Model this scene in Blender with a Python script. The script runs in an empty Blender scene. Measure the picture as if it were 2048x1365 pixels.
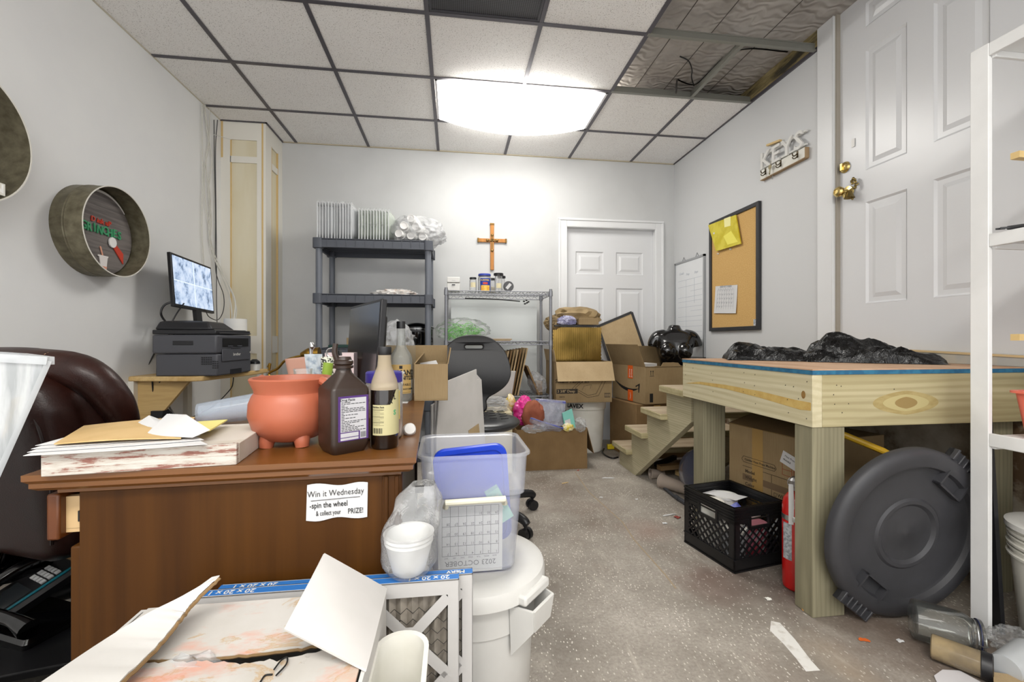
import bpy, bmesh, math, random
from math import pi, sin, cos, radians as R, sqrt, atan2
from mathutils import Vector as V, Matrix, noise
random.seed(7)
S = bpy.context.scene
COL = S.collection
HC, F, U0, V0, YAW = 0.97, 869.0, 1024.0, 679.7, 0.1332
CS, SN = cos(YAW), sin(YAW)
def ray(u, v):
    a, b = (u-U0)/F, (V0-v)/F
    return V((CS*a+SN, CS-SN*a, b))
def PT(u, v, t):
    r = ray(u, v); return V((r.x*t, r.y*t, HC+r.z*t))
def PX(u, v, X):
    return PT(u, v, X/ray(u, v).x)
def PY(u, v, Y):
    return PT(u, v, Y/ray(u, v).y)
def PZ(u, v, Z):
    return PT(u, v, (Z-HC)/ray(u, v).z)
def T(x, y, z): return Matrix.Translation((x, y, z))
def RZ(a): return Matrix.Rotation(a, 4, 'Z')
def RX(a): return Matrix.Rotation(a, 4, 'X')
def RY(a): return Matrix.Rotation(a, 4, 'Y')
def frame(o, x, y):
    x = V(x).normalized(); y = V(y); z = x.cross(y).normalized(); y = z.cross(x)
    m = Matrix((x, y, z)).transposed().to_4x4(); m.translation = V(o); return m

# ------------------------------------------------------------------ materials
def lin(c):
    if isinstance(c, str):
        c = c.lstrip('#'); c = [int(c[i:i+2], 16)/255 for i in (0, 2, 4)]
        c = [x/12.92 if x <= .04045 else ((x+.055)/1.055)**2.4 for x in c]
    return (c[0], c[1], c[2], 1)
MATS = {}
class NT:
    def __init__(s, name):
        s.m = bpy.data.materials.new(name); s.m.use_nodes = True
        s.n = s.m.node_tree.nodes; s.l = s.m.node_tree.links
        s.b = s.n['Principled BSDF']
        s.tc = s.n.new('ShaderNodeTexCoord')
    def node(s, t, **k):
        n = s.n.new('ShaderNode'+t)
        for a, b in k.items(): setattr(n, a, b)
        return n
    def map(s, scale=(1, 1, 1), rot=(0, 0, 0), loc=(0, 0, 0), src='Object'):
        n = s.node('Mapping'); n.inputs['Scale'].default_value = scale; n.inputs['Rotation'].default_value = rot; n.inputs['Location'].default_value = loc
        s.l.new(s.tc.outputs[src], n.inputs[0]); return n.outputs[0]
    def noise(s, vec, scale, detail=3, rough=.55, dist=0):
        n = s.node('TexNoise'); n.inputs['Scale'].default_value = scale; n.inputs['Detail'].default_value = detail
        n.inputs['Roughness'].default_value = rough; n.inputs['Distortion'].default_value = dist
        s.l.new(vec, n.inputs['Vector']); return n.outputs['Fac']
    def ramp(s, fac, stops, interp='LINEAR'):
        n = s.node('ValToRGB'); n.color_ramp.interpolation = interp
        e = n.color_ramp.elements
        while len(e) < len(stops): e.new(.5)
        for x, (p, c) in zip(e, stops): x.position = p; x.color = lin(c)
        s.l.new(fac, n.inputs[0]); return n.outputs[0]
    def mix(s, fac, a, b, mode='MIX'):
        n = s.node('Mix', data_type='RGBA', blend_type=mode)
        for inp, x in ((n.inputs[0], fac), (n.inputs[6], a), (n.inputs[7], b)):
            if hasattr(x, 'links') or hasattr(x, 'is_linked'): s.l.new(x, inp)
            elif isinstance(x, (int, float)): inp.default_value = x
            else: inp.default_value = lin(x)
        return n.outputs[2]
    def bump(s, h, strength=.2, dist=.01):
        n = s.node('Bump'); n.inputs['Strength'].default_value = strength; n.inputs['Distance'].default_value = dist
        s.l.new(h, n.inputs['Height']); s.l.new(n.outputs[0], s.b.inputs['Normal'])
    def col(s, x):
        if isinstance(x, (str, tuple, list)): s.b.inputs['Base Color'].default_value = lin(x)
        else: s.l.new(x, s.b.inputs['Base Color'])
    def set(s, **k):
        for a, b in k.items(): s.b.inputs[a.replace('_', ' ')].default_value = b
        return s
def pm(name, c, rough=.5, metal=0, c2=None, vs=30, vlo=.4, vhi=.6, bump=0, bs=120, alpha=1, stretch=(1, 1, 1), coat=0, trans=0, spec=.5, emis=None, es=1, detail=4):
    if name in MATS: return MATS[name]
    n = NT(name); n.set(Roughness=rough, Metallic=metal, Alpha=alpha)
    n.b.inputs['Specular IOR Level'].default_value = spec
    if coat: n.b.inputs['Coat Weight'].default_value = coat; n.b.inputs['Coat Roughness'].default_value = .08
    if trans: n.b.inputs['Transmission Weight'].default_value = trans
    if c2:
        n.col(n.ramp(n.noise(n.map(stretch), vs, detail), [(vlo, c), (vhi, c2)]))
    else: n.col(c)
    if bump: n.bump(n.noise(n.map(stretch), bs, 3), bump, .004)
    if emis: n.b.inputs['Emission Color'].default_value = lin(emis); n.b.inputs['Emission Strength'].default_value = es
    MATS[name] = n.m; return n.m
def wood(name, c1, c2, c3=None, axis='X', scale=14, long=.06, rough=.55, contrast=(.35, .65), bump=.08, rings=0, fine=1, spec=.5):
    if name in MATS: return MATS[name]
    n = NT(name); n.set(Roughness=rough); n.b.inputs['Specular IOR Level'].default_value = spec
    sc = {'X': (long, 1, 1), 'Y': (1, long, 1), 'Z': (1, 1, long)}[axis]
    v = n.map(sc)
    a = n.noise(v, scale, 5, .6, .4)
    c = n.ramp(a, [(contrast[0], c1), (contrast[1], c2)])
    f = n.noise(n.map(tuple(x*1.0 for x in sc)), scale*6, 2)
    c = n.mix(n.ramp(f, [(.45, (0, 0, 0)), (.75, (.35*fine, .35*fine, .35*fine))]), c, c3 or c1)
    if rings:
        w = n.node('TexWave', wave_type='BANDS', bands_direction={'X': 'Z', 'Y': 'Z', 'Z': 'X'}[axis])
        w.inputs['Scale'].default_value = rings; w.inputs['Distortion'].default_value = 7; w.inputs['Detail'].default_value = 2; w.inputs['Detail Scale'].default_value = .6
        n.l.new(n.map({'X': (.12, .6, 1), 'Y': (.6, .12, 1), 'Z': (1, 1, .12)}[axis]), w.inputs['Vector'])
        c = n.mix(n.ramp(w.outputs['Fac'], [(.35, (0, 0, 0)), (.95, (.38, .38, .38))]), c, c3 or c1)
    n.col(c)
    if bump: n.bump(f, bump, .003)
    MATS[name] = n.m; return n.m

# ------------------------------------------------------------------ geometry
class MB:
    def __init__(s): s.v = []; s.f = []; s.k = []; s.mi = 0; s.M = Matrix.Identity(4)
    def at(s, m): s.M = m; return s
    def mat(s, i): s.mi = i; return s
    def add(s, vs, fs):
        b = len(s.v); M = s.M
        s.v += [M @ V(p) for p in vs]
        flip = M.determinant() < 0
        for f in fs:
            f = tuple(b+i for i in f); s.f.append(f[::-1] if flip else f); s.k.append(s.mi)
        return s
    def box(s, x0, x1, y0, y1, z0, z1):
        x0, x1 = min(x0, x1), max(x0, x1); y0, y1 = min(y0, y1), max(y0, y1); z0, z1 = min(z0, z1), max(z0, z1)
        return s.hexa([(x0, y0, z0), (x1, y0, z0), (x1, y1, z0), (x0, y1, z0), (x0, y0, z1), (x1, y0, z1), (x1, y1, z1), (x0, y1, z1)])
    def hexa(s, p):
        return s.add(p, [(3, 2, 1, 0), (4, 5, 6, 7), (0, 1, 5, 4), (1, 2, 6, 5), (2, 3, 7, 6), (3, 0, 4, 7)])
    def bar(s, p, q, w, h, up=(0, 0, 1)):
        p, q = V(p), V(q); d = (q-p).normalized(); x = d.cross(V(up))
        if x.length < 1e-4: x = d.cross(V((0, 1, 0)))
        x.normalize(); y = x.cross(d)
        a = [p-x*w/2-y*h/2, p+x*w/2-y*h/2, p+x*w/2+y*h/2, p-x*w/2+y*h/2]
        return s.add(a+[c+(q-p) for c in a], [(0, 1, 2, 3), (7, 6, 5, 4), (1, 0, 4, 5), (2, 1, 5, 6), (3, 2, 6, 7), (0, 3, 7, 4)])
    def cyl(s, p, q, r, r2=None, n=20, caps=True):
        return s.tube([p, q], [r, r if r2 is None else r2], n, caps, False)
    def tube(s, pts, r, n=8, caps=True, smooth=True, sub=6):
        pts = [V(p) for p in pts]
        if not isinstance(r, (list, tuple)): r = [r]*len(pts)
        if smooth and len(pts) > 2:
            o, ro = [], []
            P = [pts[0]*2-pts[1]]+pts+[pts[-1]*2-pts[-2]]
            for i in range(1, len(P)-2):
                for j in range(sub):
                    t = j/sub; a, b, c, d = P[i-1:i+3]
                    o.append(.5*((2*b)+(c-a)*t+(2*a-5*b+4*c-d)*t*t+(3*b-a-3*c+d)*t**3)); ro.append(r[i-1]*(1-t)+r[i]*t)
            o.append(pts[-1]); ro.append(r[-1]); pts, r = o, ro
        vs, fs, m = [], [], len(pts)
        d0 = (pts[1]-pts[0]).normalized(); x = d0.cross(V((0, 0, 1)))
        if x.length < .01: x = d0.cross(V((0, 1, 0)))
        x.normalize()
        for i, p in enumerate(pts):
            d = (pts[min(i+1, m-1)]-pts[max(i-1, 0)]).normalized()
            x = (x-d*x.dot(d)).normalized(); y = d.cross(x)
            for k in range(n):
                a = 2*pi*k/n; vs.append(p+(x*cos(a)+y*sin(a))*r[i])
        for i in range(m-1):
            for k in range(n):
                k2 = (k+1) % n; fs.append((i*n+k, i*n+k2, (i+1)*n+k2, (i+1)*n+k))
        if caps: fs.append(tuple(range(n))[::-1]); fs.append(tuple((m-1)*n+k for k in range(n)))
        return s.add(vs, fs)
    def lathe(s, prof, n=32, a0=0, a1=2*pi):
        full = abs(a1-a0-2*pi) < 1e-6; m = n if full else n+1
        vs = [(r*cos(a0+(a1-a0)*k/n), r*sin(a0+(a1-a0)*k/n), z) for r, z in prof for k in range(m)]; fs = []
        for i in range(len(prof)-1):
            for k in range(n):
                k2 = (k+1) % m
                q = (i*m+k, i*m+k2, (i+1)*m+k2, (i+1)*m+k)
                if prof[i][0] < 1e-7: q = (q[0], q[2], q[3])
                elif prof[i+1][0] < 1e-7: q = (q[0], q[1], q[2])
                fs.append(q)
        return s.add(vs, fs)
    def loft(s, secs, n=6, cap0=True, cap1=True):
        """secs: (z, hx, hy, r[, cx, cy]) rounded rectangles"""
        vs, fs = [], []; m = 4*n
        for q in secs:
            z, hx, hy, r = q[:4]; cx, cy = (q[4], q[5]) if len(q) > 4 else (0, 0)
            r = min(r, hx, hy)
            for c, (sx, sy) in enumerate(((1, 1), (-1, 1), (-1, -1), (1, -1))):
                for k in range(n):
                    a = pi/2*c+pi/2*k/(n-1)
                    vs.append((cx+sx*(hx-r)+r*cos(a), cy+sy*(hy-r)+r*sin(a), z))
        for i in range(len(secs)-1):
            for k in range(m):
                k2 = (k+1) % m; fs.append((i*m+k, i*m+k2, (i+1)*m+k2, (i+1)*m+k))
        if cap0: fs.append(tuple(range(m))[::-1])
        if cap1: fs.append(tuple((len(secs)-1)*m+k for k in range(m)))
        return s.add(vs, fs)
    def prism(s, poly, z0, z1):
        n = len(poly); vs = [(x, y, z0) for x, y in poly]+[(x, y, z1) for x, y in poly]
        return s.add(vs, [tuple(range(n))[::-1], tuple(range(n, 2*n))]+[(i, (i+1) % n, n+(i+1) % n, n+i) for i in range(n)])
    def sheet(s, fn, nu, nv, th=0.0):
        g = [[V(fn(i/nu, j/nv)) for j in range(nv+1)] for i in range(nu+1)]
        vs = [p for r in g for p in r]; w = nv+1
        fs = [(i*w+j, (i+1)*w+j, (i+1)*w+j+1, i*w+j+1) for i in range(nu) for j in range(nv)]
        if th:
            nr = []
            for i in range(nu+1):
                for j in range(nv+1):
                    a = g[min(i+1, nu)][j]-g[max(i-1, 0)][j]; b = g[i][min(j+1, nv)]-g[i][max(j-1, 0)]
                    nr.append(a.cross(b).normalized())
            N = len(vs); vs = [p+q*th/2 for p, q in zip(vs, nr)]+[p-q*th/2 for p, q in zip(vs, nr)]
            fs += [tuple(N+i for i in f[::-1]) for f in fs]
            for i in range(nu):
                fs.append((i*w, N+i*w, N+(i+1)*w, (i+1)*w)); fs.append((i*w+nv, (i+1)*w+nv, N+(i+1)*w+nv, N+i*w+nv))
            for j in range(nv):
                fs.append((j, j+1, N+j+1, N+j)); k = nu*w; fs.append((k+j, N+k+j, N+k+j+1, k+j+1))
        return s.add(vs, fs)
    def quad(s, a, b, c, d, th=.003, nu=1, nv=1):
        a, b, c, d = map(V, (a, b, c, d))
        return s.sheet(lambda u, v: (a*(1-u)+b*u)*(1-v)+(d*(1-u)+c*u)*v, nu, nv, th)
    def blob(s, c, rad, seed=0, amp=.15, freq=3, sub=4, zmin=None, ridge=True, fn=None):
        bm = bmesh.new(); bmesh.ops.create_icosphere(bm, subdivisions=sub, radius=1)
        vs = []
        for v in bm.verts:
            p = v.co.normalized(); q = p*freq+V((seed*3.1, seed*1.7, seed*.9))
            a = noise.noise(q)*.6+noise.noise(q*2.3)*.35
            if ridge: a += .5-abs(noise.noise(q*1.6))*1.6+ (0.2-abs(noise.noise(q*3.7))*.7)
            k = 1+amp*a; w = V((p.x*rad[0]*k, p.y*rad[1]*k, p.z*rad[2]*k))
            if fn: w = fn(w)
            w += V(c)
            if zmin is not None and w.z < zmin: w.z = zmin+abs(noise.noise(q*4))*.002
            vs.append(w)
        fs = [tuple(v.index for v in f.verts) for f in bm.faces]; bm.free()
        return s.add(vs, fs)
    def mesh(s, me):
        return s.add([v.co.copy() for v in me.vertices], [tuple(p.vertices) for p in me.polygons])
    def _curve(s, cu):
        o = bpy.data.objects.new('tmp', cu); COL.objects.link(o)
        dg = bpy.context.evaluated_depsgraph_get(); me = bpy.data.meshes.new_from_object(o.evaluated_get(dg))
        bpy.data.objects.remove(o); s.mesh(me); bpy.data.meshes.remove(me); bpy.data.curves.remove(cu); return s
    def text(s, txt, size, m, ext=.0003, align='CENTER', sx=1, shear=0, bold=0, cyl=None):
        cu = bpy.data.curves.new('t', 'FONT'); cu.body = txt; cu.size = size; cu.extrude = ext; cu.align_x = align; cu.align_y = 'CENTER'
        cu.resolution_u = 2; cu.shear = shear; cu.offset = bold*size; cu.fill_mode = 'BOTH'
        t = MB(); t._curve(cu)
        if cyl: # wrap about local Z of m at radius cyl, facing -Y
            t.v = [V(((cyl+p.z)*sin(p.x*sx/cyl), -(cyl+p.z)*cos(p.x*sx/cyl), p.y)) for p in t.v]
        else: t.v = [V((p.x*sx, p.y, p.z)) for p in t.v]
        M = s.M; s.M = M @ m; s.add(t.v, t.f); s.M = M; return s
    def shape(s, loops, depth, m=None, bev=0):
        cu = bpy.data.curves.new('c', 'CURVE'); cu.dimensions = '2D'; cu.fill_mode = 'BOTH'; cu.extrude = max(depth/2-bev, 0); cu.bevel_depth = bev; cu.bevel_resolution = 2
        for lp in loops:
            sp = cu.splines.new('POLY'); sp.points.add(len(lp)-1); sp.use_cyclic_u = True
            for a, b in zip(sp.points, lp): a.co = (b[0], b[1], 0, 1)
        M = s.M
        if m is not None: s.M = M @ m
        s._curve(cu); s.M = M; return s
    def obj(s, name, mats, parent=None, world=False, sharp=35, bevel=0, seg=2, sub=0, loc=None, rz=0, extra=None):
        inv = None
        if world and parent is not None:
            m = Matrix.Identity(4); q = parent
            while q is not None: m = (T(*q.location) @ RZ(q.rotation_euler.z)) @ m; q = q.parent
            inv = m.inverted()
        vs = s.v
        if inv is not None: vs = [inv @ p for p in vs]
        if loc == 'auto':
            lo = [min(p[i] for p in vs) for i in range(3)]; hi = [max(p[i] for p in vs) for i in range(3)]
            loc = V(((lo[0]+hi[0])/2, (lo[1]+hi[1])/2, lo[2])); vs = [p-loc for p in vs]
        me = bpy.data.meshes.new(name); me.from_pydata([tuple(p) for p in vs], [], s.f)
        if not isinstance(mats, (list, tuple)): mats = [mats]
        for m in mats: me.materials.append(m)
        if len(mats) > 1:
            for p, k in zip(me.polygons, s.k): p.material_index = k
        me.validate()
        if sharp is not None: me.shade_smooth(); me.set_sharp_from_angle(angle=R(sharp))
        o = bpy.data.objects.new(name, me); COL.objects.link(o); o.parent = parent
        if loc is not None: o.location = loc
        o.rotation_euler.z = rz
        if bevel:
            b = o.modifiers.new('Bevel', 'BEVEL'); b.width = bevel; b.segments = seg; b.limit_method = 'ANGLE'; b.angle_limit = R(40); b.harden_normals = False
        if sub:
            b = o.modifiers.new('Sub', 'SUBSURF'); b.levels = sub; b.render_levels = sub
        if extra: extra(o)
        return o
def tag(o, label, cat, group=None, kind=None):
    if label: o['label'] = label
    if cat: o['category'] = cat
    if group: o['group'] = group
    if kind: o['kind'] = kind
    return o
def thing(name, label, cat, loc=(0, 0, 0), rz=0, group=None):
    o = bpy.data.objects.new(name, None); COL.objects.link(o); o.empty_display_size = .05
    o.location = loc; o.rotation_euler = (0, 0, rz)
    o.matrix_basis = T(*loc) @ RZ(rz)
    return tag(o, label, cat, group)
def solo(mb, name, mats, label, cat, group=None, **k):
    k.setdefault('loc', 'auto')
    return tag(mb.obj(name, mats, None, **k), label, cat, group)
def struct(mb, name, mats, **k):
    return tag(mb.obj(name, mats, **k), None, None, None, 'structure')
def dup(o, label=None, group=None, loc=None, rz=None):
    c = o.copy(); COL.objects.link(c)
    for ch in list(o.children):
        d = ch.copy(); COL.objects.link(d); d.parent = c
        for g in list(ch.children):
            e = g.copy(); COL.objects.link(e); e.parent = d
    if label: c['label'] = label
    if group: c['group'] = group
    if loc is not None: c.location = loc
    if rz is not None: c.rotation_euler.z = rz
    return c

# ------------------------------------------------------------------ shared materials
M_white = pm('white_plastic', '#d8d7d3', .4)
M_offw = pm('offwhite_plastic', '#d9d7cd', .45, c2='#e2e0d8', vs=8)
M_black = pm('black_plastic', '#17171a', .4)
M_blackg = pm('black_gloss', '#08080a', .12, coat=.6)
M_dark = pm('dark_grey_plastic', '#3a3c42', .5, bump=.05, bs=400)
M_metal = pm('bare_metal', '#b8b8b8', .3, 1)
M_ink = pm('black_ink', '#101010', .7)
M_paper = pm('white_paper', '#d3d3d3', .8)
M_brass = pm('brass', '#d8bf7c', .25, 1)
def cardm(name, a, b, edge=False):
    if name in MATS: return MATS[name]
    n = NT(name); n.set(Roughness=.85); n.b.inputs['Specular IOR Level'].default_value = .2
    c = n.ramp(n.noise(n.map((1, 1, 1)), 6, 4), [(.35, a), (.65, b)])
    f = n.noise(n.map((1, 1, .05)), 260, 2)
    c = n.mix(n.ramp(f, [(.4, (0, 0, 0)), (.7, (.12, .12, .12))]), c, '#6b4a26')
    n.col(c); n.bump(f, .06, .002); MATS[name] = n.m; return n.m
M_card = cardm('cardboard', '#8f7a5a', '#9c8765')
M_card2 = cardm('cardboard_pale', '#ad9774', '#b8a27f')
M_card3 = cardm('cardboard_dark', '#7a6243', '#866d4c')
M_wcard = pm('white_cardboard', '#c5c3bf', .75, c2='#cecbc8', vs=5)
def see(name, c, body=.1, rough=.05, gloss=1.0, tint='#ffffff', bump=0, bs=50, c2=None, vs=10, stretch=(1, 1, 1)):
    """thin see-through sheet: transparent + some milky body + fresnel gloss"""
    if name in MATS: return MATS[name]
    n = NT(name); n.set(Roughness=.6); n.b.inputs['Specular IOR Level'].default_value = 0
    if c2: n.col(n.ramp(n.noise(n.map(stretch), vs, 4), [(.4, c), (.6, c2)]))
    else: n.col(c)
    tr = n.node('BsdfTransparent'); tr.inputs[0].default_value = lin(tint)
    gl = n.node('BsdfGlossy'); gl.inputs['Roughness'].default_value = rough
    lw = n.node('LayerWeight'); lw.inputs[0].default_value = .25
    mu = n.node('Math', operation='MULTIPLY'); mu.inputs[1].default_value = gloss*.6; n.l.new(lw.outputs['Fresnel'], mu.inputs[0])
    m1 = n.node('MixShader'); m1.inputs[0].default_value = body; n.l.new(tr.outputs[0], m1.inputs[1]); n.l.new(n.b.outputs[0], m1.inputs[2])
    m2 = n.node('MixShader'); n.l.new(mu.outputs[0], m2.inputs[0]); n.l.new(m1.outputs[0], m2.inputs[1]); n.l.new(gl.outputs[0], m2.inputs[2])
    if bump:
        bp = n.node('Bump'); bp.inputs['Strength'].default_value = bump; bp.inputs['Distance'].default_value = .006
        n.l.new(n.noise(n.map(), bs, 4, .6, .4), bp.inputs['Height'])
        for x in (n.b, gl, lw): n.l.new(bp.outputs[0], x.inputs['Normal'])
    n.l.new(m2.outputs[0], n.n['Material Output'].inputs[0]); MATS[name] = n.m; return n.m
M_film = see('clear_film', '#eef1f3', .10, .12, .9, bump=.6, bs=45)
M_film2 = see('milky_film', '#eceef0', .26, .15, .9, bump=.7, bs=40)
M_glass = see('clear_glass', '#e6eae8', .03, .02, 1.3, '#fbfcfb')
M_clear = see('clear_plastic', '#e6e8e8', .12, .08, .8)
M_frost = see('frosted_plastic', '#dfe3e6', .42, .3, .5)
def galv(name, c): return pm(name, c, .45, .6)
# ================================================================== ROOM
XL, XR, YB, ZC, ZP = -1.81, 2.14, 4.01, 2.689, 2.80
YF = -1.8
# camera
cam = bpy.data.cameras.new('camera'); co = bpy.data.objects.new('camera', cam); COL.objects.link(co)
co.location = (0, 0, HC); co.rotation_euler = (pi/2, 0, -YAW)
cam.sensor_width = 36; cam.lens = F/2048*36; cam.shift_y = -2.8/2048; cam.clip_start = .02
S.camera = co
w = bpy.data.worlds.new('world'); S.world = w; w.use_nodes = True
w.node_tree.nodes['Background'].inputs[0].default_value = (1.0, 1.0, 1.0, 1); w.node_tree.nodes['Background'].inputs[1].default_value = .85
vs_ = S.view_settings; vs_.view_transform = 'Standard'; vs_.look = 'None'; vs_.gamma = 1; vs_.use_curve_mapping = False; vs_.exposure = 1.52
S.cycles.use_denoising = True; S.cycles.transparent_max_bounces = 40; S.cycles.max_bounces = 9; S.cycles.diffuse_bounces = 5
S.cycles.caustics_reflective = False; S.cycles.caustics_refractive = False; S.cycles.sample_clamp_indirect = 6

# wall paint
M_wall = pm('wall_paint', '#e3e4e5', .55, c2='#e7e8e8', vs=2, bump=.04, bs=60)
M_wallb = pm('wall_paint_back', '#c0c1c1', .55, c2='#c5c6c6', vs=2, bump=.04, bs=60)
M_trim = pm('white_trim', '#dbdcdd', .35)
M_door = pm('door_paint', '#d6d7d9', .3)

# floor: worn speckled concrete
n = NT('worn_speckled_floor'); n.set(Roughness=.62)
base = n.ramp(n.noise(n.map(), 2.2, 6, .6), [(.32, '#7b7369'), (.5, '#9d968c'), (.68, '#b9b2a8')])
base = n.mix(n.ramp(n.noise(n.map((1, 1, 1), loc=(3, 1, 0)), 1.5, 5, .65), [(.52, (0, 0, 0)), (.7, (.55, .55, .55))]), base, '#8a786c')
fine = n.noise(n.map(), 90, 4, .7)
base = n.mix(n.ramp(fine, [(.35, (.5, .5, .5)), (.6, (0, 0, 0))]), base, '#776e66')
vor = n.node('TexVoronoi'); vor.inputs['Scale'].default_value = 118; vor.inputs['Randomness'].default_value = 1
n.l.new(n.map((1, .55, 1), rot=(0, 0, .4)), vor.inputs['Vector'])
sp = n.ramp(vor.outputs['Distance'], [(.20, (1, 1, 1)), (.29, (0, 0, 0))])
dens = n.ramp(n.noise(n.map(loc=(7, 0, 0)), 3.5, 4), [(.34, (.15, .15, .15)), (.6, (1, 1, 1))])
rnd = n.node('SeparateColor'); n.l.new(vor.outputs['Color'], rnd.inputs[0])
pick = n.ramp(rnd.outputs[0], [(.45, (0, 0, 0)), (.5, (1, 1, 1))])
msk = n.mix(1.0, n.mix(1.0, sp, dens, 'MULTIPLY'), pick, 'MULTIPLY')
base = n.mix(msk, base, '#e3ddd3')
# a pale diagonal scuff streak family and a reddish stain by the crate (marks with their own place)
strk = n.ramp(n.noise(n.map((3, .8, 1), rot=(0, 0, -.3)), 3, 7, .78, .5), [(.57, (0, 0, 0)), (.72, (.55, .55, .55))])
base = n.mix(strk, base, '#cdc4b8')
def spot(nt, base, x, y, r0, r1, colr, k, sx=1):
    mp = nt.map((1/sx, 1, 1), loc=(-x/sx, -y, 0)); ln = nt.node('VectorMath', operation='LENGTH'); nt.l.new(mp, ln.inputs[0])
    no = nt.noise(nt.map(), 7, 4); ma = nt.node('Math', operation='MULTIPLY_ADD'); ma.inputs[1].default_value = r1*1.3
    nt.l.new(no, ma.inputs[0]); nt.l.new(ln.outputs['Value'], ma.inputs[2])
    q = nt.ramp(ma.outputs[0], [(r0+.5*r1, (k, k, k)), (r1+.65*r1, (0, 0, 0))])
    return nt.mix(q, base, colr)
base = spot(n, base, 1.02, 1.62, .0, .2, '#6d4a42', .5)
base = spot(n, base, .98, 2.1, .0, .17, '#8a6456', .5)
base = spot(n, base, 1.35, 1.55, .05, .32, '#43332d', .8)
base = spot(n, base, 1.5, 1.2, .05, .4, '#5a4436', .8)
base = spot(n, base, 1.15, 1.15, .0, .18, '#a8957f', .5, .5)
n.col(base); n.bump(n.noise(n.map(), 45, 5, .7), .18, .004); M_floor = n.m
fl = struct(MB().box(XL-.05, XR+.1, YF, YB+.1, -.05, 0), 'floor', M_floor)
# floor crack line, white paint patch: marks of the floor
m = MB()
crk = [PZ(1150, 945, 0), PZ(1178, 985, 0), PZ(1245, 1045, 0), PZ(1268, 1080, 0), PZ(1330, 1150, 0), PZ(1352, 1178, 0)]
for a, b in zip(crk, crk[1:]): m.bar((a.x, a.y, .0004), (b.x, b.y, .0004), .007, .0012)
m.obj('floor_crack', pm('crack_dust', '#a3937c', .9), fl)
m = MB(); c = [PZ(u, v, 0) for u, v in ((1542, 1243), (1560, 1247), (1590, 1280), (1622, 1322), (1640, 1342), (1612, 1344), (1592, 1318), (1568, 1290), (1540, 1262))]
m.prism([(p.x, p.y) for p in c][::-1], .0001, .0009)
m.obj('paint_stain', pm('white_floor_paint', '#dcdad5', .7, c2='#b9b2a8', vs=30, vlo=.5, vhi=.75), fl)

# walls
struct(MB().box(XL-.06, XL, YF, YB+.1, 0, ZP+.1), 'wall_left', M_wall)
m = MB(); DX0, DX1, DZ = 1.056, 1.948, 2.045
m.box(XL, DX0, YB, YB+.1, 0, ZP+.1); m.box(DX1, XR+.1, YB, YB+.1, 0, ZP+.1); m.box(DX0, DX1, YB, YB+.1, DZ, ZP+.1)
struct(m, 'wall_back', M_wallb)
RY0, RY1, RZ0 = 1.315, 2.195, .885
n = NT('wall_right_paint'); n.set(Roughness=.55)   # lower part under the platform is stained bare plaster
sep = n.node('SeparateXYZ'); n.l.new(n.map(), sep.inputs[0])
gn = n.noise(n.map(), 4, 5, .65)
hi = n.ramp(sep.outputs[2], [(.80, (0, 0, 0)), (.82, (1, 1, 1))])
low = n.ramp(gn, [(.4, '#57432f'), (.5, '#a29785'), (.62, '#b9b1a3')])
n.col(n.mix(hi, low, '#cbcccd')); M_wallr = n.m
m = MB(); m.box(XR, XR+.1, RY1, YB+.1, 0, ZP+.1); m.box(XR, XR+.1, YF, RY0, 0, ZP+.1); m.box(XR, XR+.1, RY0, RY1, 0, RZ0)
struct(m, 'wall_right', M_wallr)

# ceiling tiles in a grid
n = NT('fissured_ceiling_tile'); n.set(Roughness=.9)
fz = n.noise(n.map((1, 1, 1)), 190, 2, .5, .8)
n.col(n.mix(n.ramp(fz, [(.34, (.7, .7, .7)), (.40, (0, 0, 0))]), n.ramp(n.noise(n.map(), 3, 3), [(.3, '#f2f0ee'), (.7, '#f6f5f3')]), '#8d8782'))
n.bump(fz, .25, .003); M_tile = n.m
M_grid = pm('ceiling_grid_metal', '#57545a', .35, .35)
M_galv = galv('galvanised_bar', '#8f8f88')
cx = [XL]+[-1.970+.61*i for i in range(1, 7)]+[XR]
cy = [YB-.5525*1-.5525*0] ; cy = [4.01, 3.456, 2.889, 2.32, 1.75, 1.18, .61, .04, -.53, -1.1, YF]
m = MB(); ceil = None
gr = MB(); gz0, gz1 = ZC-.004, ZC
ceil = struct(gr.box(XL, XR, YB-.012, YB, ZC-.006, ZC+.03), 'ceiling', pm('cream_wall_angle', '#b7ac94', .6))
for i in range(7):
    for j in range(10):
        x0, x1, y1, y0 = cx[i], cx[i+1], cy[j], cy[j+1]
        if i >= 5 and 2 <= j <= 4: continue           # tiles taken out
        if i in (3, 4) and j in (1, 8): continue
        if i in (1, 2) and j == 8: continue      # light fixtures, the rear ones added
        if i == 3 and j == 3: continue                # vent
        MB().box(x0+.003, x1-.003, y0+.003, y1-.003, ZC+.001, ZC+.014).obj('ceiling_tile', M_tile, ceil)
def gbar(p, q, mat=M_grid, web=True, w=.024):
    b = MB(); p, q = V(p), V(q)
    b.bar(p-V((0, 0, .002)), q-V((0, 0, .002)), w, .004)
    if web: b.bar(p+V((0, 0, .018)), q+V((0, 0, .018)), .003, .036); b.bar(p+V((0, 0, .037)), q+V((0, 0, .037)), .008, .006)
    b.obj('grid_bar', mat, ceil, sharp=None)
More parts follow.
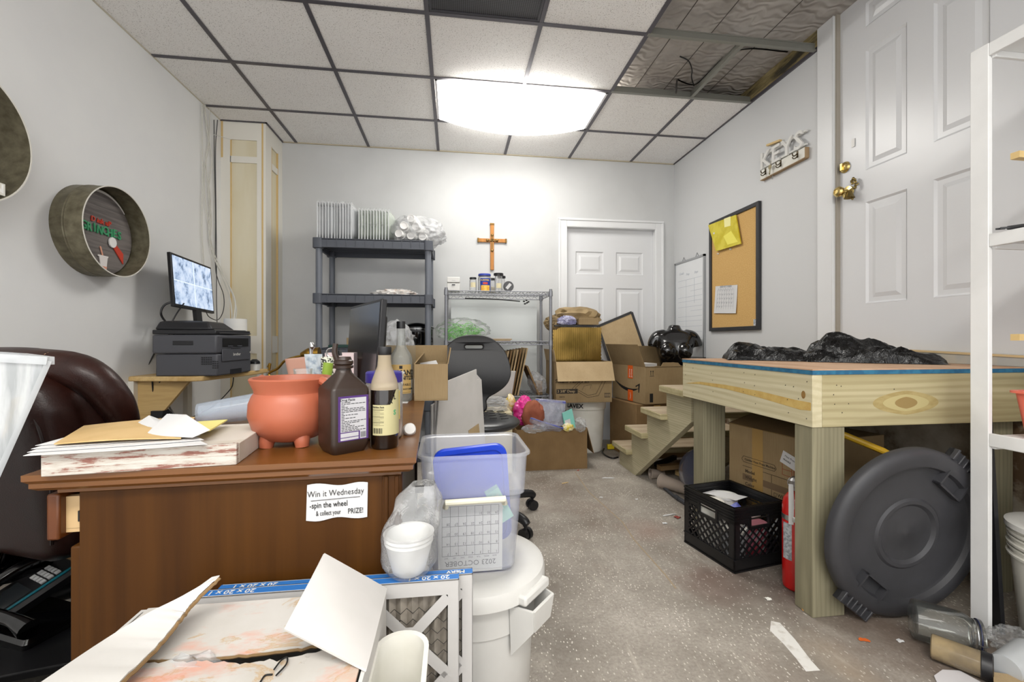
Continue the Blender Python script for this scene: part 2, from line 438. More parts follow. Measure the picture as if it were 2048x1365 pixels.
for i in range(1, 7):
    x = cx[i]
    if i == 4:
        gbar((x, YB, ZC), (x, 3.456, ZC)); gbar((x, 2.889, ZC), (x, -.53, ZC)); gbar((x, -1.1, ZC), (x, YF, ZC))
    elif i == 2:
        gbar((x, YB, ZC), (x, -.53, ZC)); gbar((x, -1.1, ZC), (x, YF, ZC))
    elif i == 6:
        gbar((x, YB, ZC), (x, 2.889, ZC)); gbar((x-.02, 2.889, ZC+.002), (x-.02, 2.32, ZC+.002), M_galv); gbar((x, 1.18, ZC), (x, YF, ZC))
    else: gbar((x, YB, ZC), (x, YF, ZC))
for j in range(1, 10):
    gbar((XL, cy[j], ZC-.0005), (cx[5] if j in (2, 3, 4) else XR, cy[j], ZC-.0005))
    if j in (2, 3): gbar((cx[5], cy[j], ZC-.0005), (XR, cy[j], ZC-.0005), M_galv)
b = MB()
b.box(XL, XL+.006, YF, 3.675, ZC-.005, ZC+.02)
b.obj('wall_angle', pm('cream_wall_angle2', '#c9c3b3', .6), ceil)
b = MB(); b.box(XR-.012, XR, 2.195, YB, ZC-.006, ZC+.02); b.box(XL, -1.466, 3.662, 3.676, ZC-.006, ZC+.02); b.box(-1.48, -1.466, 3.662, YB, ZC-.006, ZC+.02)
b.obj('wall_angle', M_grid, ceil)
# old pressed-tin ceiling above the missing tiles
n = NT('old_tin_ceiling'); n.set(Roughness=.6)
wv = n.node('TexWave', wave_type='RINGS'); wv.inputs['Scale'].default_value = 9; wv.inputs['Distortion'].default_value = 9; wv.inputs['Detail'].default_value = 1; wv.inputs['Detail Scale'].default_value = 1.2
n.l.new(n.map((1, 1, 1)), wv.inputs['Vector'])
n.col(n.ramp(n.noise(n.map(), 5, 5), [(.35, '#98938d'), (.65, '#b0aba5')])); n.bump(wv.outputs['Fac'], .5, .012); M_tin = n.m
oc = struct(MB().box(XL, XR+.1, YF, YB, ZP, ZP+.03), 'ceiling', M_tin)
b = MB()
for x in (1.3, 1.52, 1.86): b.box(x, x+.004, YF, YB, ZP-.002, ZP)
b.obj('ceiling_seam', pm('seam_dark', '#4b4742', .9), oc)
n = NT('sooty_old_wall'); n.set(Roughness=.8)
n.col(n.ramp(n.noise(n.map((1, .5, 3)), 6, 5, .65), [(.36, '#3a362c'), (.50, '#85774f'), (.66, '#b3a379')]))
struct(MB().box(XR-.014, XR, 2.21, 3.4, ZC+.015, ZP), 'trim_1', n.m)

# boxed pipe chase in the back left corner
M_chp = pm('chase_panel', '#d9cfb0', .6, c2='#e0d8bf', vs=4, stretch=(1, 1, .2)); M_chs = pm('chase_stile', '#e4e1d8', .5); M_raw = pm('raw_wood_edge', '#d2b57c', .6)
CX1, CY0 = -1.478, 3.675
ch = struct(MB().box(XL, CX1-.012, CY0+.012, YB, 0, ZC), 'wall_corner', M_chp)
b = MB()
for x0, x1 in ((XL, XL+.07), (CX1-.066, CX1)): b.box(x0, x1, CY0, CY0+.012, 0, ZC)
for z0, z1 in ((2.545, ZC), (2.365, 2.415), (.86, 1.0), (0, .12)):
    b.box(XL+.07, CX1-.066, CY0, CY0+.012, z0, z1)
for y0, y1 in ((CY0+.012, CY0+.11), (YB-.09, YB)): b.box(CX1-.012, CX1, y0, y1, 0, ZC)
for z0, z1 in ((2.545, ZC), (2.365, 2.415), (.86, 1.0), (0, .12)): b.box(CX1-.012, CX1, CY0+.11, YB-.09, z0, z1)
b.obj('stile_frame', M_chs, ch)
b = MB()
b.box(CX1-.03, CX1-.018, CY0-.002, CY0, 0, ZC); b.box(XL+.004, XL+.018, CY0-.002, CY0, 2.4, ZC)
b.box(XL+.07, XL+.075, CY0, CY0+.012, .12, 2.545); b.box(CX1-.012, CX1+.001, YB-.098, YB-.09, .12, 2.55); b.box(CX1-.012, CX1+.001, CY0+.11, CY0+.116, .12, 2.55)
b.obj('wood_edge', M_raw, ch)

# doors
def panel_door(name, W, H, panels, origin, xdir, knob=None):
    """slab in local x (width) z (height), facing local -y"""
    Mx = frame(origin, xdir, V((0, 0, 1)).cross(V(xdir)))
    b = MB().at(Mx); b.box(0, W, .008, .04, 0, H)
    xs = sorted({0, W} | {p[0] for p in panels} | {p[1] for p in panels}); zs = sorted({0, H} | {p[2] for p in panels} | {p[3] for p in panels})
    for a, c in zip(xs, xs[1:]):
        for d, e in zip(zs, zs[1:]):
            if not any(p[0] <= a and c <= p[1] and p[2] <= d and e <= p[3] for p in panels): b.box(a, c, 0, .008, d, e)
    d = struct(b, name, M_door, sharp=20)
    for p in panels:   # raised field with a sloped moulding
        q = MB().at(Mx); x0, x1, z0, z1 = p[:4]; g, k = .028, .052
        def rect(i, y): return [(x0+i, y, z0+i), (x1-i, y, z0+i), (x1-i, y, z1-i), (x0+i, y, z1-i)]
        rings = [rect(0, -.001), rect(.010, .008), rect(g, .009), rect(k, .001)]
        vs = [v for r in rings for v in r]
        fs = [(4*i+j, 4*i+(j+1) % 4, 4*i+4+(j+1) % 4, 4*i+4+j) for i in range(3) for j in range(4)]+[(12, 13, 14, 15)]
        q.add(vs, fs); q.obj('door_panel', M_door, d, sharp=15)
    return d, Mx
dw = DX1-DX0
pz = [(1.60, 1.82), (.92, 1.47), (.2, .78)]
d1, m1 = panel_door('door_1', dw, DZ, [(x0, x1, a, c) for x0, x1 in ((.105, .385), (.51, .785)) for a, c in pz], (DX0, YB+.05, 0), (1, 0, 0))
t = MB()
for x0, x1, z0, z1 in ((DX0-.078, DX0+.002, 0, DZ+.075), (DX1-.002, DX1+.078, 0, DZ+.075), (DX0+.002, DX1-.002, DZ-.002, DZ+.075)):
    t.box(x0, x1, YB-.012, YB, z0, z1)
t.box(DX0-.079, DX0-.058, YB-.02, YB, 0, DZ+.055); t.box(DX1+.058, DX1+.079, YB-.02, YB, 0, DZ+.055); t.box(DX0-.079, DX1+.079, YB-.02, YB, DZ+.055, DZ+.0765)
t.box(DX0-.002, DX0+.006, YB-.012, YB+.05, 0, DZ); t.box(DX1-.006, DX1+.002, YB-.012, YB+.05, 0, DZ); t.box(DX0+.006, DX1-.006, YB-.011, YB+.05, DZ-.006, DZ+.002)
struct(t, 'trim_2', M_trim, bevel=.004)
pr = [(1.613, 1.80), (.975, 1.605), (.275, .81)]
yw = RY1-RY0
d2, m2 = panel_door('door_2', yw, 1.915, [(x0, x1, a, c) for x0, x1 in ((.170, .380), (.498, .706)) for a, c in ((1.735, 1.86), (.98, 1.61), (.275, .81))], (XR+.015, RY1, RZ0), (0, -1, 0))
t = MB(); t.box(XR-.018, XR, RY1-.0, RY1+.105, RZ0-.02, ZP); t.box(XR-.02, XR+.02, RY1-.006, RY1+.0, RZ0, ZP)
t.box(XR-.018, XR, RY0-.105, RY0, RZ0-.02, ZP)
struct(t, 'trim_3', M_trim, bevel=.003)
t = MB(); t.box(XR-.006, XR+.016, RY1-.018, RY1-.006, RZ0, ZP)
struct(t, 'trim_4', pm('jamb_seal', '#9d968a', .7))
# threshold under the raised door, sagging a little towards the camera
t = MB(); a, c = PX(1800, 697, XR), PX(2047, 710.5, XR)
t.hexa([(XR-.02, c.y-.2, .868), (XR+.0, c.y-.2, .868), (XR, RY1, .868), (XR-.02, RY1, .868), (XR-.02, c.y-.2, c.z-.016), (XR, c.y-.2, c.z-.012), (XR, RY1, .93), (XR-.02, RY1, .928)])
struct(t, 'trim_5', pm('grey_threshold_board', '#a9aaa6', .7, c2='#b9b3a4', vs=9))
t = MB(); t.hexa([(XR-.024, c.y-.2, c.z-.016), (XR+.01, c.y-.2, c.z-.016), (XR+.01, RY1, .928), (XR-.024, RY1, .928), (XR-.024, c.y-.2, c.z-.008), (XR+.01, c.y-.2, c.z-.008), (XR+.01, RY1, .936), (XR-.024, RY1, .936)])
struct(t, 'trim_6', pm('raw_pine_strip', '#cdb487', .6))

# door hardware (parts of the door structure)
def on_door2(u, v): return PX(u, v, XR+.012)
k = on_door2(1690, 335)
b = MB().at(frame(k, (0, -1, 0), (0, 0, 1))); b.lathe([(0, .016), (.014, .016), (.026, .010), (.031, 0)], 24); b.box(-.006, .006, -.018, .018, .01, .026)
b.obj('deadbolt', M_brass, d2)
k = on_door2(1697, 385)
b = MB().at(frame(k, (0, -1, 0), (0, 0, 1)))
b.lathe([(.034, 0), (.033, .008), (.016, .012), (.011, .02), (.011, .035), (.018, .042), (.027, .052), (.028, .064), (.022, .074), (.012, .078), (.011, .075), (0, .075)], 28)
b.obj('door_knob', M_brass, d2)
b = MB(); q = k+V((-.03, -.035, -.002)); b.at(T(*q)); b.lathe([(.0, .0), (.012, -.004), (.016, -.02), (.024, -.04), (.026, -.042), (.02, -.036), (0, -.01)], 18)
b.at(Matrix.Identity(4)); b.tube([q, q+V((.012, -.018, .012)), q+V((.025, -.03, .03))], .004, 6); b.tube([q+V((0, 0, -.02)), q+V((0, -.018, -.05))], .002, 6); b.blob(q+V((0, -.018, -.053)), (.005, .005, .006), sub=2, amp=0)
b.at(frame(k+V((-.012, -.045, .03)), (0, -1, 0), (0, 0, 1)))
for (x, y) in ((0, .028), (.01, .018), (.014, .004), (.016, -.012), (.012, -.024), (-.008, .016), (-.002, .004)): b.blob((x, y, .006), (.008, .008, .006), seed=x*99, amp=.3, sub=2)
solo(b, 'door_bell', pm('antique_bronze', '#8b7a4d', .35, .9), 'ornate little bronze bell on a bracket beside the brass knob of the right door', 'bell')
b = MB(); k = on_door2(1706.5, 286); b.box(k.x-.002, k.x, k.y-.009, k.y+.009, k.z-.022, k.z+.022)
solo(b, 'door_sensor', M_white, 'tiny white sensor strip stuck above the brass deadbolt of the right door', 'sensor')

# lights
M_lens = pm('lit_lens', '#ffffff', .5, emis='#fffcf6', es=5.5)
M_lens_fill = pm('added_fill_lens', '#ffffff', .5, emis='#fffcf6', es=7)  # stronger lens for the added, unseen rear fixtures
def wrap_light(y0, y1, label, k=3, lens=M_lens):
    o = thing('ceiling_light', label, 'ceiling light', ((cx[k]+cx[k+2])/2, (y0+y1)/2, ZC-.1)); lx = cx[k+2]-cx[k]; ly = y1-y0
    f = MB(); z = .1
    for a, c, d, e in ((-lx/2+.014, lx/2-.014, -ly/2+.014, -ly/2+.03), (-lx/2+.014, lx/2-.014, ly/2-.03, ly/2-.014), (-lx/2+.014, -lx/2+.03, -ly/2+.014, ly/2-.014), (lx/2-.03, lx/2-.014, -ly/2+.014, ly/2-.014)):
        f.box(a, c, d, e, z-.003, z+.012)
    f.obj('frame', pm('light_frame_white', '#d6d5d8', .4), o)
    l = MB(); X, Y = lx/2-.03, ly/2-.03
    l.sheet(lambda u, v: (X*(2*u-1), Y*(2*v-1), z-.002-.088*(1-(2*u-1)**2)), 24, 1)
    poly = [(X*(2*u/24-1), z-.002-.088*(1-(2*u/24-1)**2)) for u in range(25)]
    for yy in (-Y, Y): l.add([(x, yy, zz) for x, zz in poly], [tuple(range(25))])
    l.obj('lens', lens, o)
wrap_light(2.889, 3.456, 'wide glowing wrap light with a bowed white lens set in the ceiling grid')
wrap_light(-1.1, -.53, 'second wrap light, added unseen as fill in the ceiling behind the viewer', 3, M_lens_fill)  # rear fixtures are added out of view to brighten the room
wrap_light(-1.1, -.53, 'third wrap light, added unseen as fill in the ceiling behind the viewer, at the left wall side', 1, M_lens_fill)
# return air grille
n = NT('vent_mesh'); n.set(Roughness=.5)
ck = n.node('TexVoronoi'); ck.inputs['Scale'].default_value = 95; ck.inputs['Randomness'].default_value = 0; n.l.new(n.map(), ck.inputs['Vector'])
n.col(n.ramp(ck.outputs['Distance'], [(.42, '#131316'), (.52, '#4d4c52')])); M_vent = n.m
o = thing('ceiling_vent', 'dark perforated return air grille in the ceiling grid ahead of the light', 'air vent', ((cx[3]+cx[4])/2, (1.75+2.32)/2, ZC-.002))
MB().box(-.29, .29, -.27, .27, .002, .01).obj('grille', M_vent, o)
b = MB()
for a, c, d, e in ((-.292, .292, -.272, -.26), (-.292, .292, .26, .272), (-.292, -.28, -.26, .26), (.28, .292, -.26, .26)): b.box(a, c, d, e, -.001, .012)
b.obj('frame', pm('vent_frame', '#3b3a40', .5), o)

# loose cables above the missing tiles
b = MB(); b.tube([PT(1575, 5, 2.75), PT(1500, 50, 2.72), PT(1455, 72, 2.78), PT(1420, 95, 2.95), PT(1390, 130, 3.1), PT(1358, 150, 3.05), PT(1352, 186, 2.98)], .006, 8)
for p in range(len(b.v)): b.v[p].z = min(b.v[p].z, ZP-.008)
solo(b, 'ceiling_cable', pm('old_grey_cable', '#3d3a38', .6), 'long grey cable drooping above the missing ceiling tiles', 'cable')
b = MB(); b.tube([PZ(1360, 113, 2.792), PZ(1377, 122, 2.79), PZ(1384, 140, 2.77), PZ(1383, 155, 2.765), PZ(1388, 172, 2.78)], .004, 6)
solo(b, 'ceiling_wire', M_black, 'short curled black wire hanging under the old tin ceiling', 'wire')

# corner data cables running down from the ceiling
M_cab = pm('pale_cable', '#c9c7bf', .5); M_cabd = pm('dark_cable', '#2c2c2e', .5)
def cabl(pts, r, mat, label, X=-1.797, nm='data_cable', grp=None):
    b = MB(); b.tube([PX(q[0], q[1], q[2] if len(q) > 2 else X) for q in pts], r, 7)
    return solo(b, nm, mat, label, 'cable', grp)
cabl([(404, 208), (405, 330), (404, 450), (407, 520), (409, 545)], .004, M_cab, 'outermost pale cable falling straight down the left wall from the ceiling corner')
cabl([(406, 209), (418, 270), (412, 330), (421, 400), (418, 470), (430, 520, -1.78), (452, 560, -1.68), (470, 600, -1.55), (468, 640, -1.5)], .004, M_cab, 'pale cable twisting down the left corner and swinging right past the monitor')
cabl([(410, 210), (414, 260), (424, 320), (417, 380), (423, 440), (421, 490), (438, 540, -1.76), (458, 590, -1.62), (463, 620, -1.56), (464, 650, -1.5)], .004, M_cab, 'second pale cable of the twisted pair beside the chase, ending behind the white roll')
cabl([(420, 214), (417, 290), (408, 350), (413, 420), (426, 500), (447, 548, -1.72), (468, 598, -1.58), (473, 625, -1.52), (466, 655, -1.48)], .0035, M_cab, 'pale cable crossing over the others in the left corner bundle')
cabl([(435, 240), (431, 300), (432, 420), (433, 520), (433, 600), (434, 642, -1.75), (436, 745, -1.75)], .0032, pm('grey_cable2', '#4a4b4e', .5), 'straight black cable running down beside the panelled chase')
cabl([(428, 240), (429, 330), (431, 430), (431, 530), (436, 560, -1.78), (447, 590, -1.72), (447, 620, -1.7), (436, 640, -1.66), (418, 634, -1.64), (411, 620, -1.62)], .003, M_cabd, 'thin black cable looping from the corner to the back of the camera monitor')
b = MB(); b.tube([PX(426, 269, -1.78), PX(462, 279, -1.6)], .002, 6)
solo(b, 'cable_tie', M_white, 'white zip tie end sticking out of the cable bundle under the ceiling', 'zip tie')
# ================================================================== LEFT WALL + BACK WALL
M_galvring = pm('mottled_galvanised', '#5d5744', .5, .35, c2='#7d7762', vs=28, vlo=.35, vhi=.7, detail=6)
M_pale = pm('pale_edge', '#d8d5cc', .5)
def ring_sign(name, label, Y, Z, r, depth):
    o = thing(name, label, 'wall sign', (XL, Y, Z))
    m = frame((0, 0, 0), (0, 1, 0), (0, 0, 1))      # local z = +X (out of the wall), x = +Y, y = up
    b = MB().at(m); b.lathe([(r-.004, .0), (r, .0), (r, depth*.35), (r+.002, depth*.38), (r, depth*.41), (r+.002, depth*.46), (r, depth*.5), (r, depth), (r-.003, depth), (r-.004, depth*.5), (r-.004, 0)], 72)
    b.obj('hoop', M_galvring, o)
    b = MB().at(m); b.lathe([(r-.003, depth), (r+.002, depth), (r+.002, depth+.002), (r-.003, depth+.002), (r-.003, depth)], 72); b.obj('rim', M_pale, o)
    return o, m
M_board = pm('grey_sign_board', '#5d5856', .7, c2='#77716e', vs=60, stretch=(1, .06, 1))
o, m = ring_sign('hoop_sign', 'round galvanised hoop sign with green lettering and a painted cup, on the left wall', 2.44, 1.512, .222, .135)
m0 = m; m = m @ T(0, 0, .047)
b = MB().at(m @ T(0, -.008, 0)); b.lathe([(0, .008), (.204, .008), (.204, .002)], 60); b.obj('backing_board', M_board, o)
M_red = pm('red_letters', '#c8402c', .5); M_green = pm('green_letters', '#3f9a6a', .5)
b = MB().at(m); b.text('D ink uP', .036, T(-.01, .05, .012) , .002, shear=.1, bold=.012); b.obj('red_lettering', M_red, o)
b = MB().at(m)
for k, c in enumerate('GRINCHES'): b.text(c, .058, T(-.115+.032*k, .008-.004*(k % 2), .013) @ RZ(.06*((k*7) % 3-1)), .0025, sx=.85, bold=.018)
b.obj('green_lettering', M_green, o)
b = MB().at(m); b.prism([(-.03, -.118), (.035, -.118), (.033, -.126), (.03, -.126), (.020, -.2), (-.01, -.2), (-.022, -.126), (-.03, -.126)], .01, .014); b.obj('painted_cup', pm('painted_cup', '#e9e4e2', .6), o)
b = MB().at(m); b.prism([(-.013, -.172), (.0245, -.172), (.020, -.2), (-.008, -.2)], .0141, .0146); b.prism([(-.004, -.118), (.004, -.118), (-.01, -.075), (-.018, -.075)], .01, .013); b.obj('straw', pm('peach_paint', '#e3a48c', .6), o)
b = MB().at(m); b.shape([[(.04+.024*(1+.05*sin(20*a))*cos(a), -.052+.026*(1+.05*sin(20*a))*sin(a)) for a in [2*pi*i/144 for i in range(144)]]], .006, T(.02, .012, .015)); b.obj('fluffy_disc', pm('fluffy_white', '#ecebea', .8), o)
b = MB().at(m); b.prism([(.068, -.065), (.085, -.045), (.135, -.085), (.135, -.14)], .01, .014); b.obj('red_panel', M_red, o)
b = MB().at(m @ T(0, .004, 0)); a0 = [(.205*cos(R(a)), .205*sin(R(a))) for a in range(40, 118, 6)]; a1 = [(.197*cos(R(a)), -.013+.198*sin(R(a))) for a in range(112, 36, -6)]
b.prism(a0+a1, .004, .006); b.obj('light_gap_card', pm('white_card_back', '#dcdad6', .7), o)
o, m = ring_sign('hoop_sign', 'larger galvanised hoop sign cut off at the left edge, with a white letter block inside', 1.725, 1.70, .247, .14)
b = MB().at(m @ T(0, -.012, 0)); b.lathe([(0, .008), (.19, .008), (.19, .002)], 60); b.obj('backing_board', M_board, o)
b = MB().at(m); b.box(-.14, .150, -.190, -.145, .03, .136); b.obj('letter_block', M_offw, o)
b = MB().at(m); b.text('N', .045, T(.128, -.168, .1365), .0006, bold=.02); b.obj('letter', pm('pale_letter', '#f4f4f2', .5), o)

# ---------------- printer shelf
M_pine = wood('pine_board', '#c7a468', '#d9bc85', '#b08b4f', 'Y', 16, .08, .5)
o = thing('wall_shelf', 'pine corner shelf with a triangular bracket, under the printer', 'shelf', (XL, 3.0, .735))
b = MB(); b.prism([(0, -.3), (.36, -.36), (.405, -.335), (.42, -.28), (.50, .1), (.50, .30), (.0, .30)], .0, .028); b.obj('shelf_board', M_pine, o, bevel=.006)
b = MB(); b.prism([(0, 0), (.30, 0), (0, -.34)], -.009, .009); b.M = Matrix.Identity(4)
bb = MB().at(frame((0, -.255, 0), (1, 0, 0), (0, 0, 1))); bb.prism([(0, 0), (.30, 0), (.04, -.33), (0, -.33)], -.012, .012); bb.obj('bracket', wood('pine_bracket', '#b99a63', '#cdb07a', '#a28350', 'X', 14, .1, .55), o)
bb = MB(); bb.box(0, .028, -.30, -.25, -.40, 0); bb.obj('wall_cleat', M_pale, o); bb = MB(); bb.box(0, .028, .2, .25, -.4, 0); bb.obj('wall_cleat', M_pale, o)

# ---------------- printer
M_pr = pm('printer_grey', '#4c4d53', .5, bump=.04, bs=300); M_pr2 = pm('printer_black', '#1f1f23', .45)
o = thing('printer', 'dark grey all-in-one laser printer on the pine wall shelf', 'printer', (-1.33, 2.665, .763), R(-3))
b = MB(); b.box(-.33, 0, 0, .37, .0, .125); b.obj('paper_base', M_pr, o, bevel=.008)
b = MB(); b.box(-.345, .0, -.006, .375, .127, .235); b.obj('body', M_pr, o, bevel=.01)
b = MB(); b.box(.0, .004, .05, .33, .165, .215); b.obj('output_slot', pm('slot_black', '#0b0b0d', .6), o)
b = MB(); b.box(.0, .022, .10, .12, .166, .172); b.box(.0, .022, .2, .22, .166, .172); b.obj('output_rib', M_pr, o)
b = MB(); b.box(.001, .007, .04, .34, .08, .150); b.obj('front_cover', M_pr, o, bevel=.004)
b = MB(); b.box(.0, .003, .13, .25, .0, .03); b.obj('tray_grip', M_pr2, o); b = MB(); b.box(.0, .0031, .14, .24, .148, .156); b.obj('cover_grip', M_pr2, o)
b = MB(); b.text('brother', .026, frame((.0075, .19, .118), (0, 1, 0), (0, 0, 1)), .0002, bold=.01); b.obj('logo', M_white, o)
b = MB(); b.box(-.235, -.125, -.0075, -.004, .175, .2); b.obj('side_grip', M_pr2, o, bevel=.004)
b = MB(); [b.box(-.085+.012*i, -.077+.012*i, -.003, -.0005, .085-.022*(i > 4)+.012*j-.02, .092-.022*(i > 4)+.012*j-.02) for i in range(8) for j in range(4)]; b.obj('side_vent', M_pr2, o)
b = MB(); b.box(-.345, -.004, -.004, .37, .237, .262); b.obj('scanner_lid', M_pr2, o, bevel=.005)
b = MB(); b.hexa([(-.34, .0, .262), (-.03, .0, .262), (-.03, .25, .262), (-.34, .25, .262), (-.325, .02, .312), (-.06, .02, .312), (-.10, .24, .312), (-.325, .24, .312)]); b.obj('document_feeder', M_pr2, o, bevel=.012)
b = MB(); b.hexa([(-.03, .02, .262), (.0, .02, .24), (.0, .36, .24), (-.03, .36, .262), (-.03, .02, .266), (.006, .02, .244), (.006, .36, .244), (-.03, .36, .266)]); b.obj('control_panel', pm('panel_grey', '#2b2b30', .35), o)

# ---------------- camera monitor on printer
o = thing('monitor', 'monitor showing four security camera views, standing on the printer', 'monitor', (-1.66, 3.02, 1.076))
tl, tr, br, bl = PT(341.4, 503, 2.54), PT(421.5, 535.5, 3.0), PT(430.8, 627.5, 3.0), PT(349.5, 613.5, 2.54)
def mon(o, tl, tr, br, bl, screen, bez=.014, world=True):
    c = (tl+tr+br+bl)/4; x = ((tr-tl)+(br-bl)).normalized(); y = ((tl-bl)+(tr-br)); y = (y-x*y.dot(x)).normalized(); n = x.cross(y)
    W = ((tr-tl).length+(br-bl).length)/2; H = ((tl-bl).length+(tr-br).length)/2
    M = Matrix((x, y, n)).transposed().to_4x4(); M.translation = c
    MB().at(M).box(-W/2, W/2, -H/2, H/2, -.022, -.002).obj('bezel', M_black, o, True, bevel=.003)
    MB().at(M).box(-W/2+.05, W/2-.05, -H/2+.05, H/2-.05, -.045, -.02).obj('back_housing', M_black, o, True, bevel=.01)
    MB().at(M).box(-W/2+bez, W/2-bez, -H/2+bez*1.3, H/2-bez, -.003, -.0005).obj('screen', screen, o, True)
    return M, W, H
n = NT('camera_feed'); n.set(Roughness=.3)
f1 = n.ramp(n.noise(n.map((1, 1, .8)), 19, 6, .7), [(.34, '#4f6078'), (.42, '#93a9c8'), (.5, '#c3d4ec'), (.7, '#e6eefa')])
n.col('#0a0a0c'); n.l.new(f1, n.b.inputs['Emission Color']); n.b.inputs['Emission Strength'].default_value = .38; M_feed = n.m
M, W, H = mon(o, tl, tr, br, bl, M_feed)
b = MB().at(M); b.box(-.003, .003, -H/2+.018, H/2-.014, -.0004, .0006); b.box(-W/2+.014, W/2-.014, -.003, .003, -.0004, .0006); b.obj('view_divider', pm('screen_divider', '#c5d2e6', .4, emis='#cfdcf0', es=.33), o, True)
b = MB(); b.bar((.03, .02, 0), (.01, .02, .2), .06, .022); b.obj('neck', M_black, o)
b = MB(); b.loft([(.0, .1, .125, .06), (.008, .1, .125, .06), (.014, .03, .04, .02)]); b.obj('base', M_black, o)
# roll on printer's right, little device, cables
b = MB().at(T(-1.55, 3.2, 1.1)); P = PT(471, 672, 2.95); b = MB().at(T(P.x, P.y, .765))
b.lathe([(.0, 0), (.068, 0), (.068, .345), (.02, .345), (.02, .28), (0, .28)], 28)
solo(b, 'paper_roll', pm('soft_paper', '#e2e1dd', .9), 'white paper towel roll standing behind the printer by the chase', 'paper roll')
P = PT(509, 733, 2.92)
o = thing('charger', 'small black and white gadget on the shelf end, right of the printer', 'gadget', (P.x, P.y, .763))
b = MB(); b.loft([(0, .025, .03, .012), (.045, .025, .03, .012)]); b.obj('body', M_white, o)
b = MB(); b.loft([(.045, .028, .033, .014), (.06, .026, .03, .014), (.075, .012, .014, .01)]); b.obj('cap', M_black, o)
def cab(pts, r, mat, label, nm='power_cable', cat='cable'):
    b = MB(); b.tube(pts, r, 7); return solo(b, nm, mat, label, cat)
cab([PT(357, 601, 2.66), PT(330, 610, 2.63), PT(322, 628, 2.62), PT(333, 646, 2.6), PT(345, 655, 2.55), PT(348, 690, 2.5), PT(330, 735, 2.48), PT(318, 775, 2.5), PT(322, 805, 2.55), PT(345, 830, 2.55)], .006, M_black, 'thick black cable curling from the camera monitor down past the printer')
cab([PT(368, 607, 2.6), PT(352, 630, 2.55), PT(341, 655, 2.52), PT(334, 700, 2.5), PT(329, 722, 2.48), PT(318, 750, 2.46), PT(305, 760, 2.47), PT(309, 800, 2.5), PT(318, 826, 2.55)], .004, M_black, 'thin black cable hanging over the left side of the printer')
cab([PT(313, 700, 2.66), PT(296, 730, 2.6), PT(281, 750, 2.56), PT(276, 770, 2.56), PT(285, 810, 2.6), PT(287, 835, 2.65)], .004, M_black, 'black cable from behind the printer down the left end of the shelf')
cab([PT(365, 760, 2.6), PT(352, 770, 2.6), PT(335, 800, 2.6), PT(345, 825, 2.6), PT(354, 835, 2.6)], .005, pm('grey_cable', '#77787a', .5), 'grey cable looping below the printer shelf')
cab([PT(467, 751, 2.75), PT(466, 765, 2.75), PT(460, 780, 2.75), PT(430, 810, 2.7), PT(395, 830, 2.65), PT(380, 836, 2.6)], .003, M_black, 'knotted thin black cable slanting down under the shelf end')
b = MB(); P = PT(320, 828, 2.5); b.at(T(P.x, P.y, P.z)); b.box(-.03, .03, -.03, .03, -.02, .02)
solo(b, 'power_adapter', M_black, 'black power brick against the wall under the printer shelf', 'adapter')
b = MB(); P = PX(247, 826, XL); b.box(XL, XL+.006, P.y-.04, P.y+.04, P.z-.06, P.z+.06)
solo(b, 'outlet_plate', pm('ivory_plate', '#dcd5bd', .5), 'ivory outlet plate low on the left wall behind the brown chair', 'outlet')

# ================================================================== GREY PLASTIC SHELVING
M_sh = pm('shelf_grey', '#4c5059', .5, bump=.04, bs=200); M_shp = pm('shelf_post_grey', '#6b7079', .45)
SX0, SX1, SY0, SY1 = -1.066, -.172, 3.50, 3.93
o = thing('shelving_unit', 'tall grey plastic shelving unit with round posts against the back wall', 'shelving unit', ((SX0+SX1)/2, (SY0+SY1)/2, 0))
W, D = (SX1-SX0)/2, (SY1-SY0)/2
for z in (1.752, 1.325, .905, .48, .06):
    b = MB()
    b.box(-W, W, -D, -D+.02, z-.07, z); b.box(-W, W, D-.02, D, z-.07, z); b.box(-W, -W+.02, -D, D, z-.07, z); b.box(W-.02, W, -D, D, z-.07, z)
    b.box(-W, W, -D, D, z-.012, z-.004)
    for i in range(9): b.box(-W+.02, W-.02, -D+.04+i*.042, -D+.052+i*.042, z-.035, z-.010)
    for sx in (-1, 1):
        for sy in (-1, 1): b.at(T(sx*(W-.028), sy*(D-.028), z)).loft([(-.075, .036, .036, .02), (.002, .036, .036, .02)]); b.at(Matrix.Identity(4))
    for i in range(11): b.box(-W+.1+i*.07, -W+.103+i*.07, -D-.003, -D, z-.06, z-.004)
    b.obj('shelf_tray', M_sh, o, bevel=.004)
for z0, z1 in ((0, .0), (.06, .41), (.48, .835), (.905, 1.255), (1.325, 1.682)):
    if z1 <= z0: continue
    for sx in (-1, 1):
        for sy in (-1, 1): MB().cyl((sx*(W-.032), sy*(D-.032), z0-.0), (sx*(W-.032), sy*(D-.032), z1), .024, n=18).obj('post', M_shp, o)
